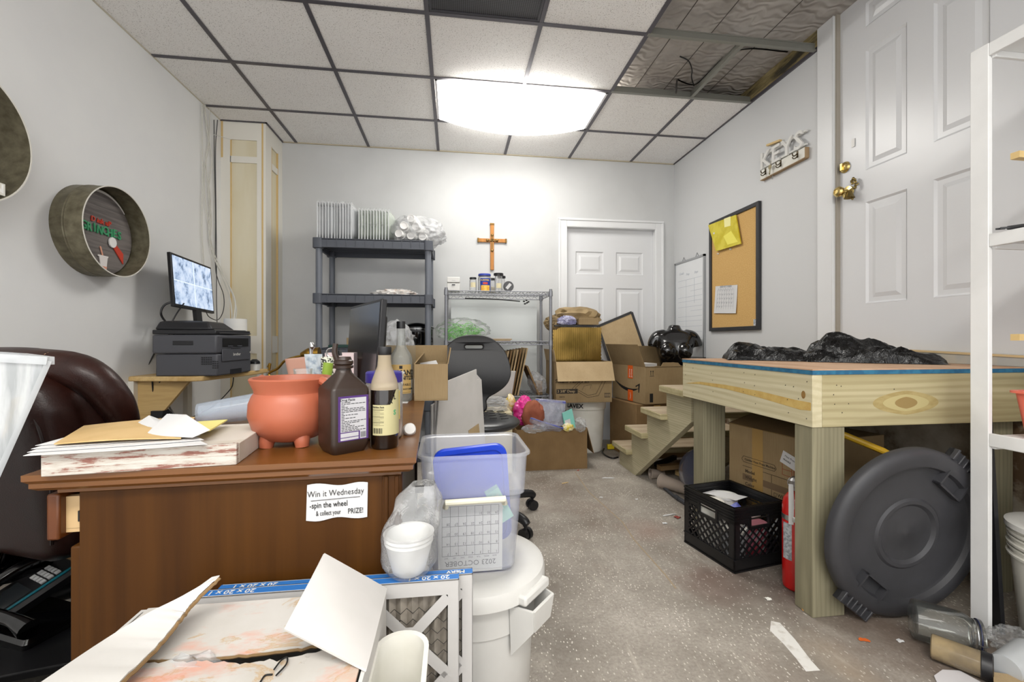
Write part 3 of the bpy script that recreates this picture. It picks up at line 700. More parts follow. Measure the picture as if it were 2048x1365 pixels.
# clamshell containers, nested on edge
M_clam = see('clear_clamshell', '#eef1f4', .3, .15, .9); M_rim = see('clamshell_rim', '#f0f2f4', .6, .2, .6)
def clam():
    b = MB(); h, d = .30, .14
    b.sheet(lambda u, v: ((.045*min(1, 5*min(u, 1-u))*min(1, 5*min(v, 1-v))), d*(2*u-1), .004+h*v), 8, 12, .0015)
    b.mat(1); b.box(-.004, .004, -d, d, h/2-.004, h/2+.004)
    for y in (-d, d-.006): b.box(-.0035, .0035, y, y+.006, 0, h)
    b.box(-.0035, .0035, -d, d, h-.006, h); b.box(-.0035, .0035, -d, d, 0, .006); b.mat(0)
    return b
base = None
def clams(x0, x1, z, nn, y, label, grp, mat, hs=1):
    base = None
    for i in range(nn):
        x = x0+(x1-x0)*i/(nn-1)+random.uniform(-.002, .002)
        if base is None:
            base = solo(clam(), 'clamshell_container', [mat, M_rim], label, 'food container', grp, loc=(x, y, z)); base.scale.z = hs
        else:
            c = dup(base, loc=(x, y+random.uniform(-.006, .006), z)); c.rotation_euler.z = random.uniform(-.02, .02)
clams(-1.055, -.80, 1.754, 13, 3.70, 'clear clamshell container on edge in the taller left row on the grey shelves', 'clamshells in the left row on the grey shelves', M_clam, 1.0)
clams(-.745, -.52, 1.754, 11, 3.71, 'greenish clamshell container on edge in the shorter right row on the grey shelves', 'clamshells in the right row on the grey shelves', see('clear_clamshell_green', '#e2ebe0', .3, .15, .9), .87)
# cup sleeves
M_cupw = pm('foam_white', '#e9e8e6', .5)
def cupsleeve():
    b = MB()
    prof = [(0, .004), (.026, .004), (.027, 0), (.030, 0), (.033, .05)]
    z = .05
    for i in range(9): prof += [(.037, z), (.038, z+.004), (.0365, z+.008), (.0362, z+.02)]; z += .022
    prof += [(.0, z)]
    return b.at(RX(-pi/2)).lathe(prof, 20)
pos = [(-.43, 1.81, 'lowest left sleeve, nearest the clamshells'), (-.338, 1.80, 'second sleeve of the bottom layer'), (-.25, 1.80, 'bottom sleeve nearest the right post'), (-.39, 1.875, 'middle layer sleeve at the left'), (-.30, 1.875, 'middle layer sleeve at the right'), (-.34, 1.945, 'topmost sleeve of the pile')]
for i, (x, z, t) in enumerate(pos):
    o = solo(cupsleeve(), 'cup_sleeve', M_cupw, 'sleeve of white paper cups on the grey shelves, '+t, 'cups', 'cup sleeves on the grey shelves', loc=(x, 3.50+.02*(i % 3), z-.005)); o.rotation_euler.z = R(-14+5*(i % 4))
b = MB(); b.blob((-.30, 3.68, 1.86), (.21, .17, .125), 4, .2, 2.6, 4, 1.753)
solo(b, 'plastic_bag', M_film2, 'crinkled clear bag wrapped around the white cup sleeves', 'plastic bag')
b = MB(); b.blob((-.18, 3.72, 1.83), (.11, .12, .085), 9, .25, 3, 4, 1.753, fn=lambda p: V((p.x, p.y, p.z*(1.0 if p.x < .03 else .7))))
solo(b, 'plastic_bag', M_film2, 'small clear bag bulging over the right end of the top grey shelf', 'plastic bag')
b = MB(); b.blob((-.47, 3.62, 1.335), (.16, .09, .04), 2, .35, 3, 4, 1.327)
solo(b, 'carrier_bag', pm('white_bag', '#dfdcd8', .6, c2='#d8c3b6', vs=20, vlo=.55, vhi=.7), 'white carrier bag lying flat on the second grey shelf', 'bag')
# pots on third shelf
P = PT(828, 690, 3.45)
o = thing('stock_pot', 'black stacked pots with a glossy rim on the third grey shelf', 'pot', (-.30, 3.70, .907))
b = MB(); b.lathe([(0, 0), (.125, 0), (.13, .01), (.13, .15), (.125, .15), (.12, .02), (0, .02)], 36); b.obj('body', M_blackg, o)
b = MB(); b.lathe([(.0, .205), (.06, .2), (.125, .175), (.137, .165), (.137, .155), (.12, .155)], 36); b.obj('lid', M_blackg, o)
b = MB(); b.lathe([(.13, .148), (.134, .15), (.134, .154), (.13, .156)], 36); b.obj('rim', M_metal, o)
b = MB(); b.tube([(-.05, -.128, .12), (-.05, -.16, .13), (.05, -.16, .13), (.05, -.128, .12)], .008, 8); b.obj('handle', M_black, o)
o = thing('sauce_pan', 'small black pan with a knob lid in front of the stacked pots', 'pot', (-.345, 3.55, .907))
b = MB(); b.lathe([(0, 0), (.05, 0), (.05, .07), (.046, .07), (.046, .005), (0, .005)], 28); b.obj('body', M_blackg, o)
b = MB(); b.lathe([(.0, .1), (.012, .1), (.014, .09), (.006, .085), (.02, .08), (.053, .072), (.053, .068), (0, .068)], 28); b.obj('lid', M_blackg, o)
b = MB(); b.box(-.98, -.74, 3.58, 3.86, .907, .928); solo(b, 'binder', pm('green_binder', '#22463f', .6), 'dark green binder lying on the third grey shelf', 'binder', bevel=.003)
b = MB(); b.box(-.86, -.80, 3.66, 3.70, .93, .985); solo(b, 'card_box', M_card2, 'small kraft box on top of the green binder', 'box')
b = MB(); b.box(-.585, -.545, 3.62, 3.66, .907, .975); solo(b, 'card_box', M_card3, 'tiny brown carton on the third grey shelf right of the dark monitor', 'box')

# ================================================================== WIRE RACK
M_wire = pm('grey_wire', '#8a8c92', .4, .5)
WX0, WX1, WY0, WY1 = -.06, .79, 3.50, 3.90
o = thing('wire_rack', 'grey wire shelving rack with ringed posts below the cross', 'wire rack', ((WX0+WX1)/2, (WY0+WY1)/2, 0))
W, D = (WX1-WX0)/2, (WY1-WY0)/2
for sx in (-1, 1):
    for sy in (-1, 1):
        b = MB(); b.cyl((sx*W, sy*D, 0), (sx*W, sy*D, 1.385), .0125, n=14)
        for i in range(52): b.cyl((sx*W, sy*D, .03+i*.0255), (sx*W, sy*D, .033+i*.0255), .0135, n=12, caps=False)
        b.obj('post', M_wire, o)
for z in (1.362, .955, .505, .12):
    b = MB()
    for s in (-1, 1):
        for dz in (0, -.028):
            b.cyl((-W, s*D, z+dz), (W, s*D, z+dz), .0035, n=8); b.cyl((s*W, -D, z+dz), (s*W, D, z+dz), .0035, n=8)
        for i in range(14):
            x0 = -W+2*W*i/14; x1 = x0+2*W/14; xm = (x0+x1)/2
            b.cyl((x0, s*D, z), (xm, s*D, z-.028), .002, n=6); b.cyl((xm, s*D, z-.028), (x1, s*D, z), .002, n=6)
        for i in range(6):
            y0 = -D+2*D*i/6; y1 = y0+2*D/6; ym = (y0+y1)/2
            b.cyl((s*W, y0, z), (s*W, ym, z-.028), .002, n=6); b.cyl((s*W, ym, z-.028), (s*W, y1, z), .002, n=6)
    for i in range(30): b.cyl((-W+2*W*(i+.5)/30, -D, z+.002), (-W+2*W*(i+.5)/30, D, z+.002), .0018, n=6)
    for i in range(2): b.cyl((-W, -D+2*D*(i+1)/3, z-.004), (W, -D+2*D*(i+1)/3, z-.004), .003, n=6)
    b.obj('wire_shelf', M_wire, o, sharp=60)
    for sx in (-1, 1):
        for sy in (-1, 1): MB().cyl((sx*W, sy*D, z-.035), (sx*W, sy*D, z+.008), .018, .0165, n=14).obj('collar', M_wire, o)
n = NT('milky_panel'); n.set(Roughness=.25); n.col('#c8cccb')
MB().box(WX0+.03, WX1-.02, YB-.02, YB-.008, .14, 1.30); b = MB(); b.box(WX0+.035, WX1-.03, 3.945, 3.955, .0, 1.335)
solo(b, 'plastic_sheet', n.m, 'smooth glossy white panel standing behind the wire rack', 'panel')
zt = 1.365
def jar(name, label, u, Y, r, h, lidm, lr=None, content=None, slab=None):
    P = PY(u, 585, Y); o = thing(name, label, 'jar', (P.x, Y, zt))
    b = MB(); b.lathe([(0, 0), (r, 0), (r, h*.8), (r*.86, h*.86), (r*.86, h*.9), (r*.83, h*.9), (r*.83, h*.85), (r*.97, h*.79), (r*.97, .003), (0, .003)], 28); b.obj('body', M_clear, o)
    b = MB(); lr = lr or r*.95; b.lathe([(0, h), (lr*.95, h), (lr, h-.004), (lr, h*.885), (lr*.9, h*.885)], 28); b.obj('lid', lidm, o)
    if slab: b = MB(); b.lathe([(r*1.01, slab[0]), (r*1.01, slab[1])], 8, -pi/2-.7, -pi/2+.7); b.obj('label', slab[2], o)
    if content: b = MB(); b.lathe([(0, .004), (r*.94, .004), (r*.94, h*content[0]), (0, h*content[0]+.01)], 24); b.obj('contents', content[1], o)
    return o
M_oat = pm('pale_grain', '#cbbfa3', .8)
jar('glass_jar', 'small clear jar with a black lid and cream label, left of the blue lidded tub', 946, 3.60, .030, .118, M_black, None, None, (.035, .075, pm('cream_label', '#ddd3ae', .7)))
o = jar('snack_tub', 'clear snack tub with a blue lid and a blue label on the wire rack', 969, 3.60, .055, .148, pm('blue_lid', '#2c3f9a', .4))
b = MB(); b.lathe([(.0558, .004), (.0558, .108)], 12, -pi/2-.75, -pi/2+.95); b.obj('label', pm('blue_label', '#1d3a98', .5), o)
b = MB(); b.lathe([(.0562, .002), (.0562, .05)], 12, -pi/2-.62, -pi/2+.75); b.obj('snack_picture', pm('cheese_curl_print', '#e8a83a', .5, c2='#f3cf5c', vs=60), o)
b = MB(); b.text('PLANTERS', .016, T(0, 0, .092), .0002, cyl=.0565, bold=.02); b.obj('label_name', pm('yellow_print', '#f0d34a', .5), o)
b = MB(); b.lathe([(.0566, .058), (.0566, .074)], 8, -pi/2-.3, -pi/2+.4); b.obj('label_band', pm('red_print', '#d2452c', .5), o)
jar('glass_jar', 'tall clear jar with a black lid and cream label, right of the blue lidded tub', 997, 3.59, .032, .155, M_black, .041, None, (.03, .07, pm('cream_label', '#ddd3ae', .7)))
jar('glass_jar', 'clear jar with a black lid half hidden behind the blue lidded tub', 984, 3.70, .030, .128, M_black, None, (.4, M_oat))
jar('glass_jar', 'rear clear jar with a black lid just behind the tall labelled jar', 1003, 3.71, .030, .15, M_black, .036)
P = PY(1017, 577, 3.56)
o = thing('round_tin', 'dark round lid standing on edge with a white sticker, at the right of the jars', 'lid', (P.x, 3.56, zt+.045))
b = MB().at(RX(pi/2)); b.lathe([(0, .008), (.040, .008), (.043, .004), (.043, -.012), (0, -.012)], 32); b.obj('disc', pm('dark_lid', '#4b4b4d', .5), o)
b = MB().at(RX(pi/2) @ RZ(R(50))); b.box(-.026, .026, -.012, .012, .0082, .0086); b.text('MIXED', .011, T(0, 0, .0088), .0001); b.obj('sticker', M_paper, o)
P = PY(907, 583, 3.62); o = thing('dispenser', 'boxy white dispenser on the left end of the wire rack', 'dispenser', (P.x, 3.62, zt))
b = MB(); b.box(-.052, .052, -.03, .03, 0, .07); b.box(-.052, .052, -.034, .03, .073, .118); b.obj('body', M_white, o, bevel=.004)
b = MB(); b.box(-.013, .013, -.0355, -.03, .05, .058); b.obj('slot', M_black, o); b = MB(); b.box(-.013, .013, -.0352, -.03, .09, .093); b.obj('crease', pm('pale_grey', '#bdbdbb', .5), o)
# lids leaning behind the jars
for (u, z, a, lb) in ((975, 1.42, .25, 'grey rimmed clear lid leaning at the wall below the cross, left one'), (984, 1.43, -.2, 'clear lid leaning at the wall below the cross, right one')):
    P = PY(u, 560, 3.88); b = MB().at(T(P.x, 3.80+.0*z, zt+.09) @ RZ(a) @ RX(R(80))); b.lathe([(0, 0), (.055, 0), (.057, .004), (.057, .014), (.054, .014)], 32)
    solo(b, 'clear_lid', see('lid_frost', '#d4d6dc', .6, .3, .6), lb, 'lid')
# rod with knuckle under the top shelf
b = MB(); b.tube([PY(930, 597, 3.7), PY(990, 599, 3.68), PY(1040, 603, 3.66)], .005, 8)
for k in ((1048, 603), (1054, 606), (1050, 608), (1057, 604), (1053, 601)): b.blob(PY(k[0], k[1], 3.655), (.010, .008, .007), k[0], .2, sub=2)
solo(b, 'black_rod', M_black, 'thin black rod with a knuckled end hanging under the top wire shelf', 'rod')
# green shredded paper bag
o = thing('bag_of_grass', 'clear bag of bright green shredded paper on the middle wire shelf', 'bag', (.075, 3.66, .957))
b = MB()
for i in range(170):
    a, r_, h = random.uniform(0, 2*pi), random.uniform(0, 1)**.5, random.uniform(0, 1)
    c = V((cos(a)*r_*.16, sin(a)*r_*.1, .02+.14*h*(1-.5*r_*r_)))
    d = V((random.uniform(-1, 1), random.uniform(-1, 1), random.uniform(-.6, .6)))*.05
    b.tube([c-d, c+V((random.uniform(-.02, .02), random.uniform(-.02, .02), .015)), c+d], .0022, 4, sub=2)
b.obj('shreds', pm('green_shreds', '#6fc258', .6, c2='#97dd7c', vs=30), o)['kind'] = 'stuff'
b = MB(); b.blob((0.0, 0, .09), (.215, .13, .10), 3, .16, 3, 4, .0); b.obj('film', M_film, o)
b = MB(); b.box(-.22, .2, 3.60, 3.86, .957, .964); b.at(Matrix.Identity(4))
# flat cardboard pads + folded cartons on the rack
def pads(x0, x1, y0, y1, z, hs, label, grp, mats):
    for i, h in enumerate(hs):
        b = MB(); j = .008*((i*5) % 3-1); b.box(x0+j, x1+j*.7, y0, y1, z, z+h); z += h+.0015
        solo(b, 'cardboard_pad', mats[i % len(mats)], label % ('bottom', 'second', 'third', 'fourth', 'top')[i if i < 4 else 4], 'cardboard', grp)
pads(.27, .47, 3.55, 3.85, .958, (.009, .008, .007), '%s cardboard pad in the flat pile on the middle wire shelf', 'pads on the middle wire shelf', (M_card, M_card2, M_wcard))
M_darkc = M_card3
x = .33
for i in range(7):
    z0, z1 = .50+.01, .94-.012*i
    b = MB(); p = V((.52-.024*i, 3.58, .51)); q = V((.60-.026*i, 3.60, .90-.004*i))
    b.quad((p.x, 3.52, p.z), (p.x, 3.82, p.z), (q.x, 3.82, q.z), (q.x, 3.52, q.z), .010)
    solo(b, 'carton_divider', (M_card2, M_card, M_card3)[i % 3], 'slanting cardboard divider in the fan standing on the low wire shelf, ' + ('rightmost one', 'second from right', 'third from right', 'middle one', 'third from left', 'second from left', 'leftmost one')[i], 'cardboard', 'fan of dividers on the wire rack')
b = MB(); b.quad((.70, 3.53, .512), (.70, 3.8, .512), (.60, 3.8, .75), (.60, 3.53, .75), .014); solo(b, 'cardboard_sheet', M_card3, 'dark edged corrugated sheet leaning left on the low wire shelf', 'cardboard')
b = MB(); b.blob((.70, 3.62, .60), (.075, .10, .095), 6, .15, 3, 4, .509, fn=lambda p: V((p.x-.25*p.z, p.y, p.z))); solo(b, 'plastic_bag', M_film2, 'clear bag of brown sheets leaning in the right corner of the low wire shelf', 'plastic bag')
b = MB(); b.box(.685, .735, 3.57, 3.67, .51, .62); solo(b, 'card_stack', M_card3, 'brown stack inside the clear bag on the low wire shelf', 'cardboard')
b = MB(); b.at(T(.33, 3.60, .508)); b.loft([(.0, .14, .09, .01), (.20, .17, .11, .01)]); b.loft([(.2, .17, .11, .01), (.205, .17, .11, .01)]); solo(b, 'carton', M_wcard, 'white tapered carton on the low wire shelf behind the stool', 'box')
b = MB(); b.box(.02, .16, 3.55, 3.85, .508, .72); solo(b, 'carton', M_card2, 'plain kraft carton on the low wire shelf left of the white carton', 'box')
b = MB(); b.quad((-.22, 3.40, .70), (.02, 3.40, .73), (.02, 3.42, .94), (-.22, 3.42, .90), .004); b.at(Matrix.Identity(4)); b.bar((-.22, 3.398, .90), (.04, 3.398, .945), .008, .008)

# cross
P = PY(984, 495, YB)
o = thing('wooden_cross', 'wooden wall cross with brass corner caps and a small centre crucifix', 'cross', (P.x, YB-.018, P.z-.2))
M_oak = wood('honey_oak', '#a5671d', '#c08133', '#7d4a14', 'Z', 30, .1, .4)
zc = .2+.065
def cz(v): return HC+(V0-v)/F*(YB/ (ray(984, 500).y)) - (P.z-.2)
z0, z1, zc = cz(541), cz(447.5), cz(482)
b = MB(); b.box(-.017, .017, 0, .016, z0, z1); b.box(-.135, .135, 0, .016, zc-.017, zc+.017); b.obj('beam', M_oak, o, bevel=.003)
M_bro = pm('aged_brass', '#7b5e31', .4, .8)
for (x, z, w, h) in ((-.128, zc, .008, .02), (.128, zc, .008, .02), (0, z1-.008, .02, .008)): MB().box(x-w, x+w, -.003, .017, z-h, z+h).obj('corner_cap', M_bro, o, bevel=.002)
b = MB(); b.box(-.004, .004, -.008, 0, zc-.09, zc+.045); b.box(-.042, .042, -.008, 0, zc-.005, zc+.005)
for x, z in ((-.045, zc), (.045, zc), (0, zc+.048), (0, zc-.094)): b.blob((x, -.005, z), (.012, .005, .012), x*50+z, .2, sub=2)
b.obj('crucifix', pm('crucifix_brass', '#7d6238', .3, .8), o)
b = MB(); P = PY(1092, 561, YB); b.box(P.x-.004, P.x+.004, YB-.003, YB, P.z-.004, P.z+.004)

# ---------------- right wall things
o = thing('cork_board', 'black framed cork board on the right wall', 'notice board', (XR, 3.087, 1.04))
a, c = 3.386-3.087, 2.789-3.087; H = .905
M_cork = pm('cork', '#c29a5c', .9, c2='#d1ab6d', vs=160, bump=.2, bs=250); M_frm = pm('black_frame', '#2a2a2c', .5)
b = MB(); b.box(-.012, -.002, c+.01, a-.01, .01, H-.01); b.obj('cork_panel', M_cork, o)
b = MB()
for y0, y1, q0, q1 in ((c, c+.028, 0, H), (a-.028, a, 0, H), (c+.028, a-.028, 0, .028), (c+.028, a-.028, H-.028, H)): b.box(-.024, 0, y0, y1, q0, q1)
b.obj('frame', M_frm, o, bevel=.002)
b = MB(); b.box(-.0135, -.0122, c+.03, c+.065, .03, .075); b.obj('sticker', pm('grey_sticker', '#cfcfd2', .5, c2='#4d6a78', vs=130), o)
M_yel = pm('yellow_plastic_folder', '#cbb91a', .3, alpha=.92, c2='#dccd3f', vs=12)
o = thing('plastic_folder', 'yellow translucent envelope folder pinned at the top of the cork board', 'folder', tuple(PX(1450, 468, XR-.03)))
p = [PX(u, v, XR-.03) for u, v in ((1417, 451), (1472, 430), (1482, 488), (1433, 503))]
b = MB(); b.quad(p[3], p[2], p[1], p[0], .008, 6, 6); b.obj('sleeve', M_yel, o, True)
q = [PX(u, v, XR-.0345) for u, v in ((1448, 438), (1461, 433), (1461, 452), (1449, 455))]; b = MB(); b.quad(q[3], q[2], q[1], q[0], .001); b.obj('label', pm('pale_yellow_label', '#eee9a5', .5), o, True)
q = [PX(u, v, XR-.0345) for u, v in ((1447, 473), (1462, 462), (1476, 484), (1455, 490))]; b = MB(); b.quad(q[3], q[2], q[1], q[0], .001); b.obj('pocket', pm('pale_yellow_pocket', '#e9de5a', .4), o, True)
b = MB(); P = PX(1428, 467, XR-.035); b.at(frame(P, (0, -1, 0), (0, 0, 1))); b.lathe([(0, .003), (.008, .002), (.009, 0)], 14); b.obj('snap_button', M_white, o, True)
def calendar(o, M, Wd, Hh, month, ink, rows=5, first=0, title=.022, flip=False, world=True, numsize=.014):
    b = MB().at(M); t = .0004
    gx0, gx1, gy1, gy0 = -Wd*.44, Wd*.44, Hh*.28, -Hh*.42
    b.text(month, title, M.inverted() @ M @ T(0, Hh*.39, .0006), .0002)
    for i in range(8): x = gx0+(gx1-gx0)*i/7; b.box(x-t, x+t, gy0, gy1, .0004, .0008)
    for j in range(rows+1): y = gy1+(gy0-gy1)*j/rows; b.box(gx0, gx1, y-t, y+t, .0004, .0008)
    d = 1
    for k in range(first, first+31):
        i, j = k % 7, k//7
        if j < rows: b.text(str(d), numsize, T(gx0+(gx1-gx0)*(i+.25)/7, gy1+(gy0-gy1)*(j+.22)/rows, .0006), .0001)
        d += 1
    for i, dname in enumerate(('SUN', 'MON', 'TUE', 'WED', 'THU', 'FRI', 'SAT')): b.text(dname, numsize*.6, T(gx0+(gx1-gx0)*(i+.5)/7, gy1+Hh*.03, .0006), .0001)
    b.obj('calendar_print', ink, o, world)
o = thing('calendar_sheet', 'white October calendar page pinned low on the cork board', 'calendar', tuple(PX(1450, 600, XR-.02)))
p = [PX(u, v, XR-.016) for u, v in ((1431, 573), (1475, 570), (1473, 627), (1429, 627))]
b = MB(); b.sheet(lambda u, v: (p[3]*(1-u)+p[2]*u)*(1-v)+(p[0]*(1-u)+p[1]*u)*v + V((-.006*(1-v)*(1-v), 0, 0)), 6, 8, .0006); b.obj('page', M_paper, o, True)
c4 = (p[0]+p[1]+p[2]+p[3])/4
calendar(o, frame(c4+V((-.004, 0, .012)), p[1]-p[0], (0, 0, 1)), .24, .23, '2023 OCTOBER', pm('grey_print', '#8a8f99', .7), numsize=.012)
for u, v, lb in ((1437, 508, 'left white push pin below the yellow folder'), (1462, 499, 'right white push pin below the yellow folder')):
    P = PX(u, v, XR-.014); b = MB().at(frame(P, (0, -1, 0), (0, 0, 1))); b.lathe([(.006, 0), (.006, .002), (.003, .004), (.003, .009), (.005, .011), (0, .012)], 12); solo(b, 'push_pin', M_white, lb, 'push pin')
# whiteboard
y0, y1 = 3.466, 3.97; zt_, zb_ = 1.705, .80
o = thing('whiteboard', 'silver framed whiteboard planner with faint lines, hanging in the back right corner', 'whiteboard', (XR, (y0+y1)/2, zb_)); D = (y1-y0)/2; H = zt_-zb_
b = MB(); b.box(-.012, -.003, -D+.005, D-.005, .005, H-.005); b.obj('board', pm('whiteboard_face', '#dfe1e3', .25), o)
b = MB()
for a, c, d, e in ((-D, -D+.018, 0, H), (D-.018, D, 0, H), (-D, D, 0, .018), (-D, D, H-.018, H)): b.box(-.018, 0, a, c, d, e)
b.obj('frame', pm('aluminium_frame', '#a9abad', .4, .5), o)
b = MB()
for i, z in enumerate((.72, .66, .61, .56, .52, .47, .43, .38, .34, .29, .24, .19)): b.box(-.0128, -.012, -D+.04+(.0 if i else .0), D-.06-(.22 if i % 4 == 2 else 0), z, z+.0025)
b.box(-.0128, -.012, -D+.16, -D+.1625, .5, .72); b.box(-.0128, -.012, -D+.3, -D+.302, .2, .72)
Mx = frame((-.0126, 0, .79), (0, -1, 0), (0, 0, 1)); b.text('Goals', .035, Mx @ T(-.13, 0, 0), .0002, shear=.3); b.text('Days', .03, Mx @ T(.12, -.02, 0), .0002, shear=.3); b.text('Prep', .03, Mx @ T(-.02, -.02, 0), .0002, shear=.3)
b.obj('marker_lines', pm('faded_marker', '#aab0ba', .6), o)
b = MB()
for y in (-D+.13, D-.15): b.tube([(-.004, y-.025, H), (-.004, y, H+.035), (-.004, y+.025, H)], .0018, 6, smooth=False)
b.obj('hanger_wire', M_dark, o)
# KEYS rack
yr, yl = 2.378, 2.764; zr1, zr0 = PX(1618, 252, XR-.03).z, PX(1618, 310, XR-.03).z
o = thing('key_rack', 'white KEYS letter rack with bronze hooks on the right wall by the door', 'key rack', (XR, (yl+yr)/2, zr0)); D = (yl-yr)/2; H = zr1-zr0
b = MB(); b.box(-.03, 0, -D, D, .0, H*.36); b.obj('board', M_offw, o, bevel=.002)
b = MB(); b.box(-.0299, -.001, -D, D, -.004, 0); b.box(-.029, -.001, -D-.003, -D, 0, H*.36); b.obj('board_edge', pm('raw_mdf_edge', '#a08664', .7), o)
b = MB(); Mx = frame((-.027, 0, H*.68), (0, -1, 0), (0, 0, 1))
for i, c in enumerate('KEYS'): b.text(c, H*.9, Mx @ T(-D*.75+i*D*.50, 0, 0), .006, sx=1.0, bold=.012)
for z in (H*.47, H*.94): b.at(Matrix.Identity(4)); b.box(-.022, -.006, -D, D, z-.005, z+.005)
b.obj('letters', M_white, o, sharp=20)
M_hook = pm('bronze_hook', '#5b5140', .35, .9)
for y in (D*.72, 0, -D*.72):
    b = MB(); b.box(-.033, -.03, y-.006, y+.006, .02, .06); b.tube([(-.032, y, .045), (-.05, y, .03), (-.062, y, .03), (-.066, y, .045)], .0035, 7); b.tube([(-.032, y, .03), (-.045, y, .015), (-.06, y, .012), (-.066, y, .022)], .003, 7); b.obj('hook', M_hook, o)
P = PX(1540, 340, XR-.05)
b = MB(); b.at(frame(P+V((0, 0, .02)), (0, -1, 0), (0, 0, 1))); b.lathe([(.0, .002), (.014, .002), (.016, 0), (.0, -.001)], 16); b.bar((0, -.012, 0), (-.006, -.05, 0), .007, .003); b.bar((0, -.045, 0), (-.01, -.042, 0), .004, .003); b.tube([(0, .012, 0), (.01, .025, 0), (.014, .04, .005)], .0012, 6)
solo(b, 'door_key', pm('worn_brass_key', '#a59a7c', .3, .9), 'worn brass key hanging from the left hook of the KEYS rack', 'key')
b = MB(); P = PX(1546, 345, XR-.02); b.bar(P, P+V((0, .006, -.045)), .004, .003); solo(b, 'door_key', M_metal, 'thin steel key hanging close to the wall under the KEYS rack', 'key')
b = MB(); p0 = PX(1535, 291, XR-.02); p1 = PX(1561, 281, XR-.02); b.bar(p0, p1, .02, .012); solo(b, 'wood_strip', M_raw, 'loose raw wood strip tucked on top of the KEYS letters', 'wood strip')
# ================================================================== DESK
M_desk = wood('desk_veneer', '#3b2006', '#50300d', '#251202', 'Z', 8, .04, .5, rings=0, bump=.03, spec=.18)
M_desktop = wood('desk_top_veneer', '#663e18', '#784c21', '#4f2e0c', 'X', 11, .05, .3, bump=.02)
M_deskd = pm('dark_desk_side', '#2a1a10', .5)
ZT = .745
dx, dy, dang = -.071, .846, R(2.6)     # right front corner, desk turned a little
o = desk = thing('office_desk', 'cherry veneer office desk, its narrow end panel facing the viewer', 'desk', (dx, dy, 0), dang)
L, W = 1.5, .637
b = MB(); prof = [(0, 0), (0, -.010), (.006, -.016), (.006, -.024), (.014, -.030), (.03, -.034), (.03, -.04)]
rings = []
for k, (i, z) in enumerate(prof): rings.append([(-W+i, i, ZT+z), (-i, i, ZT+z), (-i, L-i, ZT+z), (-W+i, L-i, ZT+z)])
vs = [p for r in rings for p in r]; nr = len(rings)
b.add(vs, [(4*k+j, 4*k+4+j, 4*k+4+(j+1) % 4, 4*k+(j+1) % 4) for k in range(nr-1) for j in range(4)]+[(0, 1, 2, 3), tuple(4*(nr-1)+j for j in (3, 2, 1, 0))])
b.obj('desk_top', M_desktop, o, sharp=20)
b = MB(); b.box(-W+.062, -.028, .03, .048, .0, ZT-.04); b.obj('end_panel', M_desk, o, bevel=.002)
b = MB(); b.box(-.066, -.03, .026, .03, .0, ZT-.04); b.box(-.062, -.054, .022, .03, 0, ZT-.04); b.box(-.042, -.034, .022, .03, 0, ZT-.04); b.obj('corner_moulding', M_desk, o, bevel=.002)
b = MB(); b.box(-.078, -.062, .048, L-.05, .08, ZT-.04); b.box(-W+.07, -.05, L-.07, L-.05, .05, ZT-.04); b.obj('modesty_panel', M_deskd, o)
b = MB(); b.box(-W+.08, -.10, .05, .46, .02, .46); b.obj('pedestal', M_desk, o)
b = MB(); b.box(-W+.045, -W+.062, .035, .47, .03, .608); b.obj('lower_drawer_front', M_desk, o, bevel=.003)
d = MB(); d.box(-W+.005, -W+.025, .04, .46, .618, .700)
dr = d.obj('drawer', wood('drawer_front', '#55290a', '#693913', '#3d1c05', 'Z', 14, .08, .4), o, bevel=.004)
b = MB(); b.box(-W+.025, -W+.36, .055, .067, .632, .69); b.box(-W+.025, -W+.36, .44, .452, .632, .69); b.box(-W+.025, -W+.36, .055, .452, .626, .633); b.obj('drawer_box', pm('maple_ply', '#c8a97b', .5, c2='#d4b88c', vs=6, stretch=(.2, 1, 1)), dr)
b = MB(); b.box(-W+.045, -W+.10, .052, .0555, .645, .664); b.obj('drawer_slot', pm('slot_dark', '#15110d', .7), dr)

DM = T(dx, dy, 0) @ RZ(dang)
def dk(u, v): return PZ(u, v, ZT)
# note taped on the end panel
p = [PY(u, v, dy+.0085) for u, v in ((615, 970), (736, 965.5), (735, 1032), (613, 1041))]
o = thing('paper_note', 'handwritten white note reading Win it Wednesday on the desk end panel', 'note', tuple((p[2]+p[3])/2))
off = V((0, 0, 0)); nrm = V((sin(dang), -cos(dang), 0))
def onpanel(u, v):
    # end panel plane: local y=.03 of the desk
    q = DM @ V((0, .03, 0)); r = ray(u, v); t = (q-V((0, 0, HC))).dot(nrm)/r.dot(nrm)
    return V((0, 0, HC))+r*t+nrm*.0022
p = [onpanel(u, v) for u, v in ((615, 970), (736, 965.5), (735, 1032), (613, 1041))]
b = MB(); b.sheet(lambda u, v: (p[3]*(1-u)+p[2]*u)*(1-v)+(p[0]*(1-u)+p[1]*u)*v+nrm*(.001*sin(u*7)**2+.002*(1-v)*(u-.5)**2)+V((0, 0, .0025*sin(u*9)*(1 if v > .5 else -1)*(abs(v-.5)*2)**3)), 14, 8, .0005); b.obj('paper', M_paper, o, True)
Mx = frame((p[0]+p[1]+p[2]+p[3])/4+nrm*.0022, p[1]-p[0], (0, 0, 1)); NW = (p[1]-p[0]).length; NH = (p[0]-p[3]).length
b = MB().at(Mx @ RZ(R(2.5)))
hs = .25*NH
b.text('Win it Wednesday', hs, T(-.02*NW, .25*NH, 0), .0002, sx=.80, shear=.05, bold=-.008); b.bar((-.43*NW, .075*NH, 0), (.38*NW, .09*NH, 0), .0006, .001)
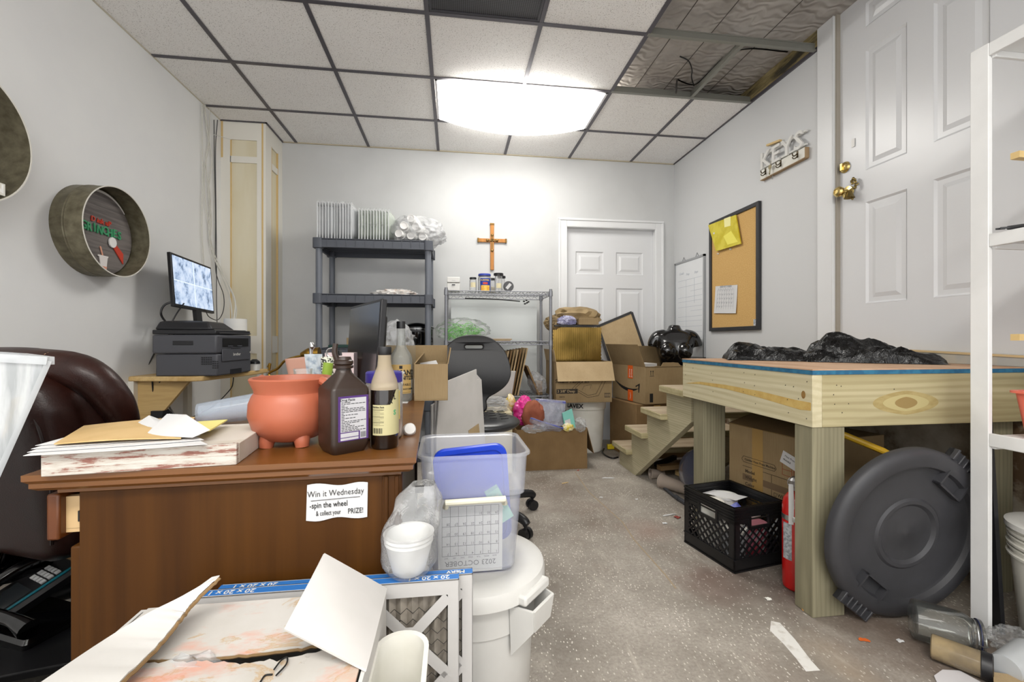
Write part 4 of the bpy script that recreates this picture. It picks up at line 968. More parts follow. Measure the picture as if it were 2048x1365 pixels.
b.text('-spin the wheel', hs*.92, T(-.14*NW, -.07*NH, 0), .0002, sx=.72, bold=.004); b.text('& collect your', hs*.80, T(-.15*NW, -.30*NH, 0), .0002, sx=.58); b.text('PRIZE!', hs*.86, T(.30*NW, -.31*NH, 0), .0002, sx=.72)
b.obj('handwriting', M_ink, o, True)

# distressed wooden block
a = dk(81, 955); c = dk(473, 930.5); e = dk(529, 879)
xd = (c-a).normalized(); ang = atan2(xd.y, xd.x); Wb = (c-a).length; Db = .212; Hb = .038
o = thing('wooden_crate', 'shallow distressed white wooden board box lying on the desk corner', 'wooden box', (a.x, a.y, ZT), ang)
n = NT('distressed_white_paint'); n.set(Roughness=.75)
f = n.noise(n.map((4.5, 4.5, 48)), 2.2, 6, .74); n.col(n.ramp(f, [(.42, '#c6c2ba'), (.53, '#b5aca1'), (.565, '#8f6458'), (.68, '#74463d')])); n.bump(f, .2, .003)
M_dis = n.m; M_distop = pm('whitewashed_board', '#c4bdb0', .7, c2='#cec9bf', vs=12, stretch=(.15, 1, 1))
MB().box(0, Wb, 0, .012, 0, Hb).obj('front_board', M_dis, o, bevel=.0015)
b = MB(); b.box(Wb-.012, Wb, .0122, Db, 0, Hb-.001); b.obj('side_board', M_distop, o, bevel=.0015)
b = MB(); b.box(0, .012, .0122, Db, 0, Hb-.001); b.obj('side_board', M_dis, o, bevel=.0015)
b = MB(); b.box(0.0122, Wb-.0122, Db-.012, Db, 0, Hb-.001); b.obj('rear_board', M_dis, o, bevel=.0015)
b = MB(); b.box(.0122, Wb-.0122, .0122, Db-.0122, Hb-.012, Hb-.002); b.obj('top_board', M_distop, o)
ZB = ZT+Hb
def bk(u, v, dz=0): return PZ(u, v, ZB+dz)
# manila envelope + papers + yellow note on the block
M_man = pm('manila', '#c3a26c', .7, c2='#cdad79', vs=8)
def flatsheet(pts, z0, z1fn, th, nu=10, nv=6):
    P = [V((q.x, q.y, 0)) for q in pts]
    b = MB(); b.sheet(lambda u, v: (P[0]*(1-u)+P[1]*u)*(1-v)+(P[3]*(1-u)+P[2]*u)*v+V((0, 0, z0+z1fn(u, v))), nu, nv, th); return b
pts = [bk(108, 898), bk(373, 868, .012), bk(390, 837, .01), bk(176, 850, .003)]
for i in range(4):
    q = [bk(46+8*i, 914-5*i), bk(415-7*i, 890-7*i, .004), bk(330, 845, .004), bk(150, 873, .003)]
    b = flatsheet(q, ZB+.0012+.0016*i, lambda u, v: .0035*u*u*(1-v)+.022*max(0, 1-abs(u-.8)/.2)*max(0, (v-.1))*.9*(i/3), .0006)
    solo(b, 'paper_sheet', M_paper, ('lowest', 'second', 'third', 'topmost')[i]+' loose white sheet of the fanned papers on the distressed box', 'paper', 'papers on the distressed box')
b = flatsheet([bk(108, 899), bk(362, 874, .012), bk(390, 836, .008), bk(168, 855, .006)], ZB+.0085, lambda u, v: .003*sin(3*u), .002)
solo(b, 'manila_envelope', M_man, 'tan manila envelope lying on the papers over the distressed box', 'envelope')
b = flatsheet([bk(290, 883), bk(385, 888), bk(420, 882), bk(334, 846)], ZB+.011, lambda u, v: .022*v*max(0, 1-abs(u-.5)*1.2), .0006)
solo(b, 'paper_sheet', M_paper, 'white sheet with a curled up corner in front of the yellow envelope', 'paper')
b = flatsheet([bk(372, 868, .012), bk(420, 864, .012), bk(455, 843, .012), bk(395, 845, .012)], ZB+.0125, lambda u, v: .002*u, .0025)
solo(b, 'yellow_envelope', pm('pale_yellow_paper', '#e3da86', .7), 'pale yellow envelope on the distressed box beside the white sheets', 'envelope')
b = MB(); q = bk(322, 890); b.at(T(q.x, q.y, ZB+.001)); b.box(-.014, .016, .0, .02, 0, .0008); solo(b, 'red_tag', M_red, 'small red paper tag peeking out under the papers', 'paper tag')

# orange cauldron planter
c = PZ(583, 898, ZT); c = V((c.x, c.y+.06, ZT)); P = PT(583, 830, .945); cxy = V((P.x, P.y, ZT))
M_ora = pm('terracotta_orange', '#a6593f', .42, c2='#b06247', vs=5, bump=.06, bs=30)
o = thing('cauldron_pot', 'orange clay cauldron planter on small feet, on the desk', 'planter', tuple(cxy))
b = MB(); b.lathe([(0, .008), (.03, .0075), (.055, .015), (.075, .037), (.0835, .064), (.082, .09), (.076, .106), (.0715, .112), (.072, .118), (.080, .136), (.0815, .141), (.079, .144), (.074, .143), (.066, .118), (.073, .1), (.079, .07), (.07, .04), (.03, .022), (0, .022)], 56); b.obj('bowl', M_ora, o)
for a in (-135, -48, 90): b = MB(); a = R(a); b.tube([(.043*cos(a), .043*sin(a), .03), (.05*cos(a), .05*sin(a), .015), (.052*cos(a), .052*sin(a), .0)], [.019, .016, .013], 14); b.obj('foot', M_ora, o)
b = MB(); a = R(-25)
for sgn in (1,): b.at(RZ(a)); b.tube([(.078, 0, .139), (.094, 0, .130), (.096, 0, .108), (.082, 0, .096)], [.009, .01, .01, .009], 10); b.obj('ear', M_ora, o)
b = MB(); b.at(RZ(a+pi)); b.tube([(.078, 0, .139), (.09, 0, .130), (.09, 0, .108), (.08, 0, .096)], [.009, .01, .01, .009], 10); b.obj('ear', M_ora, o)

# brown peroxide bottle
P = PT(687, 820, .885); M_pb = pm('brown_bottle', '#2b1d15', .38, bump=.04, bs=200)
o = thing('peroxide_bottle', 'dark brown square plastic bottle with a sloped shoulder and white printed label', 'bottle', (P.x, P.y, ZT), R(36))
hw = .0385
b = MB(); b.loft([(0, hw-.006, hw-.006, .01), (.012, hw, hw, .012), (.022, hw, hw, .008), (.125, hw, hw, .008), (.130, hw-.002, hw-.002, .008), (.158, .016, .016, .014), (.165, .0145, .0145, .0145), (.175, .0145, .0145, .0145)], 7); b.obj('body', M_pb, o)
b = MB(); b.lathe([(.0145, .166), (.019, .167), (.0195, .172), (.017, .174), (.019, .176), (.019, .182), (.016, .184), (.014, .19), (0, .19)], 28); b.obj('cap', M_pb, o)
b = MB(); b.tube([(-.012, .0, .182), (-.018, 0, .2), (-.016, .0, .217)], [.006, .0055, .005], 10); b.obj('spout', M_pb, o)
b = MB(); b.box(-hw+.012, hw-.004, -hw-.0008, -hw, .026, .114); lb = b.obj('label', pm('violet_label', '#4a2a6e', .5), o)
Mx = frame((.004, -hw-.0009, 0), (1, 0, 0), (0, 0, 1)); b = MB().at(Mx); b.box(-.026, .026, .044, .110, 0, .0003); b.box(-.026, .010, .034, .042, 0, .0003); b.box(-.026, .010, .028, .0325, 0, .0003); b.box(.013, .026, .028, .0439, 0, .0003); b.obj('printed_panel', pm('label_silver', '#b9b9bd', .5), lb)
b = MB().at(Mx)
random.seed(3)
b.text('Drug Facts', .0068, T(-.012, .1065, .0004), .0001, bold=.02)
for i in range(19):
    y = .102-.0031*i; x = -.0245
    while x < .024:
        w_ = random.uniform(.003, .008); b.box(x, min(x+w_, .025), y-.0007, y+.0005, .0003, .0005); x += w_+.0013
        if random.random() < .12: break
for i in range(7): b.box(.0145+.0016*i, .0153+.0016*i, .03, .041, .0003, .0005)
b.obj('label_print', M_ink, lb)

# soy sauce bottle
P = PT(769, 810, .91)
o = thing('sauce_bottle', 'glass sauce bottle with a black cap, dark sauce and a cream label', 'bottle', (P.x, P.y, ZT))
M_botg = see('hazy_bottle_glass', '#b9aa90', .6, .1, .8); r = .0285
b = MB(); b.lathe([(r, .1215), (r, .125), (r-.003, .140), (.019, .158), (.0145, .170), (.0132, .185), (.0132, .195), (0, .195)], 36); b.obj('bottle_glass', M_botg, o)
b = MB(); b.lathe([(0, .001), (r-.003, 0), (r, .005), (r, .1215), (0, .1215)], 36); b.obj('sauce', pm('dark_sauce', '#140b07', .08, coat=.5), o)
b = MB(); b.lathe([(0, .21), (.0135, .21), (.0142, .208), (.0142, .194), (.0135, .193)], 28); b.obj('cap', M_black, o)
M_sl = pm('cream_olive_label', '#b7b085', .55)
b = MB(); rr = r+.0006; pts = []
def lab(u, v):
    a = -pi/2-.75+u*2.4; top = .092 if u < .55 else (.092+.03*min(1, (u-.55)/.2)); z = .030+(top-.030)*v; return (rr*cos(a), rr*sin(a), z)
b.sheet(lab, 26, 4); lb = b.obj('label', M_sl, o)
b = MB(); rr2 = r+.001; b.at(RZ(R(-18)))
b.text('Nutrition Facts', .0042, T(0, 0, .0875), .0001, cyl=rr2, bold=.03)
for i in range(13):
    z = .084-.0028*i; h = .0009 if i in (1, 6, 10) else .0004
    a0, a1 = -pi/2-.42, -pi/2+.42
    b.lathe([(rr2, z), (rr2, z+h)], 8, a0, a1-(.25 if i % 3 == 2 else 0))
for i in range(11): b.lathe([(rr2, .034), (rr2, .045)], 1, -pi/2-.38+.065*i, -pi/2-.38+.065*i+(.04 if i % 3 else .02))
b.at(RZ(R(33))); b.text('A', .012, T(0, 0, .098), .0001, cyl=rr2, bold=.03); b.at(RZ(R(52))); b.text('L', .012, T(0, 0, .106), .0001, cyl=rr2, bold=.03)
b.obj('label_print', M_ink, lb); b = MB().at(RZ(R(52))); b.text('S', .014, T(0, 0, .075), .0001, cyl=rr2, bold=.03); b.obj('green_print', M_green, lb)

# jar with purple lid behind
P = PT(768, 810, 1.0)
o = thing('plastic_jar', 'clear jar with a violet lid and yellow label, behind the sauce bottle', 'jar', (P.x, P.y, ZT))
b = MB(); b.lathe([(0, 0), (.038, 0), (.042, .006), (.042, .118), (.038, .126), (.038, .13), (.036, .13), (.036, .126), (.0405, .117), (.0405, .005), (0, .003)], 36); b.obj('body', M_clear, o)
b = MB(); b.lathe([(0, .152), (.038, .152), (.0405, .149), (.041, .128), (.0385, .1275)], 36); b.obj('lid', pm('violet_lid', '#332a86', .4), o)
b = MB(); b.lathe([(.0425, .045), (.0425, .11)], 16, -pi/2-.2, -pi/2+1.1); b.obj('label', pm('mustard_label', '#c7b35c', .5), o)
b = MB(); b.lathe([(0, .004), (.0395, .004), (.0395, .05), (0, .052)], 28); b.obj('contents', pm('peach_contents', '#c89b78', .7), o)
P = PT(772, 775, 1.13)
b = MB().at(T(P.x, P.y, ZT)); b.lathe([(0, .0), (.034, 0), (.045, .135), (.0475, .136), (.0475, .14), (.0435, .14), (.033, .004), (0, .004)], 32); solo(b, 'white_cup', M_white, 'tall white plastic cup behind the violet lidded jar', 'cup')
P = dk(818, 872); b = MB().at(T(P.x, P.y+.012, ZT+.012) @ RX(R(70)) @ RY(R(10))); b.lathe([(0, .012), (.012, .012), (.014, .009), (.016, -.008), (.0145, -.008), (.012, .008), (0, .009)], 24); solo(b, 'bottle_cap', M_white, 'small white cap lying on the desk right of the jar', 'cap')

# hand sanitizer bottle
P = PT(802, 740, 1.60)
o = thing('sanitizer_bottle', 'long necked clear bottle with a kraft hand sanitizer label and black cap', 'bottle', (P.x, P.y, ZT))
r = .042
b = MB(); b.lathe([(0, .004), (r-.004, 0), (r, .006), (r, .150), (r-.006, .172), (.022, .192), (.0165, .205), (.015, .23), (.0145, .27), (0, .27)], 36); b.obj('bottle_glass', see('grey_glass', '#c4c8c3', .30, .05, 1.0), o)
b = MB(); b.lathe([(0, .292), (.0155, .292), (.016, .29), (.016, .266), (.0145, .266)], 24); b.obj('cap', M_black, o)
b = MB(); b.lathe([(r+.0006, .03), (r+.0006, .135)], 24, -pi/2-1.0, -pi/2+1.1); lb = b.obj('label', pm('kraft_label', '#b0935a', .6), o)
b = MB().at(RZ(R(36))); rr = r+.001
b.text('HAND', .026, T(0, 0, .105), .0001, cyl=rr, bold=.035, sx=.95); b.text('SANITIZER', .020, T(0, 0, .086), .0001, cyl=rr, bold=.035, sx=.75); b.text('.FABLE.', .012, T(0, 0, .062), .0001, cyl=rr, bold=.01); b.text('DO NOT DRINK', .008, T(0, 0, .046), .0001, cyl=rr, bold=.03)
b.lathe([(rr, .034), (rr, .0348)], 10, -pi/2-.8, -pi/2+.8); b.at(RZ(R(6))); b.lathe([(rr, .12), (rr, .131)], 3, -pi/2-.13, -pi/2+.13); b.obj('label_print', M_ink, lb)
# brown basket behind the bottle
P = PT(830, 700, 1.85); b = MB().at(T(P.x-.05, P.y+.02, ZT)); b.loft([(0, .085, .06, .02), (.20, .10, .075, .02), (.20, .096, .071, .02), (.01, .08, .056, .02)], 6, True, False); solo(b, 'card_bin', pm('beige_bin', '#9c8c70', .7), 'tapered beige bin standing behind the hand sanitizer bottle', 'bin')
b = MB(); P = PT(790, 680, 1.88); b.blob((P.x, P.y+.03, ZT+.215), (.07, .06, .085), 7, .3, 3, 4, ZT+.17); solo(b, 'plastic_bag', M_film2, 'crumpled clear bag sticking out of the beige bin', 'plastic bag')
# small kraft box on desk
def cbox(name, label, loc, rz, sx, sy, sz, mat, flaps=(), th=.004, cat='box', inside=None, group=None):
    """open cardboard box; flaps: (side, length, angle deg from closed(0) to hanging down(270)); sides +x -x +y -y"""
    o = thing(name, label, cat, loc, rz, group)
    b = MB(); b.box(-sx/2, sx/2, -sy/2, sy/2, 0, th)
    b.box(-sx/2, sx/2, -sy/2, -sy/2+th, th, sz); b.box(-sx/2, sx/2, sy/2-th, sy/2, th, sz); b.box(-sx/2, -sx/2+th, -sy/2+th, sy/2-th, th, sz); b.box(sx/2-th, sx/2, -sy/2+th, sy/2-th, th, sz)
    b.obj('carton_body', mat, o, bevel=.0015)
    for side, ln, an in flaps:
        a = R(an); h = {'-y': (V((-sx/2, -sy/2, sz)), V((sx/2, -sy/2, sz)), V((0, 1, 0))), '+y': (V((sx/2, sy/2, sz)), V((-sx/2, sy/2, sz)), V((0, -1, 0))),
                     '-x': (V((-sx/2, sy/2, sz)), V((-sx/2, -sy/2, sz)), V((1, 0, 0))), '+x': (V((sx/2, -sy/2, sz)), V((sx/2, sy/2, sz)), V((-1, 0, 0)))}[side]
        d = h[2]*cos(a)+V((0, 0, 1))*sin(a); q = h[1]-h[0]; ins = .0 if side[1] == 'y' else .003
        p0, p1 = h[0]+q*ins, h[1]-q*ins
        b = MB(); b.quad(p0, p1, p1+d*ln, p0+d*ln, th*.9, 4, 4); b.obj('flap', mat, o)
    return o
a = dk(826, 803); c = dk(884, 806)
o = cbox('small_box', 'small open kraft box on the desk beside the hand sanitizer bottle', (a.x+.063, a.y+.06, ZT), R(2), .122, .115, .135, M_card, (('+y', .07, 75), ('-x', .05, 50), ('+x', .06, 100)))
b = MB(); b.box(-.0615, -.061, -.055, -.02, .02, .085); b.obj('shipping_label', M_paper, o)
b = MB(); b.at(T(a.x+.05, a.y+.05, ZT+.115)); b.quad((-.03, -.02, .0), (.045, -.02, .005), (.03, .03, .03), (-.03, .03, .02), .001); solo(b, 'paper_slip', M_paper, 'folded white slip poking out of the small kraft desk box', 'paper')
b = MB(); q = dk(800, 806); b.at(T(q.x, q.y, ZT)); b.box(-.02, .028, -.012, .012, .0, .002); solo(b, 'paper_slip', M_paper, 'white paper scrap under the hand sanitizer bottle', 'paper')

# desk monitor, seen obliquely
tr, br = PT(763.5, 596, 1.46), PT(748, 788, 1.46); tl, bl = PT(701, 615, 1.82), PT(689, 765, 1.82)
c = (tr+br+tl+bl)/4
o = thing('monitor', 'dark switched off monitor turned sideways on the desk', 'monitor', (c.x+.02, c.y+.03, ZT))
n = NT('dark_screen'); n.set(Roughness=.22); n.col('#1b1c20'); n.b.inputs['Specular IOR Level'].default_value = .8; M_scr = n.m
M, W_, H_ = mon(o, tl, tr, br, bl, M_scr, .01)
b = MB(); b.bar((0.015, .02, .01), (.01, .015, .2), .05, .02); b.obj('neck', M_black, o); b = MB(); b.loft([(0, .1, .1, .05), (.010, .1, .1, .05)]); b.obj('base', M_black, o)

# clutter behind the cauldron: lamp, bag, tubes
M_ab = pm('antique_brass', '#8a6a2c', .3, .95)
P0 = PT(563, 745, 2.1); o = thing('desk_lamp', 'antique brass gooseneck desk lamp curving behind the orange cauldron', 'lamp', (P0.x-.03, P0.y, ZT))
b = MB(); b.lathe([(0, 0), (.06, 0), (.06, .008), (.02, .02), (.012, .03), (0, .03)], 28); b.obj('base', M_ab, o)
b = MB(); b.tube([V((P0.x-.03, P0.y, ZT+.02)), PT(538, 748, 2.1), PT(556, 737, 2.1), PT(570, 722, 2.1), PT(590, 715, 2.1), PT(604, 712, 2.1)], .006, 9); b.obj('gooseneck', M_ab, o, True)
b = MB(); q = PT(617, 708, 2.1); b.at(T(*q)); b.tube([(-.035, 0, -.004), (0, 0, 0), (.05, 0, .002)], [.010, .028, .03], 16); b.obj('shade', M_ab, o, True); b = MB(); b.tube([PT(536, 735, 2.1), PT(540, 728, 2.1), PT(538, 742, 2.1)], .006, 8); b.obj('switch', M_ab, o, True)
def stand(u0, u1, v0, t, label, name, cat, mat, builder):
    a = PT(u0, v0, t); c = PT(u1, v0, t); x = (a+c)/2; return solo(builder(MB().at(T(x.x, x.y, ZT)), (c-a).length, a.z-ZT), name, mat, label, cat)
stand(592, 680, 716, 1.75, 'stack of white and coral paper trays behind the bagged items on the desk', 'paper_tray', 'tray', pm('coral_tray', '#d7a794', .5), lambda b, w_, h: b.loft([(0, w_*.44, .1, .02), (h*.5, w_*.48, .11, .02), (h*.52, w_*.46, .1, .02), (h, w_*.5, .12, .02)]))
def bag(b, w_, h):
    b.sheet(lambda u, v: (w_*(u-.5)*(1-.35*(1-v)), .018*(1-v)*sin(pi*u)-.03*v+.004*sin(9*u+4*v), h*v), 12, 10, .0); b.sheet(lambda u, v: (w_*(u-.5)*(1-.35*(1-v)), -.018*(1-v)*sin(pi*u)-.03*v+.003*sin(7*u+3*v), h*v), 12, 10, .0); return b
stand(617, 650, 708, 1.25, 'zip bag with blue grey contents standing behind the cauldron', 'zip_bag', 'bag', pm('bag_with_contents', '#c9d3da', .3, alpha=.8, c2='#7f93a8', vs=40, vlo=.5, vhi=.7), bag)
stand(588, 624, 738, 1.15, 'clear deli cup with a rim just behind the cauldron', 'deli_cup', 'cup', M_clear, lambda b, w_, h: b.lathe([(0, 0), (w_*.42, 0), (w_*.48, h-.006), (w_*.5, h-.005), (w_*.5, h), (w_*.46, h), (w_*.4, .003), (0, .003)], 28))
def tubeb(b, w_, h): b.tube([(-.008, 0, .0), (.012, 0, h)], .0135, 14); return b
stand(641, 655, 726, 1.22, 'lime green tube leaning among the items behind the cauldron', 'green_tube', 'tube', pm('lime_green', '#8aa63a', .4), tubeb)
def pat(b, w_, h): b.loft([(0, .02, .006, .004), (h, .024, .007, .004)]); return b
stand(652, 668, 714, 1.23, 'black and white speckled pouch beside the lime green tube', 'patterned_pouch', 'pouch', pm('speckled_pouch', '#22231f', .5, c2='#d8dacb', vs=170, vlo=.48, vhi=.55), pat)
stand(668, 684, 722, 1.24, 'pale pink plastic cup beside the speckled pouch on the desk', 'pink_cup', 'cup', pm('pale_pink', '#d6c3c6', .4, alpha=.9), lambda b, w_, h: b.lathe([(0, 0), (.014, 0), (.017, h), (.0155, h), (.012, .002), (0, .002)], 18))
b = MB(); q = PT(672, 730, 1.24); b.tube([q+V((0, 0, -.12)), q+V((0, 0, 0)), PT(673, 703, 1.24), PT(679, 701, 1.24), PT(680, 712, 1.24)], .006, 8, smooth=False); solo(b, 'clip_tool', M_blackg, 'black hooked tool handle standing in the pale pink cup', 'tool')
b = MB(); q = PT(683, 722, 1.6); b.at(T(q.x, q.y, ZT)); b.box(-.05, .05, -.03, .03, 0, q.z-ZT+.03); solo(b, 'paper_stack', pm('pinkish_paper', '#dcc9c9', .7), 'pale pink stack of paper left of the dark desk monitor', 'paper')
b = MB(); q = PT(622, 700, 1.5); b.at(T(q.x, q.y, ZT)); b.tube([(0, 0, 0), (0, 0, .18), (.004, 0, .20), (.0, 0, .215)], [.006, .006, .011, .006], 10); solo(b, 'pump_bottle', M_metal, 'slim chrome topped pen stick behind the zip bag', 'pen')
b = MB(); q = PT(663, 710, 1.3); b.at(T(q.x, q.y, ZT)); b.tube([(0, 0, 0), (0, 0, .17)], .005, 8); b.tube([(.014*cos(a), 0, .185+.014*sin(a)) for a in [i*pi/6 for i in range(13)]], .003, 6, smooth=False); solo(b, 'scissors', M_metal, 'scissors with a looped grey handle standing beside the black hooked tool', 'scissors')
# clear blue cup lying behind the box
P = dk(480, 848)
b = MB().at(T(P.x-.02, P.y, ZT+.038) @ RZ(R(14)) @ RY(R(84))); b.lathe([(0, -.075), (.028, -.075), (.037, .07), (.039, .072), (.039, .076), (.036, .076), (.0265, -.07), (0, -.071)], 30)
solo(b, 'clear_cup', see('bluish_clear', '#d6e4f5', .26, .1, .8), 'bluish clear plastic cup lying on its side left of the cauldron', 'cup')

# ================================================================== BROWN LEATHER CHAIR (back towards us) and things left of the desk
n = NT('brown_leather'); n.set(Roughness=.4); n.b.inputs['Specular IOR Level'].default_value = .3; n.b.inputs['Coat Weight'].default_value = .1; n.b.inputs['Coat Roughness'].default_value = .2
n.col(n.ramp(n.noise(n.map(), 6, 4), [(.35, '#1e0d09'), (.65, '#30150f')])); lv = n.node('TexVoronoi'); lv.inputs['Scale'].default_value = 260; n.l.new(n.map(), lv.inputs['Vector']); n.bump(lv.outputs['Distance'], .12, .002); M_lea = n.m
M_stitch = pm('tan_stitching', '#b79a78', .7)
C0 = V((-1.30, 1.50, 0))
o = thing('leather_chair', 'brown leather executive chair with its back towards the desk front', 'chair', tuple(C0), R(-22))
b = MB()
b.loft([(.33, .20, .05, .05, 0, .02), (.36, .25, .065, .06, 0, .02), (.50, .285, .075, .07, 0, .0), (.66, .295, .075, .07, 0, -.03), (.78, .29, .07, .065, 0, -.055), (.84, .265, .06, .055, 0, -.065), (.87, .22, .045, .04, 0, -.068)], 7)
b.loft([(.42, .22, .05, .05, 0, .10), (.46, .26, .06, .05, 0, .09), (.70, .295, .07, .06, 0, .05), (.82, .29, .06, .05, 0, .02), (.87, .22, .04, .04, 0, .0)], 6)
def rmc(o):
    m = o.modifiers.new('Remesh', 'REMESH'); m.mode = 'VOXEL'; m.voxel_size = .011; m.use_smooth_shade = True
    m = o.modifiers.new('Smooth', 'SMOOTH'); m.iterations = 5; m.factor = .5
b.obj('backrest', M_lea, o, extra=rmc)
b = MB(); b.tube([(-.30, .10, .66), (-.315, .05, .78), (-.265, .0, .872), (-.1, -.02, .892), (.1, -.02, .892), (.265, .0, .872), (.315, .05, .78), (.30, .10, .66)], [.03, .046, .052, .055, .055, .052, .046, .03], 18); b.obj('headrest_roll', M_lea, o, extra=rmc)
b = MB(); b.tube([(-.23, -.052, .40), (-.262, -.072, .58), (-.265, -.10, .74), (-.22, -.122, .818), (-.1, -.130, .835), (.1, -.130, .835), (.22, -.122, .818), (.265, -.10, .74), (.262, -.072, .58), (.23, -.052, .40)], .0045, 6)
b.obj('piping', pm('dark_piping', '#1c0b07', .4), o)
b = MB()
for q in (-1, 1):
    for k in range(17):
        a = R(150-8*k); b.bar((q*.19, -.014+.055*cos(a), .883+.055*sin(a)), (q*.19, -.014+.055*cos(a-.075), .883+.055*sin(a-.075)), .003, .003)
b.obj('stitching', M_stitch, o)['kind'] = 'stuff'
b = MB(); b.loft([(.40, .25, .24, .1, 0, .28), (.44, .28, .27, .12, 0, .28), (.50, .28, .27, .12, 0, .28), (.53, .24, .23, .1, 0, .28)]); b.obj('seat', M_lea, o)
for s in (-1, 1):
    b = MB(); b.tube([(s*.29, .05, .44), (s*.31, .08, .60), (s*.31, .25, .64), (s*.31, .45, .62), (s*.30, .48, .5), (s*.28, .42, .43)], [.03, .035, .04, .04, .03, .03], 14); b.obj('armrest', M_lea, o)
b = MB(); b.cyl((0, .25, .1), (0, .25, .41), .03); b.obj('gas_column', M_black, o)
# base: five legs with casters
hub = V((0, .25, 0))
for k in range(5):
    a = 2*pi*k/5+R(-90+44); d = V((cos(a), sin(a), 0))
    b = MB(); b.tube([hub+V((0, 0, .12)), hub+d*.17+V((0, 0, .12)), hub+d*.31+V((0, 0, .085))], [.034, .028, .022], 12); lg = b.obj('leg', M_black, o)
    b = MB(); p = hub+d*.31; nrm2 = V((-d.y, d.x, 0)); b.cyl(p-nrm2*.028+V((0, 0, .03)), p-nrm2*.006+V((0, 0, .03)), .03, n=18); b.cyl(p+nrm2*.006+V((0, 0, .03)), p+nrm2*.028+V((0, 0, .03)), .03, n=18); b.cyl(p+V((0, 0, .03)), p+V((0, 0, .085)), .01, n=10); b.cyl(p-nrm2*.028+V((0, 0, .03)), p+nrm2*.028+V((0, 0, .03)), .008, n=10); b.obj('caster', M_black, lg)

# tilted clear tote at the left edge
A = PT(98, 722, .78); B_ = PT(0, 940, .74)
o = thing('clear_tote', 'cloudy clear plastic tote leaning at the left edge beside the brown chair', 'storage tote', (-.92, .60, .0))
n = NT('scratched_clear'); M_tote = see('scratched_tote', '#b4b8ba', .42, .2, .7, c2='#e2e5e6', vs=7, stretch=(6, 6, .6))
tr = A; tl = A+V((-.33, -.10, .035)); br = B_+(B_-A).normalized()*.16; bl = br+V((-.30, -.09, .02)); bk_ = V((-.25, .24, .0))
b = MB(); b.quad(bl, br, tr, tl, .003, 8, 8); b.quad(br, br+bk_, tr+bk_, tr, .003, 8, 8); b.quad(br+bk_, bl+bk_, tl+bk_, tr+bk_, .003, 8, 8); b.quad(bl+bk_, bl, tl, tl+bk_, .003, 8, 8); b.quad(bl, br, br+bk_, bl+bk_, .003); b.obj('walls', M_tote, o, True)
b = MB()
for p, q in ((tl, tr), (tr, tr+bk_), (tr+bk_, tl+bk_), (tl+bk_, tl)): b.bar(p, q, .014, .014)
b.obj('rim', M_frost, o, True)
b = MB(); b.bar(tr, br, .008, .008); b.obj('corner_ridge', M_frost, o, True)
qc = (bl+br+bl+bk_+br+bk_)/4
b = MB(); b.box(qc.x-.16, -.845, qc.y-.14, .86, 0, min(bl.z, br.z)-.012); solo(b, 'storage_box', M_dark, 'dark storage box under the cloudy tote beside the chair', 'box')
p0, p1, p2, p3 = PT(3, 880, .80), PT(38, 855, .82), PT(48, 790, .84), PT(22, 800, .82)
b = MB(); b.quad(p0, p1, p2, p3, .001, 4, 4); solo(b, 'envelope', pm('tan_envelope', '#cdb892', .7), 'tan envelope seen through the cloudy tote wall', 'envelope')
p0, p1, p2, p3 = PT(60, 785, .83), PT(76, 770, .83), PT(82, 733, .84), PT(68, 740, .83)
b = MB(); b.quad(p0, p1, p2, p3, .001, 4, 4); solo(b, 'paper_sheet', pm('blue_tint_paper', '#a9c0e0', .7), 'bluish sheet seen through the upper wall of the cloudy tote', 'paper')
p0, p1, p2, p3 = PT(2, 900, .81), PT(16, 850, .81), PT(22, 795, .82), PT(4, 840, .82)
b = MB(); b.quad(p0, p1, p2, p3, .001, 4, 4); solo(b, 'paper_sheet', M_paper, 'white sheet seen through the cloudy tote at the frame edge', 'paper')
# phones on a low plank by the chair base
b = MB(); P = PZ(70, 1240, .0); b.box(-1.66, -.78, 2.12, 2.45, 0, .36); solo(b, 'cardboard_box', M_card3, 'printed brown carton on the floor behind the chair base', 'box')
b = MB(); b.at(T(-1.10, 1.30, 0) @ RZ(R(12))); b.box(-.20, .30, -.13, .17, .155, .175); b.box(-.20, -.17, -.13, .17, 0, .155); b.box(.27, .30, -.13, .17, 0, .155); solo(b, 'low_stand', M_black, 'low black stand beside the desk holding the desk phones', 'stand', bevel=.004)
def phone(label, loc, rz, tilt, keys=True):
    o = thing('desk_phone', label, 'phone', loc, rz)
    m = RX(R(tilt))
    b = MB().at(m); b.loft([(0, .075, .10, .012), (.02, .078, .104, .012), (.03, .072, .098, .012)]); b.obj('body', M_blackg if not keys else M_black, o)
    if keys:
        b = MB().at(m); [b.box(-.03+.02*i, -.016+.02*i, .02+.017*j, .032+.017*j, .03, .034) for i in range(4) for j in range(3)]; b.obj('keypad', pm('white_keys', '#dcdcdc', .4), o)
        b = MB().at(m); b.box(-.05, .045, -.085, .0, .03, .0315); b.obj('display', pm('phone_display', '#2c3033', .2), o)
        b = MB().at(m); b.box(.056, .066, -.09, .09, .03, .032); b.obj('teal_strip', pm('teal_strip', '#1b7c8c', .4), o)
    b = MB().at(m); b.tube([(-.06, -.085, .05), (-.06, -.03, .062), (-.06, .03, .062), (-.06, .085, .05)], [.024, .016, .016, .024], 12); b.obj('handset', M_blackg, o)
    return o
P = PT(62, 1150, 1.27); phone('black desk phone with white keys and a teal strip beside the chair', (P.x, P.y, .225), R(-32), 22)
P = PT(18, 1105, 1.28); phone('glossy black phone handset unit behind the white keyed phone', (P.x-.03, P.y+.10, .27), R(25), 12, False)
P = PT(80, 1200, 1.22); phone('overturned glossy black phone in front of the white keyed phone', (P.x, P.y-.02, .177), R(70), 4, False)
